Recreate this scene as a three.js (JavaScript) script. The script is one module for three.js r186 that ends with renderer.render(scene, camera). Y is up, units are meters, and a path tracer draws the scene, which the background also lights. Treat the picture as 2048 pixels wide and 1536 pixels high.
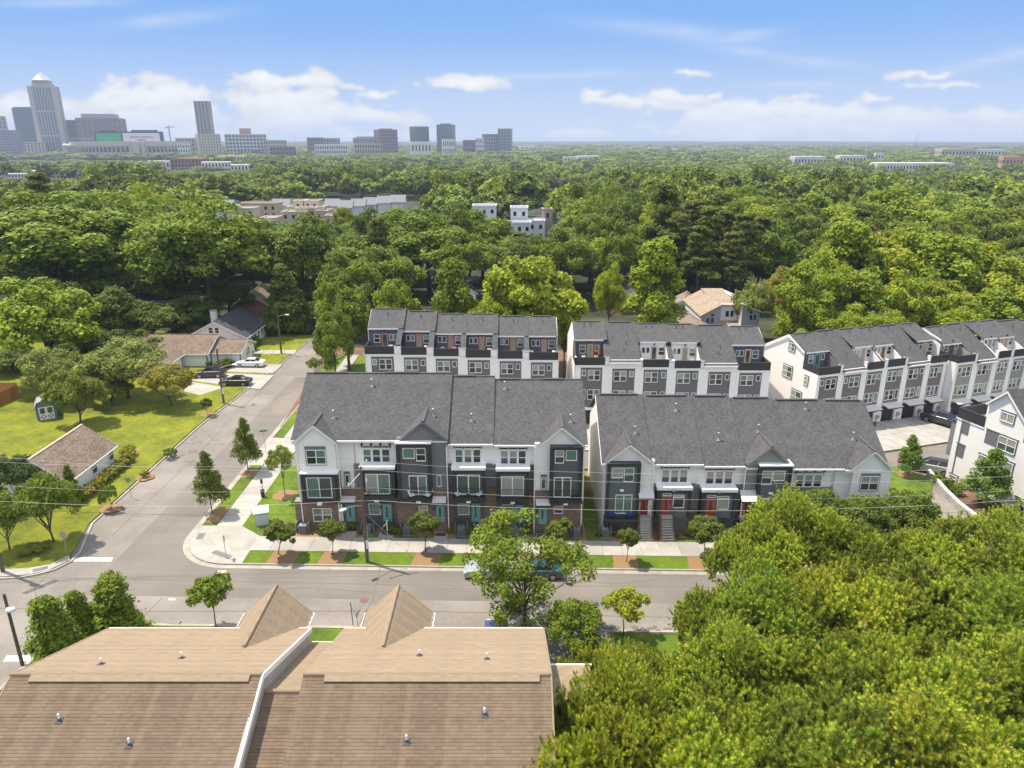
import * as THREE from 'three';
import { mergeGeometries } from 'three/addons/utils/BufferGeometryUtils.js';
import { FontLoader } from 'three/addons/loaders/FontLoader.js';
import { TextGeometry } from 'three/addons/geometries/TextGeometry.js';

// ---------- camera, sky, sun, exposure ----------
const scene = new THREE.Scene();
const FPX = 1440, CAMH = 37, PITCH = Math.atan((768 - 284) / FPX);
const camera = new THREE.PerspectiveCamera(2 * Math.atan(768 / FPX) * 180 / Math.PI, 4 / 3, 0.5, 30000);
camera.position.set(0, CAMH, 0);
camera.rotation.x = -PITCH;
camera.updateMatrixWorld(true);
const EXPOSURE = 2.02;
const renderer = new THREE.WebGLRenderer({ antialias: true });
renderer.toneMapping = THREE.LinearToneMapping;
renderer.toneMappingExposure = EXPOSURE;
renderer.shadowMap.enabled = true;
const sun = new THREE.DirectionalLight(0xfff2e0, 3.5);
sun.position.set(-3.99, 9.66, -1.72).multiplyScalar(30);
sun.castShadow = true;
sun.shadow.radius = 1.4;
Object.assign(sun.shadow.camera, { left: -160, right: 160, top: 160, bottom: -160, near: 1, far: 900 });
sun.target.position.set(0, 0, -70);
sun.position.add(sun.target.position);
scene.add(sun, sun.target);

function rng(s) { return () => { s |= 0; s = s + 0x6D2B79F5 | 0; let t = Math.imul(s ^ s >>> 15, 1 | s); t = t + Math.imul(t ^ t >>> 7, 61 | t) ^ t; return ((t ^ t >>> 14) >>> 0) / 4294967296; }; }
const hash2 = (x, y) => { let h = Math.imul(x, 374761393) + Math.imul(y, 668265263) | 0; h = Math.imul(h ^ h >>> 13, 1274126177); return ((h ^ h >>> 16) >>> 0) / 4294967296; };
function vnoise(x, y, per = 0) {
  const xi = Math.floor(x), yi = Math.floor(y), fx = x - xi, fy = y - yi, u = fx * fx * (3 - 2 * fx), v = fy * fy * (3 - 2 * fy);
  const w = per ? (i) => ((i % per) + per) % per : (i) => i;
  const a = hash2(w(xi), w(yi)), b = hash2(w(xi + 1), w(yi)), c = hash2(w(xi), w(yi + 1)), d = hash2(w(xi + 1), w(yi + 1));
  return a + (b - a) * u + (c - a) * v + (a - b - c + d) * u * v;
}
function fbm(x, y, o = 5, per = 0) { let s = 0, a = 0.5, n = 0; for (let i = 0; i < o; i++) { s += a * vnoise(x, y, per); n += a; x = x * 2 + (per ? 0 : 17.3); y = y * 2 + (per ? 0 : 9.1); per *= 2; a *= 0.5; } return s / n; }
const sstep = (a, b, x) => { const t = Math.min(1, Math.max(0, (x - a) / (b - a))); return t * t * (3 - 2 * t); };
const mix = (a, b, t) => a + (b - a) * t;
const sp = Math.sin(PITCH), cp = Math.cos(PITCH);

// the sky: clear blue paling to the horizon, fair-weather cumulus and thin cirrus; unseen clouds brightened to fill shade
{
  const W = 2560, H = 1280, data = new Float32Array(W * H * 4);
  // cumulus banks by where they stand over the skyline: x, y, half width, half height
  const banks = [[60, 220, 75, 30], [15, 215, 60, 26], [250, 205, 95, 36], [335, 200, 75, 34], [300, 245, 150, 28], [400, 235, 60, 25], [585, 163, 68, 17], [560, 212, 85, 32], [640, 232, 120, 22], [760, 238, 70, 14],
    [590, 240, 120, 20], [655, 192, 25, 10], [700, 176, 18, 6], [770, 190, 24, 7], [945, 165, 48, 14], [1190, 185, 26, 11], [1225, 205, 50, 11], [1340, 195, 50, 13], [1290, 212, 70, 10], [1400, 190, 22, 8],
    [1500, 226, 110, 24], [1450, 240, 95, 22], [1620, 228, 90, 18], [1700, 232, 95, 20], [1830, 245, 80, 22], [1600, 258, 260, 20], [1340, 268, 45, 11], [1845, 147, 42, 9], [1900, 174, 60, 7], [1755, 200, 24, 9], [2005, 240, 80, 24], [1145, 272, 60, 9], [760, 272, 90, 10], [420, 262, 90, 14], [1590, 195, 30, 5], [1370, 152, 35, 6]];
  const cirrus = [[340, 38, 130, 14, 0.1], [1340, 62, 170, 16, -0.1], [1500, 70, 60, 9, 0.15], [1480, 102, 70, 9, -0.1], [1640, 125, 90, 10, -0.08], [1980, 120, 130, 12, 0.25], [1100, 152, 190, 8, 0.03], [120, 5, 130, 10, 0], [1600, 170, 90, 6, 0]];
  const SC = 1 / EXPOSURE;
  for (let j = H / 2 - 2; j < H; j++) {
    const el = ((j + 0.5) / H - 0.5) * Math.PI, sy = Math.sin(el), ce = Math.cos(el), deg = el * 180 / Math.PI;
    const t1 = sstep(-1, 9, deg), t2 = sstep(6, 34, deg), t3 = sstep(25, 80, deg);
    for (let i = 0; i < W; i++) {
      const ph = ((i + 0.5) / W - 0.5) * 2 * Math.PI, x = Math.cos(ph) * ce, z = Math.sin(ph) * ce, k = (j * W + i) * 4;
      let r = mix(0.66, 0.21, t1), g = mix(0.765, 0.46, t1), b = mix(0.96, 0.93, t1);
      r = mix(r, 0.115, t2); g = mix(g, 0.335, t2); b = mix(b, 0.86, t2);
      r = mix(r, 0.075, t3); g = mix(g, 0.25, t3); b = mix(b, 0.74, t3);
      let d = 0, lit = 1, ci = 0;
      const zc = -sy * sp - z * cp;
      const front = zc > 0.3 ? sstep(14, 10.5, deg) * sstep(0.86, 0.76, Math.abs(x / -z)) * (z < 0 ? 1 : 0) : 0;
      if (front > 0) {
        let px = 1024 + FPX * x / zc, py = 768 - FPX * (sy * cp - z * sp) / zc;
        const n = fbm(px / 46 + 5, py / 30 + 3, 5), n2 = fbm(px / 17 + 50, py / 12, 4);
        let f = 0, top = 0; const px0 = px, py0 = py; px += (fbm(px / 70 + 31, py / 40, 3) - 0.5) * 110; py += (fbm(px0 / 52 + 7, py / 30 + 60, 3) - 0.5) * 34;
        for (const [cx, cy, rx, ry] of banks) {
          const dx = (px - cx) / (rx * 1.22), dy = (py - cy) / (ry * 1.12), e = Math.exp(-(dx * dx) * 0.9 - dy * dy * (dy > 0 ? 1.15 : 1.0));
          if (e > 0.01) { f = Math.max(f, e); top = Math.max(top, e * (0.62 - dy * 0.32)); }
        }
        d = sstep(0.27, 0.7, f * 1.22 + (n - 0.5) * 1.35 + (n2 - 0.5) * 0.6) * sstep(0.04, 0.3, f) * front * 0.95;
        lit = 0.88 + 0.2 * sstep(0.2, 0.75, top + (n2 - 0.5) * 0.5);
        px = px0; py = py0;
        for (const [cx, cy, rx, ry, sl] of cirrus) {
          const dx = (px - cx) / rx, dy = (py - cy + (px - cx) * sl) / ry;
          ci += Math.exp(-dx * dx - dy * dy) * (0.25 + 0.75 * fbm(px / 60, py / 9 + px / 300, 4)) * 0.5;
        }
        ci *= front;
      }
      if (front < 1) {
        const gx = x / (sy + 0.12), gz = z / (sy + 0.12);
        const n = fbm(gx * 1.6 + 40, gz * 1.6 + 11, 5);
        const d2 = sstep(0.41, 0.6, n) * 0.95;
        const l2 = mix(1.05, 1.95, sstep(8, 26, deg)) * (0.85 + 0.3 * fbm(gx * 3 + 4, gz * 3, 3));  // clouds out of view made brighter than those seen, added fill for shaded facades
        lit = mix(l2, lit, front); d = mix(d2, d, front);
        ci = Math.max(ci, (1 - front) * 0.35 * sstep(0.45, 0.8, fbm(gx * 0.5, gz * 2.2 + 7, 4)));
      }
      ci = Math.min(0.6, ci);
      r = mix(r, 0.86, ci); g = mix(g, 0.9, ci); b = mix(b, 0.97, ci);
      r = mix(r, 1.0 * lit, d); g = mix(g, 0.985 * lit, d); b = mix(b, 0.955 * lit, d);
      data[k] = r * SC; data[k + 1] = g * SC; data[k + 2] = b * SC; data[k + 3] = 1;
    }
  }
  for (let j = 0; j < H / 2 - 2; j++) for (let i = 0; i < W; i++) { const k = (j * W + i) * 4; data[k] = 0.12; data[k + 1] = 0.13; data[k + 2] = 0.11; data[k + 3] = 1; }
  const tex = new THREE.DataTexture(data, W, H, THREE.RGBAFormat, THREE.FloatType);
  tex.mapping = THREE.EquirectangularReflectionMapping; tex.magFilter = THREE.LinearFilter; tex.minFilter = THREE.LinearFilter; tex.needsUpdate = true;
  scene.background = tex; scene.environment = tex;
}

// ---------- pixels to places: a pixel gives a direction, the ground or a wall plane the distance ----------
const SLOPE = 0.016;
const hG = (x) => -SLOPE * Math.max(-170, Math.min(170, x));
function ray(px, py) { const u = (px - 1024) / FPX, v = (py - 768) / FPX; return [u, -sp - v * cp, -cp + v * sp]; }
function G(px, py) { const d = ray(px, py), t = -CAMH / (d[1] + SLOPE * d[0]); return [t * d[0], t * d[2]]; }
function PZ(px, py, z) { const d = ray(px, py), t = z / d[2]; return [t * d[0], CAMH + t * d[1]]; }
function PY(px, py, y) { const d = ray(px, py), t = (y - CAMH) / d[1]; return [t * d[0], t * d[2]]; }
// on the upright plane through (ox,oz) that runs along (dx,dz): [distance along, height]
function PL(px, py, ox, oz, dx, dz) {
  const d = ray(px, py), nx = -dz, nz = dx, t = (ox * nx + oz * nz) / (d[0] * nx + d[2] * nz);
  return [(t * d[0] - ox) * dx + (t * d[2] - oz) * dz, CAMH + t * d[1]];
}
const depthOf = (x, y, z) => -(y - CAMH) * sp - z * cp;

// ---------- builders ----------
const taken = {};
function numbered(n) { const k = taken[n] = (taken[n] ?? -1) + 1; return k ? n + '_' + String(k).padStart(3, '0') : n; }
function faceUV(g) {
  g = g.index ? g.toNonIndexed() : g;
  const p = g.attributes.position, n = g.attributes.normal, uv = new Float32Array(p.count * 2);
  for (let i = 0; i < p.count; i++) {
    const ax = Math.abs(n.getX(i)), ay = Math.abs(n.getY(i)), az = Math.abs(n.getZ(i));
    if (ay >= ax && ay >= az) { uv[2 * i] = p.getX(i); uv[2 * i + 1] = p.getZ(i); } else if (ax >= az) { uv[2 * i] = p.getZ(i); uv[2 * i + 1] = p.getY(i); } else { uv[2 * i] = p.getX(i); uv[2 * i + 1] = p.getY(i); }
  }
  g.setAttribute('uv', new THREE.BufferAttribute(uv, 2));
  for (const k of Object.keys(g.attributes)) if (!['position', 'normal', 'uv'].includes(k)) g.deleteAttribute(k);
  g.userData.metres = true;
  return g;
}
function geo(list) {
  const a = (Array.isArray(list) ? list.flat(9) : [list]).filter(Boolean).map((g) => g.userData.metres ? g : faceUV(g));
  return a.length === 1 ? a[0] : mergeGeometries(a);
}
function obj(name, list, mat, parent = null) {
  const m = new THREE.Mesh(list.isBufferGeometry && list.userData.ready ? list : geo(list), mat);
  m.geometry.userData.ready = true;
  m.castShadow = m.receiveShadow = true;
  if (parent) { m.name = name; parent.add(m); } else { m.name = numbered(name); scene.add(m); }
  return m;
}
function tag(o, label, category, group, kind) { Object.assign(o.userData, { label, category }); if (group) o.userData.group = group; if (kind) o.userData.kind = kind; return o; }
function thing(name, label, category, [x, y, z] = [0, 0, 0], turn = 0, group) {
  const o = new THREE.Group(); o.name = numbered(name); scene.add(o); o.position.set(x, y, z); o.rotation.y = turn;
  return tag(o, label, category, group);
}
function dup(root, [x, y, z], turn = 0, label, group) {
  const r = root.clone(); r.name = numbered(root.name.replace(/_\d{3}$/, '')); r.userData = { ...root.userData }; scene.add(r); r.position.set(x, y, z); r.rotation.y = turn;
  if (label) r.userData.label = label; if (group) r.userData.group = group;
  return r;
}
function struct(name, list, mat) { const m = obj(name, list, mat); m.userData.kind = 'structure'; return m; }
const b6 = (x0, x1, y0, y1, z0, z1) => { const g = new THREE.BoxGeometry(Math.abs(x1 - x0), Math.abs(y1 - y0), Math.abs(z1 - z0)); g.translate((x0 + x1) / 2, (y0 + y1) / 2, (z0 + z1) / 2); return g; };
const V = (x, y, z) => new THREE.Vector3(x, y, z);
// flat polygon with uv in metres along its first edge; pts counter-clockwise from outside
function poly(pts, flip) {
  const p = pts.map((q) => q.isVector3 ? q : V(...q)); if (flip) p.reverse();
  const e = p[1].clone().sub(p[0]).normalize(), n = new THREE.Vector3();
  for (let i = 1; i + 1 < p.length; i++) n.add(p[i].clone().sub(p[0]).cross(p[i + 1].clone().sub(p[0])));
  n.normalize(); const f = n.clone().cross(e);
  const pos = [], nor = [], uv = [];
  const put = (q) => { pos.push(q.x, q.y, q.z); nor.push(n.x, n.y, n.z); uv.push(q.dot(e), q.dot(f)); };
  for (let i = 1; i + 1 < p.length; i++) { put(p[0]); put(p[i]); put(p[i + 1]); }
  const g = new THREE.BufferGeometry();
  g.setAttribute('position', new THREE.Float32BufferAttribute(pos, 3)); g.setAttribute('normal', new THREE.Float32BufferAttribute(nor, 3)); g.setAttribute('uv', new THREE.Float32BufferAttribute(uv, 2));
  g.userData.metres = true; return g;
}
// a slab: polygon (counter-clockwise seen from above / outside) given thickness along -dir
function slab(pts, dir, t) {
  const a = pts.map((q) => q.isVector3 ? q.clone() : V(...q)), d = V(...dir).normalize().multiplyScalar(-t), b = a.map((q) => q.clone().add(d)), out = [poly(a), poly([...b].reverse())];
  for (let i = 0; i < a.length; i++) { const j = (i + 1) % a.length; out.push(poly([a[i], b[i], b[j], a[j]])); }
  return out;
}
// upright prism from an (x,y) outline, between z0 and z1 (z1 in front)
function prism(pts, z0, z1) {
  const s = new THREE.Shape(pts.map(([x, y]) => new THREE.Vector2(x, y)));
  const g = new THREE.ExtrudeGeometry(s, { depth: z1 - z0, bevelEnabled: false }); g.translate(0, 0, z0); return g;
}
function bar(a, b, r, r2 = r, seg = 8) {
  const p = V(...a), q = V(...b), d = q.clone().sub(p), g = new THREE.CylinderGeometry(r2, r, d.length(), seg, 1);
  g.applyQuaternion(new THREE.Quaternion().setFromUnitVectors(V(0, 1, 0), d.clone().normalize())); g.translate((p.x + q.x) / 2, (p.y + q.y) / 2, (p.z + q.z) / 2); return g;
}
// ground sheet: outline in (x,z), laid on the slope at a height
function sheetG(pts, off, holes = []) {
  const s = new THREE.Shape(pts.map(([x, z]) => new THREE.Vector2(x, -z)));
  for (const h of holes) s.holes.push(new THREE.Path(h.map(([x, z]) => new THREE.Vector2(x, -z))));
  let g = new THREE.ShapeGeometry(s, 12); const p = g.attributes.position;
  for (let i = 0; i < p.count; i++) { const x = p.getX(i), z = -p.getY(i); p.setXYZ(i, x, hG(x) + off, z); }
  g.computeVertexNormals(); return g;
}
// raised slab on the ground with sides
function padG(pts, off, t) {
  const a = pts.map(([x, z]) => V(x, hG(x) + off, z));
  let area = 0; pts.forEach(([x, z], i) => { const [x2, z2] = pts[(i + 1) % pts.length]; area += x * z2 - x2 * z; });
  if (area > 0) a.reverse();
  const b = a.map((q) => V(q.x, q.y - t, q.z)), out = [sheetG(pts, off)];
  for (let i = 0; i < a.length; i++) { const j = (i + 1) % a.length; out.push(poly([a[i], b[i], b[j], a[j]])); }
  return out;
}
// strip along a polyline: from offset o0 to o1 (to the right of travel), top at y, thickness t
function stripG(line, o0, o1, y, t) {
  const L = [], R = [];
  line.forEach((p, i) => {
    const a = line[Math.max(0, i - 1)], b = line[Math.min(line.length - 1, i + 1)], dx = b[0] - a[0], dz = b[1] - a[1], l = Math.hypot(dx, dz), nx = -dz / l, nz = dx / l;
    L.push([p[0] + nx * o0, p[1] + nz * o0]); R.push([p[0] + nx * o1, p[1] + nz * o1]);
  });
  const out = [], v = ([x, z], h) => V(x, hG(x) + h, z), q = (a, b, c, d) => { const g = poly([a, b, c, d]); out.push(g); };
  for (let i = 0; i + 1 < L.length; i++) {
    q(v(L[i], y), v(R[i], y), v(R[i + 1], y), v(L[i + 1], y));
    q(v(R[i], y), v(R[i], y - t), v(R[i + 1], y - t), v(R[i + 1], y));
    q(v(L[i], y - t), v(L[i], y), v(L[i + 1], y), v(L[i + 1], y - t));
  }
  const n = L.length - 1;
  q(v(L[0], y), v(L[0], y - t), v(R[0], y - t), v(R[0], y)); q(v(L[n], y - t), v(L[n], y), v(R[n], y), v(R[n], y - t));
  return out;
}
const arc = (cx, cz, r, a0, a1, n = 10) => Array.from({ length: n + 1 }, (_, i) => { const a = (a0 + (a1 - a0) * i / n) * Math.PI / 180; return [cx + r * Math.cos(a), cz - r * Math.sin(a)]; });

// ---------- textures and materials ----------
function texture(n, m, fn, rep = 1, srgb = true) {
  const d = new Uint8Array(n * m * 4);
  for (let j = 0; j < m; j++) for (let i = 0; i < n; i++) { const c = fn(i, j, i / n, j / m), k = (j * n + i) * 4; for (let q = 0; q < 3; q++) d[k + q] = Math.max(0, Math.min(255, Math.round((Array.isArray(c) ? c[q] : c) * 255))); d[k + 3] = 255; }
  const t = new THREE.DataTexture(d, n, m, THREE.RGBAFormat); t.wrapS = t.wrapT = THREE.RepeatWrapping; t.magFilter = THREE.LinearFilter; t.minFilter = THREE.LinearMipmapLinearFilter; t.generateMipmaps = true;
  const [rx, ry] = Array.isArray(rep) ? rep : [rep, rep]; t.repeat.set(rx, ry); if (srgb) t.colorSpace = THREE.SRGBColorSpace; t.needsUpdate = true; return t;
}
const toS = (v) => v <= 0.0031308 ? v * 12.92 : 1.055 * Math.pow(v, 1 / 2.4) - 0.055;
const lin = (r, g, b) => new THREE.Color().setRGB(r, g, b);
const std = (r, g, b, rough = 0.85, o = {}) => new THREE.MeshStandardMaterial({ color: lin(r, g, b), roughness: rough, ...o });
// tone map around 1: multiplies the material's colour; values are linear factors
const toneMap = (n, rep, fn) => texture(n, n, (i, j, u, v) => { const c = fn(u, v, i, j); return Array.isArray(c) ? c.map(toS) : toS(c); }, rep);
const noiseTone = (n, per, amp, oct, rep, fine = 0) => toneMap(n, rep, (u, v, i, j) => { const f = fbm(u * per, v * per, oct, per); return Math.min(1, 0.78 + (f - 0.5) * amp + (hash2(i, j) - 0.5) * fine); });
// shingles: courses of tabs, each tab its own tone
function shingleTone(seed, spread, metres, course, tab) {
  const N = 512, rows = Math.round(metres / course), cols = Math.round(metres / tab);
  return toneMap(N, 1 / metres, (u, v, i, j) => {
    const r = Math.floor(v * rows), c0 = u * cols + hash2(r, seed) * 7, c = Math.floor(c0) % cols, t = hash2(c * 7 + seed, r * 13), f = hash2(i + seed, j);
    return Math.max(0.05, Math.min(1, 0.74 + (t - 0.5) * spread + (f - 0.5) * 0.22 + (fbm(u * 6, v * 6, 3, 6) - 0.5) * 0.16));
  });
}
const M = {};
M.white = std(0.82, 0.805, 0.765, 0.7); M.whiteTrim = std(0.84, 0.83, 0.8, 0.5); M.black = std(0.032, 0.032, 0.036, 0.55); M.bayDark = std(0.1, 0.1, 0.108, 0.6); M.bayTeal = std(0.11, 0.13, 0.135, 0.6);
M.greySiding = std(0.2, 0.2, 0.212, 0.75); M.gableGrey = std(0.17, 0.17, 0.18, 0.75); M.sage = std(0.23, 0.25, 0.225, 0.75); M.taupe = std(0.165, 0.145, 0.15, 0.75); M.sageLight = std(0.27, 0.275, 0.235, 0.75);
M.navy = std(0.085, 0.095, 0.125, 0.7); M.panelGrey = std(0.135, 0.135, 0.142, 0.75); M.surround = std(0.15, 0.15, 0.165, 0.7);
M.teal = std(0.13, 0.37, 0.35, 0.5); M.red = std(0.36, 0.045, 0.04, 0.5); M.orangeDoor = std(0.55, 0.17, 0.075, 0.55); M.yellowDoor = std(0.6, 0.33, 0.1, 0.55); M.peachDoor = std(0.72, 0.45, 0.31, 0.55);
M.glassDark = new THREE.MeshPhysicalMaterial({ color: lin(0.02, 0.024, 0.024), roughness: 0.06, specularIntensity: 1 });
M.glassMid = new THREE.MeshPhysicalMaterial({ color: lin(0.062, 0.085, 0.075), roughness: 0.08 });
M.glassTeal = new THREE.MeshPhysicalMaterial({ color: lin(0.12, 0.21, 0.165), roughness: 0.1 });
M.glassBlind = new THREE.MeshPhysicalMaterial({ color: lin(0.30, 0.32, 0.27), roughness: 0.12 });
M.canopy = std(0.62, 0.6, 0.56, 0.6); M.steel = std(0.4, 0.41, 0.42, 0.5, { metalness: 0.6 }); M.darkMetal = std(0.035, 0.036, 0.04, 0.45, { metalness: 0.3 }); M.whiteMetal = std(0.75, 0.76, 0.77, 0.4);
M.shingle = std(0.106, 0.1065, 0.108, 0.95, { map: shingleTone(3, 0.36, 6, 0.14, 0.2) });
M.ridge = std(0.075, 0.075, 0.078, 0.9);
M.shingleDark = std(0.075, 0.077, 0.082, 0.95, { map: shingleTone(8, 0.6, 6, 0.16, 0.3) });
M.shingleTan = std(0.30, 0.235, 0.18, 0.95, { map: shingleTone(21, 0.5, 6, 0.16, 0.3) });
M.shingleBrown = std(0.24, 0.182, 0.135, 0.95, { map: shingleTone(5, 0.5, 6, 0.15, 0.3) });
M.shingleGreyTan = std(0.27, 0.25, 0.21, 0.95, { map: shingleTone(9, 0.5, 6, 0.16, 0.3) });
{ // brick: courses with mortar, tones per brick
  const f = (u, v) => { const r = Math.floor(v * 32), c = u * 10 + (r % 2) * 0.5, fx = c - Math.floor(c), fy = v * 32 - r, mort = fx < 0.05 || fy < 0.14; const t = hash2(Math.floor(c) % 10, r); return { mort, t }; };
  const map = toneMap(512, 1 / 2.4, (u, v) => { const { mort, t } = f(u, v); return mort ? [1, 1, 1] : [0.32 + t * 0.42, 0.24 + t * 0.3, 0.19 + t * 0.26]; });
  const bump = texture(512, 512, (i, j, u, v) => f(u, v).mort ? 0 : 0.8, 1 / 2.4, false);
  M.brick = std(0.33, 0.275, 0.235, 0.9, { map, bumpMap: bump, bumpScale: 0.008 });
}
M.concrete = std(0.455, 0.435, 0.385, 0.9, { map: noiseTone(512, 5, 0.34, 6, 0.13, 0.1) });
M.concreteB = std(0.42, 0.40, 0.355, 0.9, { map: noiseTone(256, 4, 0.4, 6, 0.17, 0.1) });
M.concreteC = std(0.475, 0.455, 0.405, 0.9, { map: noiseTone(256, 6, 0.36, 6, 0.21, 0.1) });
M.kerb = std(0.45, 0.415, 0.35, 0.9, { map: noiseTone(256, 6, 0.4, 5, 0.3, 0.12) });
M.asphalt = std(0.272, 0.248, 0.215, 0.95, { map: toneMap(768, 1 / 26, (u, v, i, j) => Math.min(1, 0.8 + (fbm(u * 7, v * 7, 6, 7) - 0.5) * 0.46 + (hash2(i, j) - 0.5) * 0.2 + (fbm(u * 60, v * 60, 2, 60) - 0.5) * 0.12)) });
M.asphaltNew = std(0.22, 0.2, 0.172, 0.95, { map: toneMap(768, 1 / 22, (u, v, i, j) => Math.min(1, 0.8 + (fbm(u * 6 + 3, v * 6, 6, 6) - 0.5) * 0.34 + (hash2(i + 9, j) - 0.5) * 0.2 + (vnoise(u * 4, v * 34, 0) - 0.5) * 0.1)) });
M.paint = std(0.72, 0.72, 0.70, 0.7, { map: noiseTone(256, 12, 0.5, 5, 0.6, 0.1) }); M.stain = std(0.15, 0.13, 0.108, 0.9); M.patch = std(0.21, 0.185, 0.155, 0.95);
const lawnTone = (per, k) => toneMap(768, 1 / k, (u, v, i, j) => { const f = fbm(u * per, v * per, 6, per), h = hash2(i, j), q = fbm(u * per * 5, v * per * 5, 3, per * 5); const w = fbm(u * 4 + 9, v * 4, 4, 4), t = 0.68 + (f - 0.5) * 0.5 + (h - 0.5) * 0.4 + (q - 0.5) * 0.36 + (w - 0.5) * 0.2; return [Math.min(1, t * (0.92 + f * 0.3)), Math.min(1, t), Math.min(1, t * 0.9)]; });
const lawnBump = texture(512, 512, (i, j) => hash2(i, j) * 0.7 + vnoise(i / 3, j / 3, 0) * 0.3, 0.5, false);
M.lawn = std(0.15, 0.265, 0.01, 0.95, { map: lawnTone(7, 12), bumpMap: lawnBump, bumpScale: 0.04 });
M.lawnOld = std(0.255, 0.31, 0.012, 0.95, { map: lawnTone(9, 19), bumpMap: lawnBump, bumpScale: 0.05 });
M.mulch = std(0.36, 0.22, 0.105, 0.95, { map: toneMap(256, 0.7, (u, v, i, j) => Math.max(0.2, Math.min(1, 0.7 + (hash2(i, j) - 0.5) * 0.8))) });
M.soil = std(0.2, 0.125, 0.075, 0.95, { map: noiseTone(256, 8, 0.6, 5, 0.2, 0.2) });
M.ground = std(0.06, 0.08, 0.03, 0.97, { map: toneMap(512, 1 / 40, (u, v, i, j) => Math.max(0.2, Math.min(1, 0.6 + (fbm(u * 8, v * 8, 6, 8) - 0.5) * 1.2))) });
M.bark = std(0.115, 0.09, 0.068, 0.95, { map: noiseTone(256, 8, 0.7, 5, [2, 0.6], 0.2) });
M.pole = std(0.17, 0.135, 0.09, 0.9, { map: texture(128, 256, (i, j) => toS(Math.min(1, 0.7 + (vnoise(i / 4, j / 60) - 0.5) * 0.6)), [3, 0.5]) });
M.rubber = std(0.02, 0.02, 0.02, 0.8); M.rim = std(0.4, 0.4, 0.41, 0.35, { metalness: 0.7 });
// ---------- the land ----------
// far terrain: rises a little into the wooded hills; near the houses it is the plain slope
function terrain(x, z) {
  const d = Math.hypot(x, z), k = sstep(170, 420, d);
  let h = hG(x) * (1 - sstep(300, 1200, d));
  h += k * ((fbm(x / 420 + 9, z / 420 + 4, 4) - 0.5) * 16 - 1.5);
  h += 9 * Math.exp(-(((x - 120) / 150) ** 2) - ((z + 330) / 120) ** 2) * k;
  h -= 9 * sstep(420, 900, d) * (1 - sstep(2200, 5200, d));
  h += sstep(3200, 8200, d) * (26 + 26 * fbm(x / 1500, z / 1500 + 7, 4));
  return h;
}
{
  const rings = [0, 12, 25, 40, 60, 80, 100, 120, 140, 160, 185, 210, 240, 275, 320, 370, 430, 500, 600, 720, 860, 1000, 1200, 1450, 1750, 2100, 2500, 3000, 3500, 4200, 5000, 6000, 7000, 8000, 9000, 9600], n = 144, pos = [], idx = [], uv = [];
  rings.forEach((r) => { for (let i = 0; i <= n; i++) { const a = i / n * 2 * Math.PI, x = r * Math.cos(a), z = r * Math.sin(a); pos.push(x, terrain(x, z) - 0.07, z); uv.push(x, z); } });
  for (let k = 0; k + 1 < rings.length; k++) for (let i = 0; i < n; i++) { const a = k * (n + 1) + i, b = a + n + 1; idx.push(a, a + 1, b, a + 1, b + 1, b); }
  const g = new THREE.BufferGeometry(); g.setAttribute('position', new THREE.Float32BufferAttribute(pos, 3)); g.setAttribute('uv', new THREE.Float32BufferAttribute(uv, 2)); g.setIndex(idx); g.computeVertexNormals();
  g.userData.metres = g.userData.ready = true;
  struct('ground', g, M.ground);
}
// roads
const XL = -42.2, XR = -31.2, ZF = -57, ZN = -48.3;
struct('road', [sheetG([[-170, -54.4], [-46.5, -54.4], [-43.6, -56], [-42.4, -59], [XL, -90], [-39.7, -124], [-39, -140], [-35.4, -140], [-35, -131], [XR, -103], [XR, -62], [-31, -60.5], [-29.5, -58.2], [-27, ZF], [44, ZF], [44, -79], [49.3, -78], [49.3, ZF], [170, ZF], [170, ZN], [-33, ZN], [-35.5, -46], [-36, -40], [-36, 10], [-47, 10], [-47, -40], [-170, -40]], 0)], M.asphalt);
struct('road_overlay', [sheetG([[-170, -52.4], [-36.6, -52.2], [-36.4, -57], [-36.1, -90], [-35.4, -112], [-33.5, -112], [XR + 0.45, -103], [XR + 0.45, -62], [-30.6, -60.2], [-29.2, -57.9], [-27, ZF + 0.45], [44.3, ZF + 0.45], [170, ZF + 0.45], [170, -52.0], [-20, -52.1]].filter((p) => p[0] > -40), 0.005)], M.asphaltNew);
struct('cross_street', sheetG([[-120, -171], [-20, -163], [-20, -158.5], [-120, -166]], 0.02), M.asphalt);
struct('road', sheetG([[-39, -140], [-35.4, -140], [-34, -158], [-38, -160]], 0.012), M.asphalt);
const alleyD = [0.947, -0.321];
struct('alley', sheetG([[-28, -84.1], [44, -83.3], [60, -88.8], [100, -102], [98, -96], [57, -82.5], [49.3, -78], [44, -79], [-28, -78.2]], 0.006), M.asphaltNew);
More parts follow.
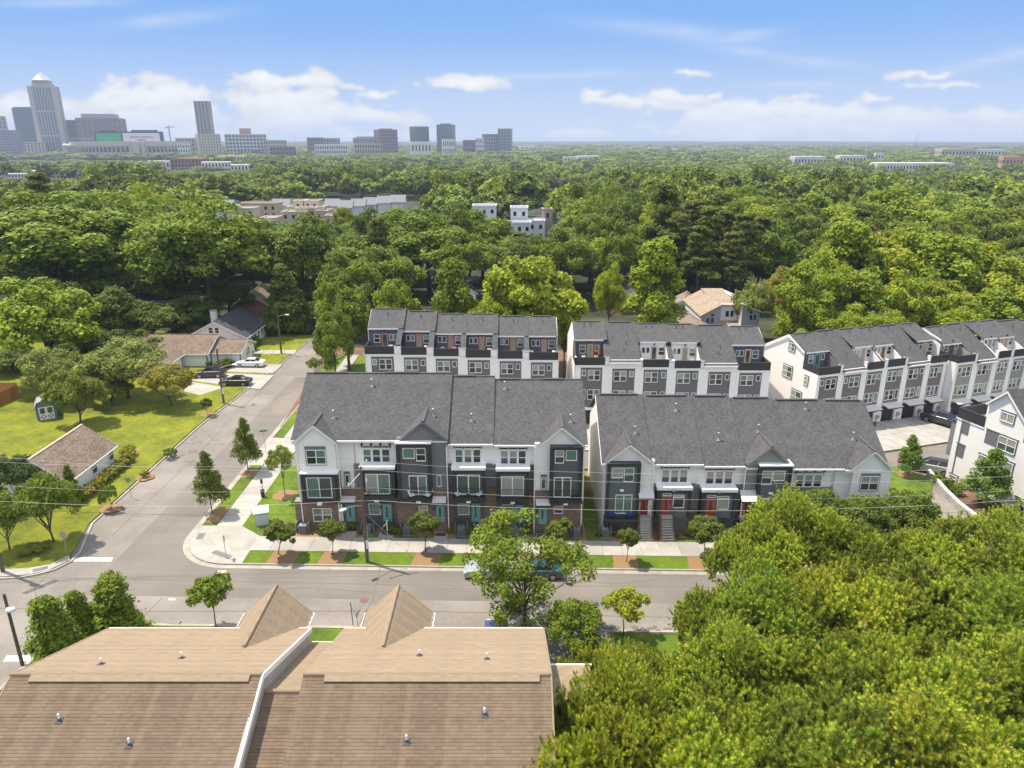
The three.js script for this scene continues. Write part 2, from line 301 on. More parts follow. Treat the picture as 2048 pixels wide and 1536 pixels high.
// painted marks
const mark = (name, pts, off = 0.012) => struct(name, sheetG(pts, off), M.paint);
{
  const q = (px, py) => G(px, py);
  mark('stop_line', [q(150, 1115), q(227, 1115), q(222, 1123), q(143, 1123)]);
  mark('stop_line', [q(437, 1141), q(453, 1141), q(432, 1170), q(421, 1170)]);
  mark('stop_line', [q(14, 1311), q(60, 1311), q(64, 1323), q(6, 1323)]);
  mark('lane_dash', [q(338, 1197), q(351, 1197), q(350, 1200.5), q(336, 1200.5)]);
  const stains = [];
  const R = rng(77);
  for (const [px, py, n, s] of [[35, 0, 0, 0], [395, 905, 6, 0.8], [415, 880, 5, 0.6], [380, 925, 6, 0.7], [1200, 1255, 9, 0.6], [1290, 1258, 9, 0.5], [1340, 1252, 6, 0.5], [640, 1180, 3, 0.3], [925, 1172, 3, 0.3], [480, 808, 4, 0.5]]) for (let i = 0; i < n; i++) {
    const [x, z] = G(px + (R() - 0.5) * 60, py + (R() - 0.5) * 12), m = 9, pts = [];
    for (let k = 0; k < m; k++) { const a = k / m * 6.283, r = s * (0.25 + R() * 0.45); pts.push([x + Math.cos(a) * r, z - Math.sin(a) * r * 0.7]); }
    stains.push(sheetG(pts, 0.010 + i * 0.0004));
  }
  const st = struct('oil_stains', stains, M.stain); st.userData.kind = 'stuff';
  const pw = (px, py, rx, rz) => sheetG(Array.from({ length: 20 }, (_, k) => { const [x, z] = G(px, py), a = k / 20 * 6.283, r = 0.9 + 0.2 * hash2(k, px); return [x + Math.cos(a) * rx * r, z - Math.sin(a) * rz * r]; }), 0.0105);
  struct('road_patch', [pw(575, 805, 1.7, 4.6)], M.patch);
  struct('road_patch', [sheetG([G(487, 812), G(522, 809), G(508, 820), G(474, 822)], 0.0105)], M.patch);
  // tar seams
  const tar = [];
  for (const L of [[[-120, -53.9], [-60, -54.6], [-40, -54.6], [-10, -54.3], [30, -54.7], [90, -54.4]], [[-34.4, -62], [-34, -78], [-34.3, -95], [-34.6, -112]], [[-42, -66], [-37, -65.6]], [[-42, -84.5], [-36.4, -84.2]], [[-12, -57], [-11.8, -52], [-12.4, -48.4]], [[18, -52], [18.3, -48.4]], [[-60, -50.4], [-30, -50.1], [-8, -50.6], [14, -50.2], [60, -50.4]], [[-39, -62], [-38.6, -80], [-39.1, -96], [-38.2, -118]], [[-36, -46.5], [-41, -53], [-41.5, -58]], [[-27, -54], [-22, -53.2], [-18, -53.7], [-12, -53.1]], [[4, -55.5], [9, -54.9], [13, -55.6]], [[-33.5, -84], [-31.4, -83.6]], [[-37, -101.5], [-31.6, -101]], [[-30, -48.5], [-29.6, -52]]]) tar.push(stripG(L, -0.03, 0.035, 0.012, 0.004));
  struct('tar_seams', tar, M.stain).userData.kind = 'stuff';
}
// kerbs and gutters: walking the road edge with the kerb on the right hand
const corner = arc(-26.2, -62.0, 5.0, 180, 270, 12);
const farEdge = [[-31.2, -103], [-31.2, -85], [-31.2, -70], ...corner, [-20, ZF], [0, ZF], [20, ZF], [39, ZF], ...arc(39, -62, 5, 270, 360, 6)];
const gut = struct('gutter', stripG(farEdge, -0.02, 0.5, 0.008, 0.1), M.kerb), kf = struct('kerb', stripG(farEdge, -0.17, -0.02, 0.13, 0.25), M.kerb);
const LC = [[0, 1157], [40, 1155], [75, 1149], [110, 1139], [140, 1124], [158, 1106]].map(([a, b]) => G(a, b));
const leftEdge = [[-90, LC[0][1] - 0.3], ...LC, [XL, -64], [XL, -90], [-40.6, -112], [-39.7, -124], [-39, -140]].reverse();
struct('kerb', stripG(leftEdge, -0.2, 0, 0.13, 0.25), M.kerb);
const nearEdge = [[120, ZN], [40, ZN], [0, ZN], [-33, ZN], [-35.4, -46], [-36, -40], [-36, -10]];
struct('kerb', stripG(nearEdge, -0.16, 0, 0.12, 0.25), M.kerb);
struct('gutter', stripG(nearEdge, 0, 0.25, 0.008, 0.1), M.kerb);
const farRight = [...arc(54.3, -62, 5, 180, 270, 8), [100, ZF]];
struct('kerb', stripG([[49.3, -76], ...farRight], -0.17, 0, 0.13, 0.25), M.kerb);

// lawns
const lawn = (pts, m = M.lawn, off = 0.115) => { const o = struct('lawn', sheetG(pts, off), m); return o; };
// left-hand yards, one broad lawn
lawn([[-170, -55], [-60, -54.9], ...[[0, 1150], [60, 1145], [100, 1136], [140, 1117]].map(([a, b]) => G(a, b)), [-42.4, -64], [-42.4, -90], [-40.8, -112], [-39.9, -124], [-39.2, -138], [-52, -140], [-80, -140], [-120, -160], [-170, -140]], M.lawnOld, 0.1);
// near side of the street
lawn([[-32.6, -48.1], [120, -48.1], [120, 10], [-35.7, 10], [-35.7, -40], [-35.2, -46]], M.lawn, 0.1);
// block of the townhouses: bare soil and mulch beneath, turf pieces above
struct('garden_soil', sheetG([[-26.6, -61.9], [46, -61.9], [44.2, -77.6], [-26.6, -77.9]], 0.09), M.mulch);
struct('garden_soil', sheetG([[-30.9, -84.2], [46, -84.2], [70, -130], [-34, -130]], 0.05), M.soil);
// corner yard and pieces between paths
const cy = [[-26.98, -63.4], [-26.6, -62.6], [-25.8, -61.95], [-21.3, -61.95], [-21.6, -64.2], [-21.3, -78], [-26.98, -78]];
lawn(cy, M.lawn, 0.118);
lawn([[7.3, -62], [9.5, -62], [10.2, -63.2], [8.9, -64.5], [8.6, -77.8], [7.4, -77.8]], M.lawn, 0.118);
lawn([[42, -76.5], [44.1, -62], [44.1, -70], [44.2, -77.8]], M.lawn, 0.118);
lawn([[43.5, -77.4], [44.6, -80.6], [47.5, -80.2], [49, -77.6], [48.9, -75.6], [47, -72.6], [45.4, -70.2], [43.6, -70]], M.lawn, 0.121);
for (const [a, b, z0] of [[-11.2, -9.1, -62.6], [-5.6, -3.3, -62.6], [-14.6, -12.9, -62.5], [-2.4, -0.2, -62.6], [2.6, 6.9, -62.7], [16.3, 18.4, -62.6], [22, 26, -62.6]]) lawn([[a, -61.95], [b, -61.95], [b - 0.15, z0], [a + 0.1, z0]], M.lawn, 0.116);
// verge between kerb and pavement: turf with mulch rings at the trees
const vz0 = ZF - 0.17, vz1 = -59.35;
let vx = -26.2;
const mul = [];
for (const [a, b] of [[-22.6, -20.0], [-17.9, -15.6], [-9.3, -6.8], [0.3, 2.6], [9.3, 11.6], [16.3, 19.6], [25, 28], [33, 36]]) { lawn([[vx + (vx < -26 ? 0.9 : 0), vz0], [a, vz0], [a + 0.25, vz1], [vx + (vx < -26 ? 0.2 : 0.15), vz1]], M.lawn, 0.116); mul.push(sheetG([[a - 0.1, vz0], [b + 0.1, vz0], [b + 0.25, vz1], [a - 0.05, vz1]], 0.11)); vx = b; }
lawn([[vx, vz0], [38.9, vz0], [39, vz1], [vx + 0.15, vz1]], M.lawn, 0.116);
struct('mulch_bed', mul, M.mulch);
// side street verge
struct('mulch_bed', [sheetG([[-31.0, -64.4], [-29.65, -64.6], [-29.6, -67.6], [-31.0, -67.4]], 0.11), sheetG([[-31, -74.6], [-29.6, -74.8], [-29.6, -77], [-31, -76.9]], 0.11), sheetG([[-31, -95.6], [-29.7, -95.8], [-29.7, -97.6], [-31, -97.6]], 0.11)], M.mulch);
lawn([[-30.95, -62.6], [-29.6, -62.8], [-29.65, -64.6], [-31.0, -64.4]], M.lawn, 0.116);
lawn([[-31.0, -67.4], [-29.6, -67.6], [-29.6, -74.8], [-31, -74.6]], M.lawn, 0.116);
lawn([[-31.0, -76.9], [-29.6, -77], [-29.7, -79.6], [-30.3, -79.3], [-31, -78.6]], M.lawn, 0.116);
lawn([[-31.0, -87.3], [-30.3, -86.6], [-29.7, -86.5], [-29.7, -95.8], [-31, -95.6]], M.lawn, 0.116);
lawn([[-31.0, -97.6], [-29.7, -97.6], [-29.7, -125], [-33, -125], [-31, -103]], M.lawn, 0.116);
lawn([[-27.4, -86.2], [-22.4, -86.2], [-22.4, -125], [-27.4, -125]], M.lawn, 0.1);
{ // round mulch rings in the yards
  const ring = (px, py, r) => { const [x, z] = G(px, py); return sheetG(Array.from({ length: 16 }, (_, k) => { const a = k / 16 * 6.283, q = r * (0.9 + 0.2 * hash2(k, px)); return [x + Math.cos(a) * q, z - Math.sin(a) * q]; }), 0.13); };
  struct('mulch_bed', [ring(290, 956, 1.0), ring(222, 1019, 1.1), ring(415, 831, 0.9), ring(570, 992, 1.25), ring(1812, 951, 1.1), ring(264, 905, 0.9)], M.mulch);
}
struct('corner_base', sheetG([[-31.03, -63.8], ...arc(-26.2, -62.0, 4.86, 180, 270, 12), [-24.7, -57.15], [-24.7, -62], [-27, -63.8]], 0.122), M.concreteC);
// pavement slabs
{
  const walk = thing('pavement', '', '', [0, 0, 0]); walk.userData = { kind: 'structure' };
  const mats = [M.concrete, M.concreteB, M.concreteC], R = rng(5);
  const slabAt = (pts) => obj('slab', padG(pts, 0.125 + R() * 0.006, 0.2), mats[Math.floor(R() * 3)], walk);
  const zA = -59.37, zB = -61.93, s = 1.86;
  for (let x = -24.8; x < 38; x += s) slabAt([[x + 0.012, zA], [x + s - 0.012, zA], [x + s - 0.012, zB], [x + 0.012, zB]]);
  for (let z = -63.6; z > -78; z -= 1.75) slabAt([[-29.55, z - 0.012], [-27.0, z - 0.012], [-27.0, z - 1.738], [-29.55, z - 1.738]]);
  for (let z = -86.4; z > -124; z -= 1.75) slabAt([[-29.65, z - 0.012], [-27.6, z - 0.012], [-27.6, z - 1.738], [-29.65, z - 1.738]]);
  // street corner, with its ramps
  slabAt([[-27.0, -61.93], [-24.82, -61.93], [-24.82, -59.37], [-26.4, -59.3], [-27.0, -60]]);
  slabAt([[-29.55, -63.58], [-27.0, -63.58], [-27.0, -61.95], [-27.02, -60], [-28.2, -60.3], [-29.55, -61.9]]);
  slabAt([[-31.02, -62.5], [-29.57, -62.7], [-29.57, -61.9], [-28.2, -60.3], [-28.6, -59.9], [-29.9, -60.6], [-30.9, -61.6]]);
  slabAt([[-27.05, -59.98], [-26.42, -59.28], [-25.5, -59.2], [-25.4, -57.3], [-26.5, -57.3], [-28.3, -58.3], [-28.55, -59.85], [-28.2, -60.28]]);
  slabAt([[-28.62, -59.88], [-28.35, -58.32], [-29.4, -59.2], [-30.6, -60.9], [-30.88, -61.55], [-29.9, -60.58]]);
  const ramp = std(0.16, 0.16, 0.165, 0.9);
  obj('tactile_strip', sheetG([[-30.75, -62.3], [-30.05, -62.35], [-29.95, -61.2], [-30.55, -61.1]], 0.137), ramp, walk);
  obj('tactile_strip', sheetG([[-28.15, -58.75], [-26.1, -57.75], [-26.0, -58.35], [-27.9, -59.3]], 0.137), ramp, walk);
  // alley mouth
  for (const [a, b] of [[-78.0, -80.6], [-80.62, -83.3], [-83.32, -86.35]]) slabAt([[-31.15, a], [-27.0, a + 0.01], [-27.0, b], [-31.15, b]]);
  // left corner
  const up = [[0, 1141], [60, 1138], [100, 1131], [138, 1112]].map(([a, b]) => G(a, b)), lo = [[0, 1155.5], [58, 1151], [98, 1142], [141, 1121.5]].map(([a, b]) => G(a, b));
  for (let i = 0; i < 3; i++) slabAt([up[i], up[i + 1], lo[i + 1], lo[i]]); slabAt([[-60, up[0][1] - 0.1], up[0], lo[0], [-60, lo[0][1]]]);
  obj('tactile_strip', sheetG([G(66, 1147), G(97, 1140), G(97, 1134), G(66, 1141)], 0.14), ramp, walk);
}
// ---------- parts of houses ----------
function rooted(o) { while (o && !o.org) o = o.parent; return o; }
function part(name, list, mat, parent) { // geometry given in world metres under a thing placed with org
  const g0 = geo(list), r = rooted(parent), g = r ? g0.clone().translate(-r.org[0], -r.org[1], -r.org[2]) : g0; g.userData = { metres: true, ready: true };
  return obj(name, g, mat, parent);
}
function placed(name, label, category, p, group) { const o = thing(name, label, category, p, 0, group); o.org = p; return o; }
const PANES = [M.glassDark, M.glassMid, M.glassTeal, M.glassBlind];
let wseed = 1;
// window in a wall that faces +z at plane z; cols side by side, hung = two sashes each
function win(parent, x0, x1, y0, y1, z, o = {}) {
  const { cols = 1, hung = true, f = 0.055, frame = M.whiteTrim, d = 0.09, upper, lower, name = 'window' } = o, w = (x1 - x0) / cols, fr = [], panes = [];
  fr.push(b6(x0, x1, y1 - f, y1, z, z + d), b6(x0, x1, y0, y0 + f * 1.25, z, z + d + 0.015));
  for (let c = 0; c <= cols; c++) { const x = x0 + c * w, h = c === 0 ? [0, f] : c === cols ? [-f, 0] : [-f * 0.7, f * 0.7]; fr.push(b6(x + h[0], x + h[1], y0 + f * 1.25, y1 - f, z, z + d)); }
  const my = (y0 + y1) / 2;
  for (let c = 0; c < cols; c++) {
    const a = x0 + c * w + f * 0.8, b = x0 + (c + 1) * w - f * 0.8, r = hash2(wseed++, 3);
    const up = upper ?? PANES[r < 0.3 ? 3 : r < 0.6 ? 2 : 1], lo = lower ?? PANES[r < 0.25 ? 1 : r < 0.7 ? 1 : 0];
    if (hung) { fr.push(b6(a, b, my - f * 0.5, my + f * 0.5, z, z + d * 0.8)); panes.push([a, b, my + f * 0.5, y1 - f, up, 0.045], [a, b, y0 + f * 1.25, my - f * 0.5, lo, 0.03]); } else panes.push([a, b, y0 + f * 1.25, y1 - f, o.pane ?? up, 0.04]);
  }
  const m = part(name, fr, frame, parent);
  for (const [a, b, c, e, mat, dz] of panes) part('pane', b6(a, b, c, e, z - 0.02, z + dz), mat, m);
  return m;
}
function door(parent, x0, x1, y0, y1, z, mat, o = {}) {
  const m = part('door', b6(x0, x1, y0, y1, z, z + 0.06), mat, parent), w = x1 - x0;
  if (o.lite === 'full') part('glass', b6(x0 + w * 0.22, x1 - w * 0.22, y0 + 0.3, y1 - 0.22, z + 0.05, z + 0.072), o.glass ?? M.glassBlind, m);
  else part('glass', b6(x0 + w * 0.36, x0 + w * 0.56, y0 + 0.55, y1 - 0.3, z + 0.05, z + 0.072), M.glassDark, m);
  part('handle', b6(x0 + w * 0.84, x0 + w * 0.91, y0 + 0.85, y0 + 1.15, z + 0.06, z + 0.12), M.steel, m);
  if (o.frame) part('door_frame', [b6(x0 - 0.09, x0, y0, y1 + 0.09, z, z + 0.09), b6(x1, x1 + 0.09, y0, y1 + 0.09, z, z + 0.09), b6(x0, x1, y1, y1 + 0.09, z, z + 0.09)], o.frame, m);
  return m;
}
function lap(x0, x1, y0, y1, z0, z, s = 0.19) { // lapped boards facing +z, each board tipped out at its foot
  const out = [b6(x0, x1, y0, y1, z0, z - 0.001)], n = Math.max(1, Math.round((y1 - y0) / s)), h = (y1 - y0) / n;
  for (let i = 0; i < n; i++) { const a = y0 + i * h, b = a + h, t = 0.022; out.push(poly([[x0, a, z + t], [x1, a, z + t], [x1, b, z], [x0, b, z]]), poly([[x0, a, z], [x1, a, z], [x1, a, z + t], [x0, a, z + t]])); }
  return out;
}
function battens(x0, x1, y0, y1, z0, z, s = 0.41) { const out = [b6(x0, x1, y0, y1, z0, z)], n = Math.round((x1 - x0) / s); for (let i = 0; i <= n; i++) { const x = x0 + (x1 - x0) * i / n; out.push(b6(Math.max(x0, x - 0.025), Math.min(x1, x + 0.025), y0 + 0.004, y1 - 0.004, z - 0.004, z + 0.022)); } return out; }
// gable wall above height y with apex, as (x,y) outline
const gableTop = (xa, xb, y, ax, ay) => [[xa, y], [xb, y], [ax, ay]];
// roof plane from eave line to ridge line, parallel to x; returns slab
function roofPlane(x0, x1, yE, zE, yR, zR, t = 0.16) { const up = V(0, Math.abs(zE - zR), (yR - yE) * Math.sign(zE - zR)).normalize(); const pts = zE > zR ? [[x0, yE, zE], [x1, yE, zE], [x1, yR, zR], [x0, yR, zR]] : [[x1, yE, zE], [x0, yE, zE], [x0, yR, zR], [x1, yR, zR]]; return slab(pts, up.toArray(), t); }
// cross gable roof: ridge along z from zf back to zb
function crossGable(ax, yA, xl, xr, yE, zf, zb, t = 0.14) {
  const L = slab([[xl, yE, zf], [ax, yA, zf], [ax, yA, zb], [xl, yE, zb]], [-(yA - yE), ax - xl, 0], t), R = slab([[ax, yA, zf], [xr, yE, zf], [xr, yE, zb], [ax, yA, zb]], [yA - yE, xr - ax, 0], t);
  return [L, R];
}
function rakeBoards(ax, yA, xl, xr, yE, z, w = 0.2, d = 0.05) { const k = w; return [prism([[xl, yE - k], [ax, yA - k], [ax, yA - 0.01], [xl, yE - 0.01]], z, z + d), prism([[ax, yA - k], [xr, yE - k], [xr, yE - 0.01], [ax, yA - 0.01]], z, z + d)]; }
function flue(parent, x, y, z, s = 1) { const m = part('flue', [bar([x, y - 0.1, z], [x, y + 0.62 * s, z], 0.055 * s, 0.055 * s, 10), bar([x, y + 0.62 * s, z], [x, y + 0.74 * s, z], 0.1 * s, 0.1 * s, 10), bar([x, y + 0.74 * s, z], [x, y + 0.79 * s, z], 0.11 * s, 0.03 * s, 10)], M.steel, parent); part('flashing', [bar([x, y - 0.1, z], [x, y + 0.14, z], 0.17 * s, 0.08 * s, 12), b6(x - 0.2 * s, x + 0.2 * s, y - 0.12, y - 0.05, z - 0.16 * s, z + 0.2 * s)], M.steel, m); return m; }

// balcony or terrace chair, low bucket seat
function chair(name, label, x, y, z, turn, mat, group) {
  const t = thing(name, label, 'chair', [x, y, z], turn, group);
  const s = new THREE.Shape(); s.moveTo(-0.28, 0.42); s.lineTo(0.26, 0.38); s.lineTo(0.3, 0.42); s.lineTo(-0.24, 0.48); s.lineTo(-0.42, 0.86); s.lineTo(-0.47, 0.84); s.closePath();
  const g = new THREE.ExtrudeGeometry(s, { depth: 0.5, bevelEnabled: true, bevelSize: 0.02, bevelThickness: 0.02, bevelSegments: 1 }); g.translate(0, 0, -0.25); g.rotateY(-Math.PI / 2);
  obj('seat', g, mat, t);
  for (const [a, b] of [[-0.24, 0.26], [0.24, 0.26], [-0.24, -0.28], [0.24, -0.28]]) obj('leg', bar([a * 0.8, 0.42, b * 0.7], [a, 0, b], 0.018, 0.014, 6), M.darkMetal, t);
  return t;
}

// ---------- front row on the street corner: six units ----------
const T1 = placed('townhouse_row', 'six-unit townhouse row with teal front doors and brick base beside the street corner', 'townhouses', [-7, 0.1, -70.5]);
{
  const o = T1, zW = -64.0, zG = -63.35, zB = -62.7, zR = -70.7, zE = -63.45;
  const p = (x, y, z) => PZ(570 + x / 3.3032, 730 + y / 3.3032, z), R = (a, b, c, d, z) => { const l = p(a, (b + d) / 2, z)[0], r = p(c, (b + d) / 2, z)[0], t = p((a + c) / 2, b, z)[1], u = p((a + c) / 2, d, z)[1]; return [l, r, u, t]; };
  const xs = { a: -20.85, b: -6.12, c: -1.75, d: 7.0 };
  const secs = [[xs.a - 0.3, xs.b, 51, 497], [xs.b, xs.c, 72, 520], [xs.c, xs.d + 0.3, 93, 527]].map(([x0, x1, ry, ey]) => ({ x0, x1, yR: p(900, ry, zR)[1], yE: p(900, ey, zE)[1] }));
  // shell behind the facade
  part('wall', [b6(xs.a, xs.d, 0, secs[2].yE - 0.05, -77.2, zW - 0.1)], M.white, o);
  const side = (x, s) => prism([[-77.2, 0.02], [zW, 0.02], [zW, s.yE], [zR, s.yR - 0.25], [-77.2, s.yE]].map(([z, y]) => [z, y]), 0, 0.12).rotateY(-Math.PI / 2).translate(x, 0, 0);
  part('side_wall', side(xs.a + 0.06, secs[0]), M.white, o); part('side_wall', side(xs.d + 0.06, secs[2]), M.white, o);
  secs.forEach((s, i) => {
    const r = part('roof', [roofPlane(s.x0, s.x1 - 0.02, s.yE, zE, s.yR, zR), roofPlane(s.x0, s.x1 - 0.02, s.yE + 0.6, -77.9, s.yR, zR)], M.shingle, o);
    part('ridge_cap', [b6(s.x0 + 0.02, s.x1 - 0.04, s.yR - 0.06, s.yR + 0.02, zR - 0.14, zR + 0.14)], M.shingle, r);
    const n = i === 1 ? 1 : 2, w = (s.x1 - s.x0) / n; for (let k = 0; k < n; k++) part('ridge_vent', b6(s.x0 + w * (k + 0.1), s.x0 + w * (k + 0.55), s.yR + 0.02, s.yR + 0.09, zR - 0.16, zR + 0.16), M.ridge, r);
    part('eave_gutter', [b6(s.x0 + 0.02, s.x1 - 0.04, s.yE - 0.2, s.yE - 0.03, zE - 0.02, zE + 0.12)], M.whiteTrim, r);
    if (i) { const q = secs[i - 1]; part('step_wall', slab([[s.x0, s.yE - 0.2, zE - 0.05], [s.x0, q.yE - 0.17, zE - 0.05], [s.x0, q.yR - 0.17, zR], [s.x0, s.yR - 0.2, zR]].reverse(), [1, 0, 0], 0.03), M.greySiding, o); }
  });
  const roofAt = (x, z) => { const s = secs.find((q) => x < q.x1) ?? secs[2]; return s.yE + (s.yR - s.yE) * (zE - z) / (zE - zR); };
  // facade by unit, in photograph measure: [x0, y0, x1, y1]
  const wallMat = { w: M.white, g: M.greySiding, k: M.gableGrey };
  const face = (r, z, m, kind) => { const [x0, x1, y0, y1] = R(...r, z); return part('wall_panel', kind === 'b' ? battens(x0, x1, y0, y1, zW - 0.2, z) : kind === 'p' ? b6(x0, x1, y0, y1, zW - 0.2, z) : lap(x0, x1, y0, y1, zW - 0.2, z), m, o); };
  const yBase = 0.05;
  // gable blocks
  const gable = (xl, xr, eL, eR, ax, ay, rakeMat, wm, kind) => {
    const [x0] = p(xl, 620, zG), [x1] = p(xr, 620, zG), yl = p(eL[0], eL[1], zG + 0.25)[1], yr = p(eR[0], eR[1], zG + 0.25)[1], yE = Math.min(yl, yr), [gx, gy] = p(ax, ay, zG + 0.25), rx0 = p(eL[0], eL[1], zG + 0.25)[0], rx1 = p(eR[0], eR[1], zG + 0.25)[0];
    const slope = (gy - yE) / ((rx1 - rx0) / 2), cx = (rx0 + rx1) / 2, yTop = gy - 0.16;
    part('wall_panel', kind === 'b' ? battens(x0, x1, yBase, yE + 0.05, zW - 0.2, zG) : lap(x0, x1, yBase, yE + 0.05, zW - 0.2, zG), wm, o);
    const hw = (x1 - x0) / 2, c = (x0 + x1) / 2; part('gable_wall', prism([[x0, yE + 0.04], [x1, yE + 0.04], [x1, yTop - slope * Math.abs(x1 - cx)], [cx, yTop], [x0, yTop - slope * Math.abs(x0 - cx)]], zW - 0.2, zG + 0.004), wm, o);
    let zb = zE; while (zb > zR && roofAt(cx, zb) < gy) zb -= 0.05;
    const gr = part('gable_roof', crossGable(cx, gy, rx0, rx1, yE, zG + 0.3, zb - 0.3), M.shingle, o);
    part('rake_board', rakeBoards(cx, gy - 0.02, rx0 + 0.03, rx1 - 0.03, yE, zG + 0.26, 0.22), rakeMat, gr);
    part('ridge_cap', b6(cx - 0.13, cx + 0.13, gy - 0.08, gy + 0.025, zb, zG + 0.28), M.ridge, gr);
    return { x0, x1, yE };
  };
  const g1 = gable(72, 338, [45, 510], [345, 515], 185, 395, M.whiteTrim, M.white, 'b');
  const g3 = gable(742, 1062, [752, 478], [1075, 495], 893, 370, M.gableGrey, M.gableGrey, 'l');
  const g6 = gable(1650, 1966, [1680, 512], [1980, 530], 1812, 408, M.whiteTrim, M.white, 'l');
  const yBand = (v, x) => p(x, v, zW)[1];
  // recessed and flat parts: white above, grey below
  face([336, 497, 470, 1045], zW + 0.05, M.white, 'b');
  face([466, 497, 745, 650], zW + 0.1, M.white, 'p'); face([466, 651, 745, 1045], zW + 0.06, M.greySiding);
  face([1064, 522, 1372, 650], zW + 0.1, M.white, 'p'); face([1064, 651, 1372, 1045], zW + 0.06, M.greySiding);
  face([1368, 530, 1652, 657], zW + 0.11, M.white, 'p'); face([1368, 658, 1652, 1048], zW + 0.07, M.greySiding);
  // brick
  const brick = (r, z, zb = zW - 0.2) => { const [x0, x1, y0, y1] = R(...r, z); part('brick_base', b6(x0, x1, yBase - 0.05, y1, zb, z), M.brick, o); part('brick_cap', b6(x0 - 0.02, x1 + 0.02, y1, y1 + 0.05, zb, z + 0.04), M.greySiding, o); };
  brick([70, 905, 352, 1040], zG + 0.09); brick([337, 815, 512, 1040], zW + 0.16); brick([470, 815, 522, 1040], zW + 0.18); brick([722, 790, 757, 1040], zW + 0.2);
  brick([742, 905, 995, 1040], zG + 0.09); brick([972, 818, 1066, 1040], zG + 0.11); brick([1070, 805, 1112, 1042], zW + 0.2); brick([1322, 800, 1397, 1042], zW + 0.2); brick([1608, 820, 1652, 1048], zW + 0.19); brick([1650, 832, 1752, 1050], zG + 0.11); brick([1740, 915, 1966, 1055], zG + 0.09);
  // dark bays with a thick frame; lower line of cap given
  const bay = (r, cap, capMat = M.whiteTrim, mat = M.bayDark, capH = 0.12) => {
    const [x0, x1, y0, y1] = R(...r, zB), f = 0.3, b = part('bay', [b6(x0 + f, x1 - f, y0 + 0.25, y1 - f, zW - 0.1, zB - 0.18)], mat, o);
    part('bay_frame', [b6(x0, x0 + f, y0, y1, zW - 0.1, zB), b6(x1 - f, x1, y0, y1, zW - 0.1, zB), b6(x0 + f, x1 - f, y1 - f, y1, zW - 0.1, zB), b6(x0 + f, x1 - f, y0, y0 + 0.25, zW - 0.1, zB)], M.black, b);
    if (cap) part('bay_cap', b6(x0 - 0.06, x1 + 0.06, y1, y1 + capH, zW - 0.1, zB + 0.06), capMat, b);
    return { b, x0, x1, y0, y1 };
  };
  const slide = (r, lower) => { const [x0, x1, y0, y1] = R(...r, zB - 0.15); win(o, x0, x1, y0, y1, zB - 0.17, { cols: 2, hung: false, f: 0.07, name: 'sliding_door', d: 0.08 }); };
  const rail = (r) => { const [x0, x1, y0, y1] = R(...r, zB + 0.3), bars = [b6(x0, x1, y1 - 0.04, y1, zB + 0.26, zB + 0.3)]; for (let k = 0; k <= 14; k++) { const x = x0 + (x1 - x0) * k / 14; bars.push(b6(x - 0.01, x + 0.01, y0, y1 - 0.04, zB + 0.27, zB + 0.29)); } part('balcony_rail', bars, M.darkMetal, o); };
  const plate = (r) => { const [x0, x1, y0, y1] = R(...r, zB + 0.05); part('number_plate', b6(x0, x1, y0, y1, zB - 0.02, zB + 0.36), M.whiteTrim, o); };
  const balcony = (r) => { const [x0, x1, y0, y1] = R(...r, zB + 0.35); part('balcony_deck', [b6(x0, x1, y0, y0 + 0.22, zB - 0.05, zB + 0.34), b6(x0, x1, y0 + 0.22, y0 + 0.4, zB + 0.3, zB + 0.34)], M.black, o); return [x0, x1, y0 + 0.22]; };
  bay([108, 722, 352, 910], 1); bay([500, 690, 727, 890], 1, M.whiteTrim, M.bayDark, 0.28); bay([740, 522, 967, 905], 1); bay([1105, 695, 1322, 900], 1, M.whiteTrim, M.bayDark, 0.28); bay([1397, 702, 1614, 905], 1, M.whiteTrim, M.bayDark, 0.28); bay([1750, 542, 1966, 915], 0);
  slide([145, 742, 310, 877]); slide([535, 720, 693, 852]); slide([820, 730, 938, 857]); slide([1137, 725, 1288, 857]); slide([1427, 735, 1578, 865]); slide([1775, 742, 1890, 873]);
  const decks = [[500, 850, 722, 892], [808, 850, 970, 905], [1103, 855, 1320, 902], [1395, 862, 1612, 908], [1752, 868, 1966, 918]].map((r) => { const d = balcony(r); rail([r[0] + 6, r[1] - 38, r[2] - 6, r[3] - 22]); return d; });
  rail([150, 828, 305, 880]);
  for (const r of [[218, 907, 247, 919], [594, 885, 622, 897], [870, 891, 900, 903], [1200, 890, 1227, 902], [1490, 896, 1518, 908], [1838, 906, 1866, 917]]) plate(r);
  // upper windows
  const w3 = (r, z) => { const [x0, x1, y0, y1] = R(...r, z), gap = (x1 - x0) / 3; for (let k = 0; k < 3; k++) { const a = x0 + gap * k + 0.05, b = x0 + gap * (k + 1) - 0.05; win(o, a, b, y0, y0 + (y1 - y0) * 0.8, z, {}); win(o, a, b, y0 + (y1 - y0) * 0.84, y1, z, { hung: false, pane: M.glassDark, name: 'transom' }); } for (let k = 0; k <= 3; k++) { const x = x0 + gap * k; part('bracket', [b6(x - 0.06, x + 0.06, y1 - 0.25, y1 + 0.28, z - 0.05, z + 0.12), b6(x - 0.06, x + 0.06, y1 + 0.12, y1 + 0.28, z + 0.12, z + 0.45)], M.black, o); } };
  w3([513, 530, 697, 645], zW + 0.1); w3([1121, 533, 1297, 645], zW + 0.1); w3([1420, 540, 1596, 655], zW + 0.11);
  const W = (r, z, opt) => { const [x0, x1, y0, y1] = R(...r, z); return win(o, x0, x1, y0, y1, z, opt); };
  const Sur = (r, z, m = M.surround) => { const [x0, x1, y0, y1] = R(...r, z); part('window_surround', b6(x0, x1, y0, y1, zW - 0.1, z + 0.05), m, o); };
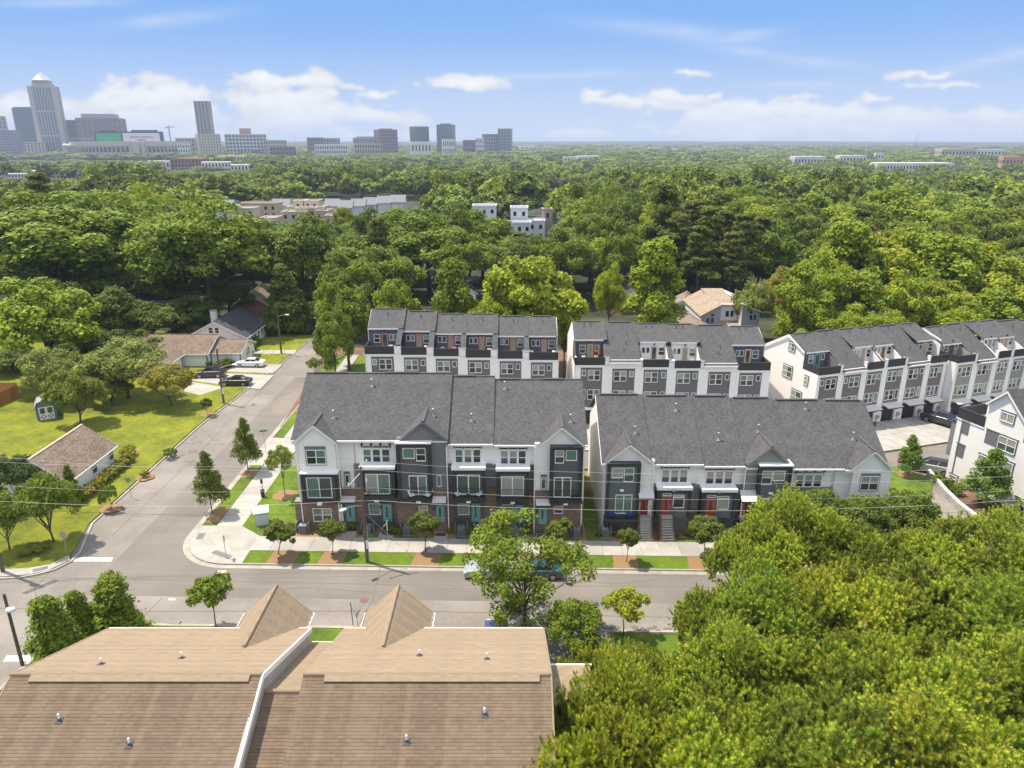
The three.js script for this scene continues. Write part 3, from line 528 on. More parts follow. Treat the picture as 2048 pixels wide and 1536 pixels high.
  Sur([135, 537, 272, 662], zG); W([142, 560, 270, 656], zG + 0.05, { cols: 2 }); Sur([392, 703, 432, 806], zW + 0.05); W([398, 722, 428, 802], zW + 0.1, { hung: false, pane: M.glassMid });
  W([778, 548, 857, 617], zB - 0.18, { hung: false, pane: M.glassTeal }); W([866, 548, 929, 634], zB - 0.18, {}); W([1003, 728, 1033, 803], zG + 0.02, { hung: false, pane: M.glassTeal });
  W([1783, 562, 1843, 648], zB - 0.18, {}); W([1855, 562, 1929, 631], zB - 0.18, { hung: false, pane: M.glassTeal }); Sur([1688, 722, 1727, 824], zG); W([1692, 742, 1723, 820], zG + 0.05, { hung: false, pane: M.glassMid });
  W([187, 945, 310, 1033], zG + 0.09, { cols: 2 }); W([555, 913, 633, 987], zW + 0.1, { hung: false, pane: M.glassTeal }); W([885, 927, 946, 987], zG + 0.1, {}); W([1143, 915, 1219, 988], zW + 0.1, { hung: false, pane: M.glassTeal }); W([1435, 920, 1506, 996], zW + 0.1, { hung: false, pane: M.glassTeal }); W([1775, 928, 1836, 980], zG + 0.1, {});
  // entrances
  const D = (r, z) => { const [x0, x1, y0, y1] = R(...r, z); door(o, x0, x1, y0, y1, z, M.teal, { frame: M.surround }); part('wall_lamp', b6(x0 - 0.22, x0 - 0.12, y1 - 0.5, y1 - 0.2, z, z + 0.14), M.darkMetal, o); return [x0, x1, y0]; };
  const drs = [D([405, 922, 462, 1033], zW + 0.18), D([647, 917, 706, 1032], zW + 0.12), D([1000, 925, 1053, 1035], zG + 0.13), D([1235, 915, 1289, 1033], zW + 0.12), D([1520, 925, 1576, 1040], zW + 0.13), D([1675, 940, 1729, 1050], zG + 0.13)];
  // ground-floor wall of the recessed units is dark
  for (const r of [[522, 895, 722, 1040], [1112, 902, 1322, 1042], [1397, 908, 1610, 1047]]) { const [x0, x1, y0, y1] = R(...r, zW + 0.09); part('wall_panel', b6(x0, x1, yBase, y1, zW - 0.1, zW + 0.095), M.bayDark, o); }
  // canopies over the brick entrances
  for (const [r, z] of [[[367, 868, 466, 905], zW], [[973, 873, 1064, 912], zG], [[1657, 890, 1752, 928], zG]]) { const [x0, x1, y0, y1] = R(...r, z + 0.5), c = part('canopy', slab([[x0, y1 - 0.35, z + 1.0], [x1, y1 - 0.35, z + 1.0], [x1, y1 - 0.1, z + 0.1], [x0, y1 - 0.1, z + 0.1]], [0, 1, 0.2], 0.06), M.canopy, o); part('fascia', b6(x0, x1, y1 - 0.58, y1 - 0.42, z + 0.94, z + 1.0), M.black, c); }
  // downpipes
  for (const [x, y0, z] of [[68, 515, zG + 0.06], [341, 520, zG + 0.06], [1066, 530, zG + 0.06], [1650, 535, zG + 0.06], [1972, 540, zG + 0.06]]) { const a = p(x, y0, z); part('downpipe', [b6(a[0] - 0.05, a[0] + 0.05, 0.1, a[1] - 0.1, z, z + 0.08)], M.whiteTrim, o); }
  for (const [x, y] of [[575, 140], [322, 345], [980, 337], [1232, 370], [1452, 155], [1886, 373]]) { let z = zE; for (; z > zR; z -= 0.05) { const q = p(x, y, z); if (q[1] <= roofAt(q[0], z)) break; } const q = p(x, y, z); flue(o, q[0], roofAt(q[0], z), z); }
  // front paths
  drs.forEach(([x0, x1, y0], i) => { const a = x0 - 0.25, b = x1 + 0.3; const t = struct('front_path', [padG([[a, -61.96], [b, -61.96], [b, -63.55], [a, -63.55]], 0.13, 0.15)], M.concrete); struct('front_path', [padG([[a, -63.57], [b, -63.57], [b, zW + 0.1], [a, zW + 0.1]], 0.14, 0.16)], M.concreteB); const d = tag(obj('doormat', b6(x0 - 0.1, x1 + 0.1, hG(x0) + 0.14, hG(x0) + 0.165, zW + 0.35 + (i === 2 || i === 5 ? 0.65 : 0), zW + 0.95 + (i === 2 || i === 5 ? 0.65 : 0)), std(0.09, 0.045, 0.03, 0.95)), 'brown doormat in front of a teal front door', 'doormat', 'doormats at the teal doors'); });
  // balcony chairs
  const [bx0, bx1, by] = decks[2], pale = std(0.42, 0.56, 0.6, 0.6), white = std(0.72, 0.75, 0.78, 0.6), wicker = std(0.36, 0.16, 0.07, 0.8);
  chair('balcony_chair', 'pale blue bucket chair on the balcony, left of the small table', bx0 + 0.55, by, zB + 0.02, 0.7, pale); chair('balcony_chair', 'pale blue bucket chair on the balcony, right of the small table', bx1 - 0.6, by, zB + 0.02, -0.7, pale);
  { const t = thing('side_table', 'small round table between two pale blue balcony chairs', 'table', [(bx0 + bx1) / 2, by, zB + 0.05]); obj('table_top', new THREE.CylinderGeometry(0.25, 0.25, 0.03, 18).translate(0, 0.45, 0), M.darkMetal, t); obj('leg', bar([0, 0.01, 0], [0, 0.44, 0], 0.02), M.darkMetal, t); obj('base', new THREE.CylinderGeometry(0.16, 0.18, 0.02, 16).translate(0, 0.011, 0), M.darkMetal, t); }
  chair('balcony_chair', 'white chair on the dark gabled unit\'s balcony, left one', decks[1][0] + 0.4, decks[1][2], zB + 0.05, 0.5, white); chair('balcony_chair', 'white chair on the dark gabled unit\'s balcony, right one', decks[1][1] - 0.4, decks[1][2], zB + 0.05, -0.5, white);
  chair('balcony_chair', 'brown wicker chair on a balcony behind the utility pole', decks[0][0] + 0.55, decks[0][2], zB + 0.03, 0.3, wicker);
  chair('balcony_chair', 'dark chair on the end balcony over the brick wall', decks[4][1] - 0.7, decks[4][2], zB + 0.05, -0.5, M.darkMetal);
}
// ---------- second front row: raised, red doors ----------
const T2 = placed('townhouse_row', 'grey townhouse row with red front doors and concrete stairs up from the pavement', 'townhouses', [25, -0.4, -70.5]);
{
  const o = T2, zW = -64.6, zG = -64.0, zB = -63.35, zR = -71.3, zE = -64.05;
  const p = (x, y, z) => PZ(1170 + x / 3.2508, 770 + y / 3.2508, z), R = (a, b, c, d, z) => { const l = p(a, (b + d) / 2, z)[0], r = p(c, (b + d) / 2, z)[0], t = p((a + c) / 2, b, z)[1], u = p((a + c) / 2, d, z)[1]; return [l, r, u, t]; };
  const bx = [[97, 60, 510], [438, 68, 514], [775, 70, 526], [1045, 82, 535], [1345, 95, 543], [1690, 98, 550]].map(([x, ry, ey]) => [p(x, ey, zE)[0], p(900, ry, zR)[1], p(900, ey, zE)[1]]), xEnd = p(1990, 545, zE)[0];
  bx[0][0] = p(112, 500, zE)[0];
  const secs = bx.map(([x, yR, yE], i) => ({ x0: x, x1: i < 5 ? bx[i + 1][0] : xEnd, yR, yE }));
  const x0 = secs[0].x0 + 0.3, x1 = xEnd - 0.3, base = -0.5;
  part('wall', b6(x0, x1, base, secs[5].yE - 0.05, -77.8, zW - 0.1), M.white, o);
  const side = (x, s) => prism([[-77.8, base], [zW, base], [zW, s.yE], [zR, s.yR - 0.25], [-77.8, s.yE]], 0, 0.12).rotateY(-Math.PI / 2).translate(x, 0, 0);
  part('side_wall', side(x0 + 0.06, secs[0]), M.white, o); part('side_wall', side(x1 + 0.06, secs[5]), M.white, o);
  secs.forEach((s, i) => {
    const r = part('roof', [roofPlane(s.x0, s.x1 - 0.02, s.yE, zE, s.yR, zR), roofPlane(s.x0, s.x1 - 0.02, s.yE + 0.6, -78.5, s.yR, zR)], M.shingle, o);
    part('ridge_vent', b6(s.x0 + 0.4, s.x1 - 0.5, s.yR - 0.03, s.yR + 0.07, zR - 0.16, zR + 0.16), M.ridge, r);
    part('eave_gutter', [b6(s.x0 + 0.02, s.x1 - 0.04, s.yE - 0.2, s.yE - 0.03, zE - 0.02, zE + 0.12)], M.whiteTrim, r);
  });
  part('rake_board', [slab([[x0 - 0.33, secs[0].yE - 0.3, zE], [x0 - 0.33, secs[0].yE - 0.05, zE], [x0 - 0.33, secs[0].yR - 0.05, zR], [x0 - 0.33, secs[0].yR - 0.3, zR]].reverse(), [1, 0, 0], 0.04)], M.whiteTrim, o);
  const roofAt = (x, z) => { const s = secs.find((q) => x < q.x1) ?? secs[5]; return s.yE + (s.yR - s.yE) * (zE - z) / (zE - zR); };
  const gable = (xl, xr, eL, eR, ax, ay, rakeMat, wm, kind) => {
    const [a] = p(xl, 620, zG), [b] = p(xr, 620, zG), q = (e) => p(e[0], e[1], zG + 0.25), yE = Math.min(q(eL)[1], q(eR)[1]), gy = p(ax, ay, zG + 0.25)[1], rx0 = q(eL)[0], rx1 = q(eR)[0], cx = (rx0 + rx1) / 2, slope = (gy - yE) / ((rx1 - rx0) / 2), yTop = gy - 0.16;
    part('wall_panel', kind === 'b' ? battens(a, b, base, yE + 0.05, zW - 0.2, zG) : lap(a, b, base, yE + 0.05, zW - 0.2, zG), wm, o);
    part('gable_wall', prism([[a, yE + 0.04], [b, yE + 0.04], [b, yTop - slope * Math.abs(b - cx)], [cx, yTop], [a, yTop - slope * Math.abs(a - cx)]], zW - 0.2, zG + 0.004), wm, o);
    let zb = zE; while (zb > zR && roofAt(cx, zb) < gy) zb -= 0.05;
    const gr = part('gable_roof', crossGable(cx, gy, rx0, rx1, yE, zG + 0.3, zb - 0.3), M.shingle, o);
    part('rake_board', rakeBoards(cx, gy - 0.02, rx0 + 0.03, rx1 - 0.03, yE, zG + 0.26, 0.22), rakeMat, gr);
    part('ridge_cap', b6(cx - 0.13, cx + 0.13, gy - 0.08, gy + 0.025, zb, zG + 0.28), M.ridge, gr);
  };
  gable(130, 447, [130, 505], [450, 495], 305, 385, M.whiteTrim, M.white, 'l'); gable(1050, 1335, [1055, 505], [1352, 522], 1205, 400, M.sage, M.sage, 'l'); gable(1735, 1985, [1728, 548], [2014, 530], 1885, 428, M.whiteTrim, M.white, 'b');
  const face = (r, z, m) => { const [a, b, y0, y1] = R(...r, z); part('wall_panel', m === M.white ? b6(a, b, y0, y1, zW - 0.2, z) : lap(a, b, y0, y1, zW - 0.2, z), m, o); };
  face([445, 517, 727, 637], zW + 0.1, M.white); face([445, 638, 727, 1000], zW + 0.06, M.sage); face([727, 526, 1055, 645], zW + 0.1, M.white); face([725, 646, 1055, 1000], zW + 0.06, M.sage); face([1333, 545, 1598, 662], zW + 0.1, M.white); face([1333, 663, 1598, 1000], zW + 0.06, M.greySiding); face([1598, 548, 1738, 1000], zW + 0.12, M.white);
  const brick = (r, z) => { const [a, b, , y1] = R(...r, z); part('brick_base', b6(a, b, base, y1, zW - 0.2, z), M.brick, o); };
  brick([672, 812, 748, 900], zW + 0.16); brick([965, 830, 1020, 950], zW + 0.16); brick([445, 840, 480, 960], zW + 0.15); brick([1050, 860, 1335, 950], zG + 0.06);
  const bay = (r, cap, capH) => { const [a, b, y0, y1] = R(...r, zB), f = 0.26, m = part('bay', b6(a + f, b - f, y0 + 0.02, y1 - f, zW - 0.1, zB - 0.2), M.bayTeal, o); part('bay_frame', [b6(a, a + f, y0, y1, zW - 0.1, zB), b6(b - f, b, y0, y1, zW - 0.1, zB), b6(a + f, b - f, y1 - f, y1, zW - 0.1, zB)], M.black, m); if (cap) part('bay_cap', b6(a - 0.06, b + 0.06, y1, y1 + capH, zW - 0.1, zB + 0.06), M.whiteTrim, m); return [a, b, y0, y1]; };
  bay([140, 512, 356, 880], 0); bay([467, 684, 688, 868], 1, 0.3); bay([757, 697, 980, 873], 1, 0.3); bay([1122, 531, 1332, 855], 1, 0.16);
  const W = (r, z, opt) => { const [a, b, y0, y1] = R(...r, z); win(o, a, b, y0, y1, z, opt); };
  const zI = zB - 0.2;
  W([172, 536, 247, 603], zI, { hung: false, pane: M.glassBlind }); W([253, 536, 318, 628], zI, {}); W([195, 712, 304, 834], zI, { cols: 2, hung: false, pane: M.glassTeal, name: 'sliding_door' });
  W([570, 730, 643, 797], zI, { hung: false, pane: M.glassDark }); W([572, 713, 645, 727], zI, { hung: false, pane: M.glassDark, name: 'transom' }); W([857, 740, 934, 808], zI, { hung: false, pane: M.glassBlind }); W([858, 722, 936, 737], zI, { hung: false, pane: M.glassDark, name: 'transom' });
  W([1147, 557, 1214, 647], zI, { upper: M.glassBlind }); W([1220, 557, 1298, 622], zI, { hung: false, pane: M.glassBlind }); W([1127, 735, 1240, 832], zI, { cols: 2, hung: false, name: 'sliding_door' });
  const w3 = (r, z) => { const [a, b, y0, y1] = R(...r, z), g = (b - a) / 3; for (let k = 0; k < 3; k++) { win(o, a + g * k + 0.05, a + g * (k + 1) - 0.05, y0, y0 + (y1 - y0) * 0.8, z, { upper: M.glassBlind }); win(o, a + g * k + 0.05, a + g * (k + 1) - 0.05, y0 + (y1 - y0) * 0.84, y1, z, { hung: false, pane: M.glassDark, name: 'transom' }); } for (let k = 0; k <= 3; k++) { const x = a + g * k; part('bracket', [b6(x - 0.06, x + 0.06, y1 - 0.25, y1 + 0.25, z - 0.05, z + 0.12), b6(x - 0.06, x + 0.06, y1 + 0.1, y1 + 0.25, z + 0.12, z + 0.42)], M.black, o); } };
  w3([495, 527, 670, 633], zW + 0.1); w3([783, 538, 962, 645], zW + 0.1); w3([1363, 562, 1542, 662], zW + 0.1);
  { const [a, b, y0, y1] = R(1787, 575, 1913, 690, zG); part('window_surround', b6(a, b, y0, y1, zW - 0.1, zG + 0.04), M.surround, o); } W([1790, 592, 1905, 684], zG + 0.04, { cols: 2, upper: M.glassBlind });
  for (const r of [[228, 682, 253, 693], [567, 680, 592, 690], [860, 692, 885, 702], [1195, 701, 1221, 712]]) { const [a, b, y0, y1] = R(...r, zB + 0.05); part('number_plate', b6(a, b, y0, y1, zB - 0.1, zB + 0.06), M.whiteTrim, o); }
  const D = (r, z, tr) => { const [a, b, y0, y1] = R(...r, z); door(o, a, b, y0, y1, z, M.red, { frame: tr ? M.bayTeal : M.whiteTrim }); if (tr) win(o, a, b, y1 + 0.12, y1 + 0.4, z, { hung: false, pane: M.glassDark, name: 'transom' }); part('wall_lamp', b6(a - 0.3, a - 0.18, y1 - 0.4, y1 - 0.08, z, z + 0.14), M.darkMetal, o); return [a, b, y0]; };
  const drs = [D([357, 735, 409, 840], zG + 0.02, 0), D([500, 727, 555, 840], zI, 1), D([788, 737, 844, 850], zI, 1), D([1015, 750, 1076, 858], zG + 0.02, 0)];
  for (const [r, z] of [[[347, 680, 446, 718], zG], [[1012, 700, 1133, 740], zG]]) { const [a, b, y0, y1] = R(...r, z + 0.5), c = part('canopy', slab([[a, y0 + 0.02, z + 1.1], [b, y0 + 0.02, z + 1.1], [b, y1 + 0.05, z + 0.02], [a, y1 + 0.05, z + 0.02]], [0, 1, 0.3], 0.06), M.canopy, o); part('fascia', b6(a, b, y0 - 0.2, y0 - 0.06, z + 1.03, z + 1.09), M.black, c); }
  for (const [x, y0] of [[133, 520], [1048, 535], [1336, 552], [448, 520]]) { const a = p(x, y0, zG + 0.06); part('downpipe', b6(a[0] - 0.05, a[0] + 0.05, base, a[1] - 0.1, zG + 0.02, zG + 0.1), M.whiteTrim, o); }
  for (const [x, y] of [[325, 315], [590, 165], [866, 355], [1125, 303], [1433, 157], [1742, 352]]) { let z = zE; for (; z > zR; z -= 0.05) { const q = p(x, y, z); if (q[1] <= roofAt(q[0], z)) break; } const q = p(x, y, z); flue(o, q[0], roofAt(q[0], z), z); }
  // porch deck of the first unit
  { const y = drs[0][2]; const [a, b] = R(130, 850, 345, 905, zB + 0.5); part('porch_deck', [b6(a, b, y - 0.25, y - 0.02, zW, zB + 0.55), b6(a, b, base, y - 0.25, zW, zB + 0.2)], M.black, o);
    const bars = [b6(a, b, y + 0.9, y + 0.95, zB + 0.5, zB + 0.55)]; for (let k = 0; k <= 16; k++) { const x = a + (b - a) * k / 16; bars.push(b6(x - 0.012, x + 0.012, y - 0.02, y + 0.9, zB + 0.515, zB + 0.535)); } part('porch_rail', bars, M.darkMetal, o);
    const blue = std(0.015, 0.06, 0.3, 0.6); chair('porch_chair', 'blue chair on the raised porch beside the red door, left one', a + 0.8, y - 0.02, zB + 0.0, 0.2, blue); chair('porch_chair', 'blue chair on the raised porch beside the red door, right one', b - 0.8, y - 0.02, zB + 0.0, -0.3, blue); }
  // stairs up to the doors
  const stair = (d, label) => {
    const [a, b, y] = d, xc = (a + b) / 2, w = 1.25, zT = zB + 0.35, zBot = -62.0, yB = hG(xc) + 0.13, n = 9, t = placed('front_stairs', label, 'stairs', [xc, yB, zBot], 'front stairs');
    part('landing', b6(xc - w / 2, xc + w / 2, y - 0.2, y - 0.02, zW + 0.1, zT), M.concrete, t);
    for (let k = 0; k < n; k++) { const z = zBot + (zT - zBot) * k / n, z2 = zBot + (zT - zBot) * (k + 1) / n, h = yB + (y - 0.03 - yB) * (k + 1) / n; part('step', b6(xc - w / 2 + 0.05, xc + w / 2 - 0.05, h - 0.16, h - 0.01, z2 - 0.02, z - 0.004), M.concreteC, t); }
    for (const s of [-1, 1]) { const x = xc + s * w / 2, dy = y - yB; part('stringer', slab([[x + 0.12, yB + 0.05, zBot + 0.1], [x + 0.12, y + 0.05, zT], [x - 0.06, y + 0.05, zT], [x - 0.06, yB + 0.05, zBot + 0.1]].reverse().map((q) => q), [0, 1, 0.6], 0.3), M.brick, t);
      const rl = [bar([x, yB + 0.95, zBot + 0.1], [x, y + 0.95, zT], 0.025), bar([x, y + 0.95, zT], [x, y + 0.95, zW + 0.3], 0.025)]; for (let k = 0; k <= 7; k++) { const f = k / 7; rl.push(bar([x, yB + dy * f, zBot + 0.1 + (zT - zBot - 0.1) * f], [x, yB + dy * f + 0.95, zBot + 0.1 + (zT - zBot - 0.1) * f], 0.014, 0.014, 5)); } part('handrail', rl, M.darkMetal, t); }
  };
  stair(drs[0], 'concrete front stairs to the red door under a sloping canopy beside the raised porch'); stair(drs[1], 'concrete front stairs with brick stringers to a red door beside the dark window'); stair(drs[2], 'front stairs to a red door behind the round street tree'); stair(drs[3], 'front stairs to a red door beside the sage green gabled unit');
}
// ---------- rows behind: garage side, roof terraces ----------
// local frame: x along the facade, y up (world height), z outwards; facade at z = 0, ridge at zR
function rearRow(o, units, S) {
  const { base, zR = -6.5, slope = 0.55, col, trim = M.white, canopy = false, depth = 13 } = S, N = units.length;
  const X0 = units[0].u0, X1 = units[N - 1].u1;
  const eaveY = (u) => u.ridge - slope * (0.3 - zR);
  units.forEach((u, i) => {
    const { u0, u1, top, ridge } = u, F = top - 1.05, k = u.kind, gh = u.gh ?? base + 2.75;
    const wTop = k === 'r' ? eaveY(u) + 0.25 : F + 0.05, hi = k === 'r' ? wTop : F - 0.05;
    // white frame of the facade: pilasters and header, grey panel set back between
    const [p0, p1] = u.panel, pt = top - 1.45;
    part('wall_panel', [b6(u0, p0, base, hi, -0.4, 0), b6(p1, u1, base, hi, -0.4, 0), b6(p0, p1, pt, hi, -0.4, 0), b6(p0, p1, gh, gh + 0.35, -0.4, 0)], trim, o);
    part('wall_panel', lap(p0, p1, gh + 0.35, pt, -0.4, -0.09), u.col ?? col, o);
    // windows, two floors
    const pw = p1 - p0, flip = u.flip, wx = flip ? p1 - 0.28 - Math.min(1.75, pw * 0.56) : p0 + 0.2, ww = Math.min(1.75, pw * 0.56), sx = flip ? p0 + 0.15 : p1 - 0.75;
    for (let f = 0; f < 2; f++) {
      const y1 = top - 1.8 - f * 2.8; if (y1 - 1.5 < gh + 0.35) continue;
      win(o, wx, wx + ww * 0.49, y1 - 1.48, y1, -0.09, u.win ?? {}); win(o, wx + ww * 0.51, wx + ww, y1 - 1.48, y1, -0.09, u.win ?? {});
      win(o, sx, sx + 0.58, y1 - (f ? 1.4 : 0.85), y1 - 0.02, -0.09, { hung: false });
    }
    part('garage_door', [b6(p0 + 0.25, p1 - 0.25, base, gh - 0.1, -0.5, -0.3)], M.black, o);
    part('wall_panel', [b6(p0, p0 + 0.25, base, gh, -0.4, 0), b6(p1 - 0.25, p1, base, gh, -0.4, 0), b6(p0 + 0.25, p1 - 0.25, gh - 0.1, gh, -0.4, 0)], trim, o);
    if (canopy) {
      const c = part('garage_canopy', slab([[p0 + 0.05, gh + 0.05, 1.25], [p1 - 0.05, gh + 0.05, 1.25], [p1 - 0.05, gh + 0.3, 0.02], [p0 + 0.05, gh + 0.3, 0.02]], [0, 1, 0.2], 0.07), M.canopy, o);
      part('fascia', b6(p0 + 0.05, p1 - 0.05, gh - 0.14, gh - 0.03, 1.17, 1.23), M.black, c);
      for (const x of [p0 + 0.12, p1 - 0.12]) part('bracket', [bar([x, gh - 0.75, 0.03], [x, gh - 0.06, 1.1], 0.05, 0.05, 4), b6(x - 0.05, x + 0.05, gh - 0.8, gh, 0.0, 0.07)], M.black, c);
      part('meter_box', [b6(p1 + 0.12, p1 + 0.45, base + 0.9, base + 1.5, 0, 0.14), b6(p1 + 0.55, p1 + 0.75, base + 1.0, base + 1.35, 0, 0.12), b6(p1 + 0.26, p1 + 0.31, base, base + 0.9, 0.02, 0.08)], M.steel, o);
      part('garage_lamp', b6(p1 - 0.12, p1 + 0.02, gh - 0.55, gh - 0.32, 0, 0.13), M.whiteMetal, o);
    }
    const zT = -3.0;
    if (k === 't') {
      const [b0, b1] = u.band, eT = ridge - (u.dslope ?? 0.47) * (-zR + zT + 0.25), bw = b1 - b0;
      // parapet of dark panels
      const n = Math.max(4, Math.round(bw / 0.32)), pp = []; for (let q = 0; q < n; q++) pp.push(b6(b0 + bw * q / n + 0.008, b0 + bw * (q + 1) / n - 0.008, F - 0.04, top - 0.05, -0.02, 0.07)); pp.push(b6(b0, b1, top - 0.05, top, -0.05, 0.1));
      part('terrace_parapet', pp, M.black, o); part('parapet_wall', b6(b0, b1, F - 0.2, top - 0.06, -0.2, -0.025), u.inner ?? M.black, o);
      part('trim_band', [b6(b0 - 0.05, b1 + 0.05, F - 0.16, F - 0.045, -0.4, 0.13)], M.whiteTrim, o);
      part('terrace_floor', b6(u0 + 0.1, u1 - 0.1, F - 0.3, F - 0.06, zT, -0.2), M.concreteB, o);
      // back wall with door and windows
      const tc = u.tcol, ta = u.t0 ?? b0, tb = u.t1 ?? b1;
      part('terrace_wall', lap(ta, tb, F - 0.1, eT + 0.02, zT - 0.25, zT), tc, o);
      const dm = u.dcol, dx = ta + (tb - ta) * (u.dpos ?? 0.44), dw = 0.9;
      const dd = part('terrace_door', [b6(dx, dx + 0.17, F, F + 2.1, zT, zT + 0.07), b6(dx + dw - 0.17, dx + dw, F, F + 2.1, zT, zT + 0.07), b6(dx + 0.17, dx + dw - 0.17, F + 1.9, F + 2.1, zT, zT + 0.07), b6(dx + 0.17, dx + dw - 0.17, F, F + 0.25, zT, zT + 0.07)], dm, o);
      part('glass', b6(dx + 0.17, dx + dw - 0.17, F + 0.25, F + 1.9, zT, zT + 0.04), hash2(i, u.seed ?? 4) < 0.5 ? M.glassBlind : M.glassMid, dd); part('handle', b6(dx + 0.06, dx + 0.11, F + 0.9, F + 1.1, zT + 0.07, zT + 0.12), M.steel, dd);
      const big = (x) => win(o, x, x + 0.85, F + 0.75, F + 1.95, zT + 0.01, {}), sm = (x) => win(o, x, x + 0.52, F + 1.05, F + 1.95, zT + 0.01, { hung: false });
      if (u.bigLeft) { big(dx - 1.05); sm(dx + dw + 0.18); if (dx + dw + 1.35 < tb) sm(dx + dw + 0.8); } else { big(dx + dw + 0.14); sm(dx - 0.68); if (dx - 1.32 > ta) sm(dx - 1.3); }
      part('wall_lamp', b6(dx + 0.35, dx + 0.5, F + 2.25, F + 2.5, zT, zT + 0.15), M.darkMetal, o);
      const r = part('roof', roofPlane(u0 + 0.01, u1 - 0.01, eT, zT + 0.3, ridge, zR, 0.14), M.shingle, o);
      part('eave_fascia', b6(ta - 0.05, tb + 0.02, eT - 0.2, eT - 0.02, zT + 0.27, zT + 0.33), M.whiteTrim, r);
      const strip = (a, b, n) => { if (b - a < 0.12) return; const yE = ridge - slope * (0.02 - zR); const st = part('roof', roofPlane(a, b, yE, 0.02, ridge - slope * (zT + 0.2 - zR) * 1, zT + 0.2, 0.14), M.shingle, o); };
      const cheek = (x) => { const yA = ridge - slope * (0 - zR) - 0.02, yB = ridge - slope * (zT - zR) - 0.02; part('cheek_wall', prism([[zT, F - 0.1], [-0.2, F - 0.1], [-0.2, Math.max(F + 0.3, yA)], [zT, Math.max(yB, F + 0.4)]], 0, 0.1).rotateY(-Math.PI / 2).translate(x, 0, 0), u.cheek ?? tc, o); };
      if (tb < u1 - 0.12) { strip(tb, u1, 1); cheek(tb + 0.06); part('pier_cap', [b6(b1, u1, F - 0.1, top - 0.02, -0.45, 0.0), b6(b1 - 0.03, u1 + 0.03, top - 0.02, top + 0.03, -0.5, 0.04)], trim, o); part('pier_flashing', b6(b1, u1, top + 0.03, top + 0.06, -0.5, 0.03), M.ridge, o); }
      if (ta > u0 + 0.12) { strip(u0, ta, 1); cheek(ta + 0.04); part('pier_cap', [b6(u0, b0, F - 0.1, top - 0.02, -0.45, 0.0), b6(u0 - 0.03, b0 + 0.03, top - 0.02, top + 0.03, -0.5, 0.04)], trim, o); }
      if (u.endL) part('cheek_wall', [b6(u0 + 0.02, u0 + 0.14, F - 0.1, F + 1.0, zT, 0), b6(u0 - 0.04, u0 + 0.02, F - 0.04, F + 1.05, zT, 0.06)], M.black, o);
      if (u.endR) part('cheek_wall', [b6(u1 - 0.14, u1 - 0.02, F - 0.1, F + 1.0, zT, 0), b6(u1 - 0.02, u1 + 0.04, F - 0.04, F + 1.05, zT, 0.06)], M.black, o);
    } else {
      const yE = eaveY(u), r = part('roof', roofPlane(u0 + 0.01, u1 - 0.01, yE, 0.3, ridge, zR, 0.14), M.shingle, o);
      part('eave_gutter', b6(u0 + 0.03, u1 - 0.03, yE - 0.2, yE - 0.03, 0.27, 0.4), M.whiteTrim, r);
    }
    const back = part('roof', roofPlane(u0 + 0.01, u1 - 0.01, ridge - 0.55 * (depth + zR + 0.3), -depth - 0.3, ridge, zR, 0.14), M.shingle, o);
    part('ridge_vent', b6(u0 + 0.5, u1 - 0.6, ridge - 0.03, ridge + 0.07, zR - 0.16, zR + 0.16), M.ridge, back);
    if (i) { const q = units[i - 1], d = q.ridge - ridge; if (d > 0.05) part('step_wall', slab([[u0, q.ridge - 0.45 * (-3 - zR) - d - 0.1, -3], [u0, q.ridge - 0.45 * (-3 - zR), -3], [u0, q.ridge - 0.05, zR], [u0, ridge - 0.1, zR]].reverse(), [1, 0, 0], 0.03), M.surround, o); }
    // small roof vents
    for (const [fx, fz] of u.vents ?? [[0.5, -5.2]]) { const x = u0 + (u1 - u0) * fx, sl = k === 'r' || fz > -3 ? slope : (u.dslope ?? 0.47), y = ridge - sl * (fz - zR); part('roof_vent', [bar([x, y - 0.1, fz], [x, y + 0.35, fz], 0.05, 0.05, 8), bar([x, y + 0.33, fz], [x, y + 0.45, fz], 0.08, 0.06, 8)], M.ridge, o); }
  });
  // body, so no light passes through
  part('back_wall', b6(X0 + 0.3, X1 - 0.3, base, Math.min(...units.map((u) => u.ridge)) - 4.2, -depth, -depth + 0.2), trim, o);
  for (const [x, u] of [[X0 + 0.02, units[0]], [X1 + 0.1, units[N - 1]]]) {
    const F = u.top - 1.05, eT = u.ridge - (u.dslope ?? 0.47) * (-zR - 3 + 0.25), outl = [[-depth, base], [0, base], [0, u.kind === 't' ? F : eaveY(u)], ...(u.kind === 't' ? [[-3.1, F], [-3.1, eT - 0.1]] : []), [zR, u.ridge - 0.15], [-depth, u.ridge - 0.55 * (depth + zR)]];
    part('end_wall', prism(outl, 0, 0.12).rotateY(-Math.PI / 2).translate(x + 0.02, 0, 0), trim, o);
  }
}
const rowAt = (name, label, ox, oz, dx, dz, y = 0) => { const o = thing(name, label, 'townhouses', [ox, y, oz], Math.atan2(-dz, dx)); o.org = [0, y, 0]; return o; };
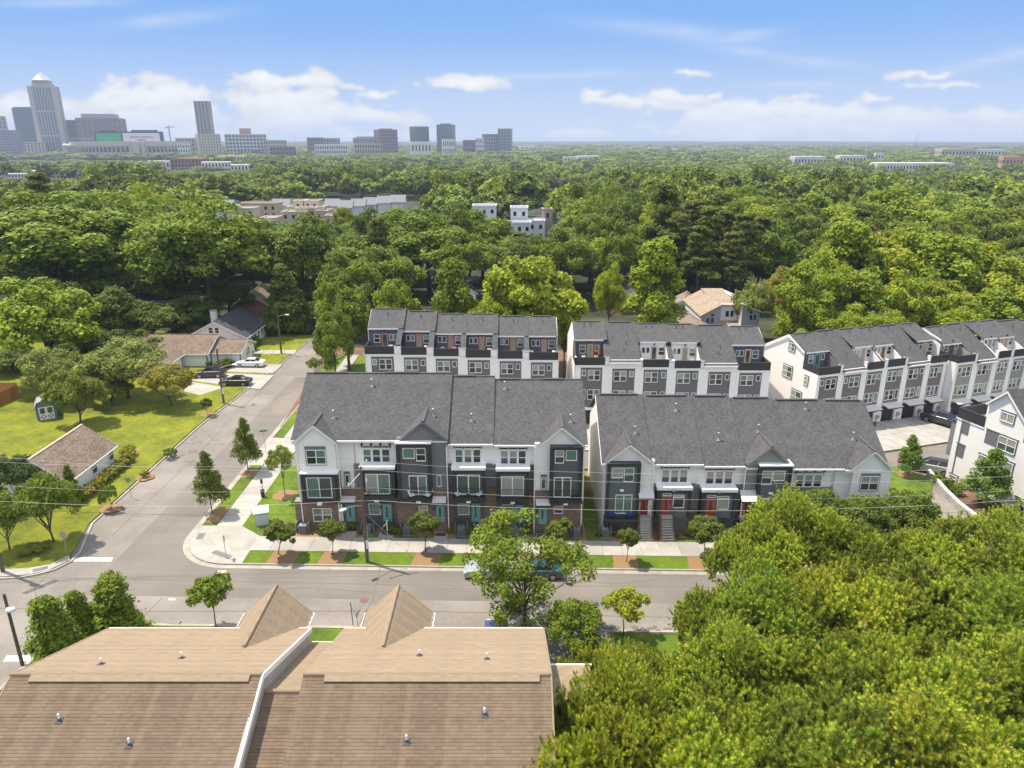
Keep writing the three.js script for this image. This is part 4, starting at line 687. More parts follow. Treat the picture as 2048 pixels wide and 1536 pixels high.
{ // behind the corner row: navy terraces, orange doors
  const z = -93, p = (x, y, k = 0) => PZ(700 + x / 4.6545, 600 + y / 4.6545, z - k), ox = p(142, 470)[0], o = rowAt('townhouse_row', 'rear townhouse row with six navy roof terraces and orange terrace doors', ox, z, 1, 0, 0.6);
  const bands = [[142, 410, 430, 80, 190, 403], [475, 712, 437, 104, 497, 707], [778, 1012, 450, 128, 795, 1002], [1077, 1310, 463, 128, 1093, 1302], [1375, 1607, 473, 150, 1392, 1595], [1668, 1927, 485, 150, 1685, 1887]];
  const U = bands.map(([a, b, t, r, q0, q1], i) => { const X = (v) => p(v, t + 40)[0] - ox, nx = bands[i + 1]; return { u0: i ? X(a) - 0.0 : -0.05, u1: nx ? X(nx[0]) : X(1935), band: [X(a), X(b)], t1: nx ? X(b) + 0.25 : X(1925), panel: [X(q0), X(q1)], top: p(a, t)[1], ridge: p(a, r, 6.5)[1], kind: 't', tcol: M.navy, dcol: M.orangeDoor, bigLeft: i === 0, flip: i === 0, endL: i === 0, endR: i === 5, dpos: i ? 0.45 : 0.42, dslope: 0.5, seed: i + 3 }; });
  rearRow(o, U, { base: -0.2, slope: 0.53, col: M.panelGrey });
  const seat = (i, f, l, m, turn = 0.3) => chair('terrace_chair', l, ox + U[i].band[0] + (U[i].band[1] - U[i].band[0]) * f, U[i].top - 1.1, z - 1.2, turn, m), wm = std(0.7, 0.7, 0.68, 0.7);
  seat(0, 0.85, 'white lounge seat on the end navy terrace', wm); seat(1, 0.88, 'white draped chair on the second navy terrace', wm, -0.5); seat(2, 0.82, 'pink cushioned chair on the third navy terrace', std(0.55, 0.25, 0.28, 0.8)); seat(2, 0.35, 'grey low chair on the third navy terrace', std(0.3, 0.29, 0.28, 0.8)); seat(3, 0.88, 'beige wicker chair on the fourth navy terrace', std(0.5, 0.4, 0.28, 0.8), -0.4); seat(4, 0.4, 'black chair on the fifth navy terrace', M.black); seat(5, 0.12, 'white chair on the last navy terrace, beside the small windows', wm); seat(5, 0.85, 'white chair on the last navy terrace, beside the large window', wm, -0.6);
}
{ // behind the red-door row: some units with closed roofs
  const z = -93, p = (x, y, k = 0) => PZ(1120 + x / 4.6545, 620 + y / 4.6545, z - k), ox = p(140, 480)[0], o = rowAt('townhouse_row', 'rear townhouse row with closed roofs between dark and white roof terraces', ox, z, 1, 0, -0.4);
  const X = (v, y) => p(v, y)[0] - ox;
  const rows = [['t', 140, 458, 150, 420, 440, 105, 193, 393], ['r', 458, 752, 0, 0, 450, 110, 487, 697], ['t', 752, 1040, 772, 1015, 460, 125, 778, 995], ['t', 1040, 1340, 1068, 1310, 470, 130, 1080, 1287], ['r', 1340, 1650, 0, 0, 480, 140, 1380, 1587], ['t', 1650, 1955, 1668, 1950, 490, 152, 1667, 1877]];
  const U = rows.map(([kind, a, b, c, d, t, r, q0, q1], i) => ({ kind, u0: X(a, t + 60), u1: X(b, t + 60), band: [X(c, t + 40), X(d, t + 40)], t0: i === 5 ? X(1640, 500) : undefined, panel: [X(q0, t + 150), X(q1, t + 150)], top: p(a, t)[1], ridge: p(a, r, 6.5)[1], tcol: i === 2 || i === 3 ? M.white : i === 0 ? M.bayDark : M.navy, cheek: i === 2 || i === 3 ? M.white : undefined, dcol: i === 0 ? M.yellowDoor : M.peachDoor, bigLeft: i === 0, flip: i === 0, endL: i === 0, endR: i === 5, dslope: 0.44, seed: i, vents: kind === 'r' ? [[0.6, -2.6], [0.5, -1.6]] : [[0.35, -5.6], [0.55, -5.6]] }));
  rearRow(o, U, { base: -0.7, slope: 0.58, col: M.panelGrey, canopy: false });
  for (const [i, f, l, m] of [[0, 0.7, 'wicker chair on the dark terrace with the yellow door', std(0.45, 0.3, 0.16, 0.8)], [0, 0.3, 'white low table seat on the dark terrace with the yellow door', std(0.6, 0.6, 0.58, 0.7)], [3, 0.75, 'beige chair on the white terrace beside the grill', std(0.5, 0.42, 0.33, 0.8)]]) chair('terrace_chair', l, ox + U[i].band[0] + (U[i].band[1] - U[i].band[0]) * f, U[i].top - 1.1, z - 1.3, 0.4 - f, m);
  obj('sun_umbrella', [bar([0, 0, 0], [0, 2.1, 0], 0.03), bar([0, 0.85, 0], [0, 2.15, 0], 0.22, 0.06, 10)], std(0.5, 0.12, 0.06, 0.9)).position.set(ox + U[0].band[1] - 0.55, U[0].top - 1.1, z - 2.4); tag(scene.getObjectByName('sun_umbrella'), 'closed orange umbrella on the dark end terrace beside the yellow door', 'umbrella');
}
const B5D = [0.947, -0.321], B5O = (() => { const [gx, gz] = G(1745, 845), q = PL(1500 + 518 / 3.7372, 600 + 535 / 3.7372, gx, gz, ...B5D); return [gx + q[0] * B5D[0], gz + q[0] * B5D[1]]; })();
{
  const nx = -B5D[1], nz = B5D[0], p = (x, y, k = 0) => PL(1500 + x / 3.7372, 600 + y / 3.7372, B5O[0] - nx * k, B5O[1] - nz * k, ...B5D);
  const o = rowAt('townhouse_row', 'angled taupe and white townhouse row with garage canopies and white roof terraces', ...B5O, ...B5D, -0.8);
  const e = [[518, 530], [697, 515], [872, 490], [1025, 470], [1182, 450], [1348, 432], [1482, 418]].map(([x, y]) => p(x, y)[0]);
  const T = [507, 492, 468, 446, 432, 420], RX = [[450, 241], [620, 219], [780, 207], [940, 196], [1100, 180], [1250, 166]];
  const kinds = 'trttrt';
  const U = RX.map(([rx, ry], i) => { const u0 = e[i], u1 = e[i + 1], w = u1 - u0, t = p([525, 700, 880, 1040, 1190, 1355][i], T[i])[1]; return { kind: kinds[i], u0, u1, band: i === 0 ? [u0, u1 - 0.45] : i === 5 ? [u0 + 0.2, u1] : [u0 + 0.2, u1 - 0.45], t1: i === 0 || (i > 1 && i < 4) ? u1 - 0.25 : undefined, panel: [u0 + w * 0.09, u1 - w * 0.16], top: t, ridge: p(rx, ry, 6.5)[1], tcol: i === 2 || i === 3 ? M.white : M.navy, cheek: i === 2 || i === 3 ? M.white : i === 0 ? M.taupe : undefined, dcol: i === 0 ? M.teal : M.peachDoor, bigLeft: i < 2, flip: i < 2, endL: i === 0, dslope: 0.44, seed: i + 9, vents: kinds[i] === 'r' ? [[0.4, -5.8], [0.6, -2.2]] : [[0.5, -5.8]] }; });
  rearRow(o, U, { base: -1.2, slope: 0.6, col: M.taupe, canopy: true });
  // windows of the gable end, which faces left
  const ex = -B5D[0], ez = -B5D[1];
  const end = (a, b, y0, y1, opt) => { const g = new THREE.Group(); g.name = 'side_windows'; };
  const yT = U[0].top, sideWin = (za, zb, y0, y1, cols, sur) => {
    if (sur) part('window_surround', b6(U[0].u0 - 0.17, U[0].u0 - 0.1, y0 - 0.1, y1 + 0.16, za - 0.1, zb + 0.1), M.surround, o);
    const f = 0.06, x = U[0].u0 - 0.18, fr = [b6(x - 0.05, x, y0, y0 + f, za, zb), b6(x - 0.05, x, y1 - f, y1, za, zb)]; for (let c = 0; c <= cols; c++) { const z = za + (zb - za) * c / cols; fr.push(b6(x - 0.05, x, y0, y1, z - f / 2, z + f / 2)); } fr.push(b6(x - 0.04, x, (y0 + y1) / 2 - 0.03, (y0 + y1) / 2 + 0.03, za, zb));
    const m = part('window', fr, M.whiteTrim, o); for (let c = 0; c < cols; c++) part('pane', b6(x - 0.02, x + 0.03, y0 + f, y1 - f, za + (zb - za) * c / cols + f / 2, za + (zb - za) * (c + 1) / cols - f / 2), c ? M.glassMid : M.glassBlind, m);
  };
  sideWin(-6.3, -5.0, yT + 0.9, yT + 2.0, 2, 1); sideWin(-6.9, -5.0, yT - 3.0, yT - 1.4, 2, 1); sideWin(-2.4, -1.7, yT - 3.0, yT - 1.8, 1, 1); sideWin(-4.6, -2.6, yT - 6.2, yT - 4.4, 2, 1);
  part('rake_board', [slab([[U[0].u0 - 0.2, yT + 1.2, -3.0], [U[0].u0 - 0.2, yT + 1.45, -3.0], [U[0].u0 - 0.2, U[0].ridge, -6.5], [U[0].u0 - 0.2, U[0].ridge - 0.28, -6.5]].reverse(), [1, 0, 0], 0.1), slab([[U[0].u0 - 0.2, U[0].ridge - 0.28, -6.5], [U[0].u0 - 0.2, U[0].ridge, -6.5], [U[0].u0 - 0.2, U[0].ridge - 3.7, -13.2], [U[0].u0 - 0.2, U[0].ridge - 3.98, -13.2]].reverse(), [1, 0, 0], 0.1)], M.whiteTrim, o);
  // next row of the same angle, set forward
  const uE = e[6], fw = 1.3, q = (x, y, k = 0) => PL(1500 + x / 3.7372, 600 + y / 3.7372, B5O[0] + nx * (fw - k), B5O[1] + nz * (fw - k), ...B5D);
  const o2 = rowAt('townhouse_row', 'angled sage and white townhouse row set forward beside the taupe row', B5O[0] + nx * fw, B5O[1] + nz * fw, ...B5D, -1.1);
  const s0 = q(1548, 470)[0], s = [s0, q(1700, 440)[0], q(1852, 415)[0], q(1968, 398)[0], q(2100, 380)[0], 0, 0]; s[5] = s[4] + 4.7; s[6] = s[5] + 4.7;
  const T2y = [q(1560, 418)[1], q(1700, 405)[1], q(1855, 385)[1], q(1990, 370)[1]], R2 = [q(1500, 185, 6.5)[1], q(1750, 153, 6.5)[1], q(1850, 140, 6.5)[1], q(1980, 132, 6.5)[1]];
  const U2 = [0, 1, 2, 3, 4, 5].map((i) => { const u0 = s[i], u1 = s[i + 1], w = u1 - u0, j = Math.min(3, i); return { kind: 'trttrt'[i], u0, u1, band: [u0 + (i ? 0.2 : 0), u1 - 0.45], t1: i === 5 ? undefined : u1 - 0.25, panel: [u0 + w * 0.1, u1 - w * 0.16], top: T2y[j] - (i > 3 ? 0.3 * (i - 3) : 0), ridge: R2[j] - (i > 3 ? 0.25 * (i - 3) : 0), tcol: i === 2 || i === 3 ? M.white : M.sageLight, dcol: i ? M.peachDoor : std(0.12, 0.05, 0.04, 0.6), bigLeft: i === 0, flip: i === 0, endL: i === 0, dslope: 0.44, seed: i + 19 }; });
  rearRow(o2, U2, { base: -1.5, slope: 0.6, col: M.sageLight, canopy: true });
  part('rake_board', [slab([[s0 - 0.16, T2y[0] + 1.35, -3.0], [s0 - 0.16, T2y[0] + 1.6, -3.0], [s0 - 0.16, R2[0], -6.5], [s0 - 0.16, R2[0] - 0.25, -6.5]].reverse(), [1, 0, 0], 0.06)], M.whiteTrim, o2);
  // driveway slabs in front of the garages
  const ap = thing('driveway', '', ''); ap.userData = { kind: 'structure' };
  const W2 = (u, w) => [B5O[0] + B5D[0] * u + nx * w, B5O[1] + B5D[1] * u + nz * w], mats = [M.concrete, M.concreteC, M.concreteB];
  for (let i = 0; i < 6; i++) { const a = e[i], b = e[i + 1], m = (a + b) / 2; for (const [k, l, w0, w1] of [[a, m, 0, 4.2], [m, b, 0, 4.2], [a, m, 4.23, 8.6], [m, b, 4.23, 8.6]]) obj('slab', padG([W2(k + 0.02, w0), W2(l - 0.02, w0), W2(l - 0.02, w1), W2(k + 0.02, w1)], 0.05 + 0.006 * ((i + (k === a ? 1 : 0)) % 2), 0.1), mats[(i * 2 + (k === a ? 0 : 1)) % 3], ap); }
  for (let i = 0; i < 3; i++) obj('slab', padG([W2(s[i] + 0.02, fw), W2(s[i + 1] - 0.02, fw), W2(s[i + 1] - 0.02, 8.6), W2(s[i] + 0.02, 8.6)], 0.05, 0.1), mats[i], ap);
  const ap2 = thing('driveway', '', ''); ap2.userData = { kind: 'structure' };
  for (let x = -20.5; x < 43; x += 2.3) for (const [z0, z1] of [[-92.9, -88.6], [-88.57, -84.0]]) obj('slab', padG([[x + 0.02, z0], [x + 2.28, z0], [x + 2.28, z1], [x + 0.02, z1]], 0.055, 0.1), mats[Math.floor(hash2(Math.round(x * 10), z0 * -10 | 0) * 3)], ap2);
}
{ // white lapped end building by the alley exit
  const d = [0.321, 0.947], c0 = G(1890, 957), o = thing('townhouse_row', 'white lapped-siding townhouse end with a dark roof terrace beside the alley exit', 'townhouses', [c0[0], -0.8, c0[1]], Math.atan2(-d[1], d[0])); o.org = [0, -0.8, 0];
  // local: x along the end wall towards the street, z outwards (towards the left)
  const q = (x, y) => PL(1750 + x / 5.1208, 780 + y / 5.1208, ...c0, ...d);
  const L = 13.2, base = -1.3, tF = q(1000, 345)[1], tx = q(1135, 300)[0], ap = q(1385, 12), yW = q(1140, 115)[1], xr = ap[0] + (ap[0] - tx) + 0.6;
  const sl = (ap[1] - yW) / (ap[0] - tx);
  part('end_wall', lap(0, L, base, tF, -0.3, 0, 0.17), M.white, o);
  part('end_wall', lap(tx, xr, tF, yW - 0.1, -0.3, 0, 0.17), M.white, o);
  part('gable_wall', prism([[tx, yW - 0.12], [xr, yW - 0.12], [xr, ap[1] - sl * (xr - ap[0]) - 0.1], [ap[0], ap[1] - 0.1], [tx, yW - 0.1]], -0.3, 0.0), M.white, o);
  { const bd = []; for (let y = yW - 0.1; y < ap[1] - 0.4; y += 0.17) { const w = (ap[1] - y - 0.1) / sl; bd.push(poly([[ap[0] - w, y, 0.022], [ap[0] + w, y, 0.022], [ap[0] + w - 0.17 / sl, y + 0.17, 0], [ap[0] - w + 0.17 / sl, y + 0.17, 0]]), poly([[ap[0] - w, y, 0], [ap[0] + w, y, 0], [ap[0] + w, y, 0.022], [ap[0] - w, y, 0.022]])); } part('gable_boards', bd, M.white, o); }
  part('alley_wall', b6(0, 0.3, base, tF, -28, -0.3), M.white, o); part('street_wall', b6(L - 0.3, L, base, tF, -28, -0.3), M.white, o);
  const r = part('roof', [slab([[tx - 0.1, yW, 0.35], [ap[0], ap[1] + 0.1, 0.35], [ap[0], ap[1] + 0.1, -28], [tx - 0.1, yW, -28]], [-sl, 1, 0], 0.16), slab([[ap[0], ap[1] + 0.1, 0.35], [L + 0.4, ap[1] + 0.1 - sl * (L + 0.4 - ap[0]), 0.35], [L + 0.4, ap[1] + 0.1 - sl * (L + 0.4 - ap[0]), -28], [ap[0], ap[1] + 0.1, -28]], [sl, 1, 0], 0.16)], M.shingle, o);
  part('rake_board', [prism([[tx - 0.1, yW - 0.3], [ap[0], ap[1] - 0.2], [ap[0], ap[1] + 0.05], [tx - 0.1, yW - 0.05]], 0.3, 0.36), prism([[ap[0], ap[1] - 0.2], [L + 0.4, ap[1] - 0.2 - sl * (L + 0.4 - ap[0])], [L + 0.4, ap[1] + 0.05 - sl * (L + 0.4 - ap[0])], [ap[0], ap[1] + 0.05]], 0.3, 0.36)], M.whiteTrim, r);
  // terrace
  const tt = q(890, 185)[1], pn = []; for (let k = 0; k < 9; k++) { const a = tx * k / 9, b = tx * (k + 1) / 9; pn.push(b6(a + 0.01, b - 0.01, tF + 0.12, tt, 0.02, 0.1)); } pn.push(b6(-0.06, tx, tt, tt + 0.05, -0.05, 0.12)); for (let k = 0; k < 14; k++) pn.push(b6(-0.1, -0.02, tF + 0.12, tt, -0.4 * k - 0.38, -0.4 * k));
  part('terrace_parapet', pn, M.black, o); part('parapet_wall', [b6(0, tx, tF, tt - 0.02, -0.12, 0.0), b6(0, 0.12, tF, tt - 0.02, -5.6, -0.12), b6(0, tx, tF, tt, -5.7, -5.6)], M.black, o); part('terrace_floor', b6(0.1, tx, tF - 0.2, tF + 0.05, -5.6, -0.12), M.concreteB, o);
  part('trim_band', b6(-0.1, tx + 0.05, tF - 0.05, tF + 0.11, -0.2, 0.1), M.whiteTrim, o); part('cheek_wall', b6(tx - 0.1, tx, tF, yW, -28, -0.01), M.white, o);
  const rect = (x0, y0, x1, y1) => { const a = q(x0, (y0 + y1) / 2), b = q(x1, (y0 + y1) / 2), t = q((x0 + x1) / 2, y0), u = q((x0 + x1) / 2, y1); return [a[0], b[0], u[1], t[1]]; };
  const sur = (r0, m = M.surround) => { const [a, b, y0, y1] = r0; part('window_surround', [b6(a, b, y0, y1, -0.05, 0.05), b6(a - 0.05, b + 0.05, y1, y1 + 0.1, -0.05, 0.09)], m, o); };
  const W = (x0, x1, y0, y1, cols, s) => { sur([x0 - 0.1, x1 + 0.1, y0 - 0.1, y1 + 0.1]); win(o, x0, x1, y0, y1, 0.05, { cols, upper: M.glassBlind, ...s }); };
  { const c = q(1362, 285); W(c[0] - 0.75, c[0] + 0.75, c[1] - 0.5, c[1] + 0.5, 2, { hung: false, pane: M.glassBlind }); }
  { const c = q(1355, 560), l = q(1195, 500)[0]; W(c[0] - 1.0, c[0] + 1.0, c[1] - 0.8, c[1] + 0.75, 2); sur([q(1125, 500)[0], c[0] - 1.1, c[1] - 0.75, c[1] + 0.85]); }
  { const c = q(1330, 790); W(c[0] - 0.9, c[0] + 0.9, c[1] - 0.9, c[1] + 0.7, 2); } { const c = q(1100, 730); W(c[0] - 0.5, c[0] + 0.5, c[1] - 0.7, c[1] + 0.7, 1); }
  { const c = q(1490, 1175); W(c[0] - 0.6, c[0] + 0.6, c[1] - 0.6, c[1] + 0.6, 1); } { const c = q(800, 900); W(c[0] - 0.45, c[0] + 0.55, c[1] - 0.55, c[1] + 0.35, 1); }
  for (const [x, y, hw, hh] of [[925, 385, 0.5, 0.75], [873, 620, 0.5, 0.75]]) { const c = q(x, y); part('shutter_panel', [b6(c[0] - hw, c[0] + hw, c[1] - hh, c[1] + hh, -0.02, 0.06), b6(c[0] - hw - 0.05, c[0] + hw + 0.05, c[1] + hh, c[1] + hh + 0.1, -0.02, 0.1)], M.surround, o); }
  part('downpipe', b6(0.7, 0.78, base, tF - 0.1, 0.02, 0.1), M.surround, o);
  part('brick_base', b6(-0.02, L, base - 0.2, base + 0.75, -0.3, 0.06), M.brick, o);
  part('side_bay', b6(-1.3, 0, base + 3.0, tF - 0.9, -3.4, -0.9), M.greySiding, o); part('bay_cap', b6(-1.36, 0, tF - 0.9, tF - 0.75, -3.5, -0.8), M.black, o);
}
// ---------- brown-roofed apartment house in front ----------
{
  const o = placed('apartment_house', 'apartment house with large tan shingle roofs, street-side gables and white vent pipes', 'house', [-10.5, 0.1, -27]);
  const m = 0.42, zR = -26.9, yR = 14, zF = -34.2, zN = -15;
  const tones = [[0.315, 0.242, 0.158], [0.305, 0.233, 0.152], [0.325, 0.25, 0.165], [0.31, 0.238, 0.155]].map(([r, g, b], i) => std(r, g, b, 0.9, { map: toneMap(512, [1 / 3.6, 1 / 0.9], (u, v, a, c) => { const col = Math.floor(u * 12), t = hash2(col + i * 31, Math.floor(v * 6)); return Math.max(0.2, Math.min(1, 0.8 + (t - 0.5) * 0.1 + (hash2(a, c) - 0.5) * 0.22 + (fbm(u * 5, v * 3, 4, 5) - 0.5) * 0.3)); }) }));
  // slope away from the street: shade painted in by darker tone; algae streaks too
  const wornShaded = [0, 1, 2, 3].map((i) => std(0.25, 0.189, 0.131, 0.95, { map: toneMap(512, [1 / 11.3, 1 / 0.9], (u, v, a, c) => { const k = fbm(u * 22, 3 + i * 0.02, 4, 22), st = sstep(0.42, 0.62, k), col = Math.floor(u * 38), t = hash2(col + i * 31, Math.floor(v * 6)); const q = Math.max(0.12, Math.min(1, 0.66 - st * 0.09 + (t - 0.5) * 0.12 + (hash2(a, c) - 0.5) * 0.24 + (fbm(u * 60, v * 5, 3, 5) - 0.5) * 0.22)); return [q, q * 0.98, q * 0.95]; }) }));
  let seed = 3;
  // courses of shingles, each a strip of its own laid over the one below, on the slope from zA up to the ridge
  const slopeOf = (name, x0, x1, yTop, zTop, zEnd, dir) => {
    const len = Math.abs(zEnd - zTop), n = Math.round(len * Math.hypot(1, m) / 0.15), r = part(name, slab(dir > 0 ? [[x0, yTop - m * len - 0.03, zEnd], [x1, yTop - m * len - 0.03, zEnd], [x1, yTop - 0.03, zTop], [x0, yTop - 0.03, zTop]] : [[x1, yTop - m * len - 0.03, zEnd], [x0, yTop - m * len - 0.03, zEnd], [x0, yTop - 0.03, zTop], [x1, yTop - 0.03, zTop]], [0, 1, m * dir], 0.2), M.shingleTan, o);
    for (let k = 0; k < n; k++) {
      const d0 = len * k / n, d1 = len * (k + 1) / n + 0.008, z0 = zTop + dir * d0, z1 = zTop + dir * d1, t = 0.016, w = 0.004 * (hash2(k, seed) - 0.5);
      const g = slab(dir > 0 ? [[x0, yTop - m * d1 + t + w, z1], [x1, yTop - m * d1 + t + w, z1], [x1, yTop - m * d0, z0], [x0, yTop - m * d0, z0]] : [[x1, yTop - m * d1 + t + w, z1], [x0, yTop - m * d1 + t + w, z1], [x0, yTop - m * d0, z0], [x1, yTop - m * d0, z0]], [0, 1, m * dir], t + 0.004);
      part('shingle_course', g, (dir > 0 ? wornShaded : tones)[Math.floor(hash2(k * 3, seed) * 4)], r);
    }
    seed++;
    return r;
  };
  const A = [-22.85, -11.4], B = [-11.4, -9.55], C = [-9.5, 1.75], dB = 0.95;
  for (const [[x0, x1], drop] of [[A, 0], [B, dB], [C, 0]]) {
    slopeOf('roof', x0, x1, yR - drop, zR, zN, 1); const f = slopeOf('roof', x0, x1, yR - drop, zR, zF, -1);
    part('ridge_cap', [bar([x0, yR - drop + 0.0, zR], [x1, yR - drop + 0.0, zR], 0.11, 0.11, 10)], tones[1], f);
    if (!drop) part('ridge_vent', slab([[x0 + 1.0, yR - 0.06, zR + 0.4], [x1 - 0.5, yR - 0.06, zR + 0.4], [x1 - 0.5, yR + 0.1, zR + 0.02], [x0 + 1.0, yR + 0.1, zR + 0.02]], [0, 1, m], 0.06), tones[3], f);
    part('eave_gutter', b6(x0, x1, yR - drop - m * (zR - zF) - 0.16, yR - drop - m * (zR - zF) - 0.03, zF - 0.12, zF - 0.01), M.whiteTrim, f);
  }
  // rakes and the white cheek where the left part stands higher
  const rake = (x, dx, drop, h, mt = M.whiteTrim) => part('rake_board', [slab([[x, yR - drop - h, zR], [x, yR - drop + 0.03, zR], [x, yR - drop + 0.03 - m * (zR - zF), zF], [x, yR - drop - h - m * (zR - zF), zF]], [dx, 0, 0], 0.08), slab([[x, yR - drop - h - m * (zN - zR), zN], [x, yR - drop + 0.03 - m * (zN - zR), zN], [x, yR - drop + 0.03, zR], [x, yR - drop - h, zR]], [dx, 0, 0], 0.08)], mt, o);
  rake(A[1] + 0.08, 1, 0, 0.26); rake(A[0], -1, 0, 0.16, tones[1]); rake(C[1] + 0.08, 1, 0, 0.16, tones[1]);
  const wallTone = std(0.55, 0.5, 0.43, 0.85, { map: noiseTone(256, 6, 0.3, 4, 0.4, 0.1) });
  part('cheek_wall', [slab([[A[1] + 0.004, yR - 1.3, zR], [A[1] + 0.004, yR - 0.05, zR], [A[1] + 0.004, yR - 0.05 - m * 7, zF + 0.3], [A[1] + 0.004, yR - 1.3 - m * 7, zF + 0.3]], [1, 0, 0], 0.1), slab([[A[1] + 0.004, yR - 1.3 - m * 11, zN], [A[1] + 0.004, yR - 0.05 - m * 11, zN], [A[1] + 0.004, yR - 0.05, zR], [A[1] + 0.004, yR - 1.3, zR]], [1, 0, 0], 0.1)], wallTone, o);
  part('wall', [b6(A[0] + 0.3, A[1] - 0.1, 0, 9.2, -33.5, -16), b6(B[0], B[1], 0, 8.4, -33.4, -16), b6(C[0] + 0.1, C[1] - 0.3, 0, 9.2, -33.5, -16)], wallTone, o);
  part('end_wall', [[A[0] + 0.3, 0.2], [A[1] - 0.3, 0.2], [C[0] + 0.1, 0.2], [C[1] - 0.3, 0.2]].map(([x, t]) => prism([[-33.5, 9], [-16, 9], [zR, yR - 0.35]], 0, t).rotateY(-Math.PI / 2).translate(x + t, 0, 0)), wallTone, o);
  // street gables
  for (const gx of [-13.75, -6.62]) {
    const y = 12.5, h = 1.95, zb = -30.5, r = part('gable_roof', crossGable(gx, y - 0.03, gx - h, gx + h, y - 1.9, -36.05, zb, 0.12), M.shingleTan, o);
    const nC = 18;
    for (const s of [-1, 1]) for (let k = 0; k < nC; k++) { const d0 = k / nC, d1 = (k + 1) / nC + 0.004, X = (d) => gx + s * h * d, Y = (d, t) => y - 1.87 * d + t; const q = [[X(d0), Y(d0, 0), -36.1], [X(d1), Y(d1, 0.018), -36.1], [X(d1), Y(d1, 0.018), zb], [X(d0), Y(d0, 0), zb]]; part('shingle_course', slab(s > 0 ? q : q.reverse(), [1.87 * s, h, 0], 0.018), tones[Math.floor(hash2(k, gx * 10 | 0) * 4)], r); }
    part('ridge_cap', bar([gx, y - 0.02, -36.12], [gx, y - 0.02, zb - 0.2], 0.085, 0.085, 8), tones[0], r);
    part('gable_wall', [prism([[gx - h + 0.35, 0], [gx + h - 0.35, 0], [gx + h - 0.35, y - 1.85], [gx, y - 0.3], [gx - h + 0.35, y - 1.85]], -35.7, -33.4)], wallTone, o);
    for (const s of [-1, 1]) { const x = gx + s * (h + 0.06), g = part('side_gutter', [b6(x - 0.035, x + 0.07 * s + (s < 0 ? -0.0 : 0.0), y - 2.02, y - 1.9, -36.05, -34.3)], M.whiteTrim, r); for (let k = 0; k < 4; k++) part('gutter_gap', b6(x - 0.03, x + 0.03, y - 1.905, y - 1.893, -36.0 + k * 0.43, -35.65 + k * 0.43), M.ridge, g); }
  }
  // lower hip at the right end
  part('wing_roof', [...slab([[1.9, 10.9, -31.2], [4.1, 10.9, -31.2], [3.0, 11.6, -29], [1.9, 12.1, -27.6]].reverse(), [0, 1, -0.3], 0.12), ...slab([[4.1, 10.9, -31.2], [4.1, 10.9, -28.2], [3.0, 11.6, -28.2], [3.0, 11.6, -29]].reverse(), [0.5, 1, 0], 0.12), ...slab([[3.0, 11.6, -29], [3.0, 11.6, -28.2], [1.9, 12.1, -27], [1.9, 12.1, -27.6]].reverse(), [0.4, 1, 0], 0.12)], tones[0], o);
  part('wing_wall', b6(1.75, 3.8, 0, 10.8, -31, -28.3), wallTone, o); part('wing_gutter', b6(1.8, 4.2, 10.74, 10.88, -31.35, -31.24), M.whiteTrim, o);
  const seen = (px, py, dir) => { let z = zR, st = dir * 0.03; for (let i = 0; i < 600; i++, z += st) { const [x, y] = PZ(px, py, z); if (y <= yR - m * Math.abs(z - zR)) return [x, y, z]; } return null; };
  for (const [px, py, dir] of [[119, 1441, 1], [259, 1490, 1], [813, 1483, 1], [969, 1429, 1], [203, 1328, -1], [364, 1316, -1], [839, 1311, -1], [974, 1318, -1]]) {
    let best = null; for (let z = dir > 0 ? zN : zF; dir > 0 ? z > zR : z < zR; z -= dir * 0.02) { const [x, y] = PZ(px, py, z); const e = Math.abs(y - (yR - m * Math.abs(z - zR))); if (!best || e < best[3]) best = [x, y, z, e]; }
    const [x, , z] = best, y = yR - m * Math.abs(z - zR), v = part('vent_pipe', [bar([x, y - 0.1, z], [x, y + 0.34, z], 0.045, 0.045, 12)], M.white, o); part('pipe_boot', [bar([x, y - 0.05, z], [x, y + 0.11, z], 0.1, 0.055, 12), slab([[x - 0.14, y + 0.035 - 0.16 * m * dir, z + 0.16], [x + 0.14, y + 0.035 - 0.16 * m * dir, z + 0.16], [x + 0.14, y + 0.035 + 0.13 * m * dir, z - 0.13], [x - 0.14, y + 0.035 + 0.13 * m * dir, z - 0.13]], [0, 1, m * dir], 0.02)], M.ridge, v);
  }
}
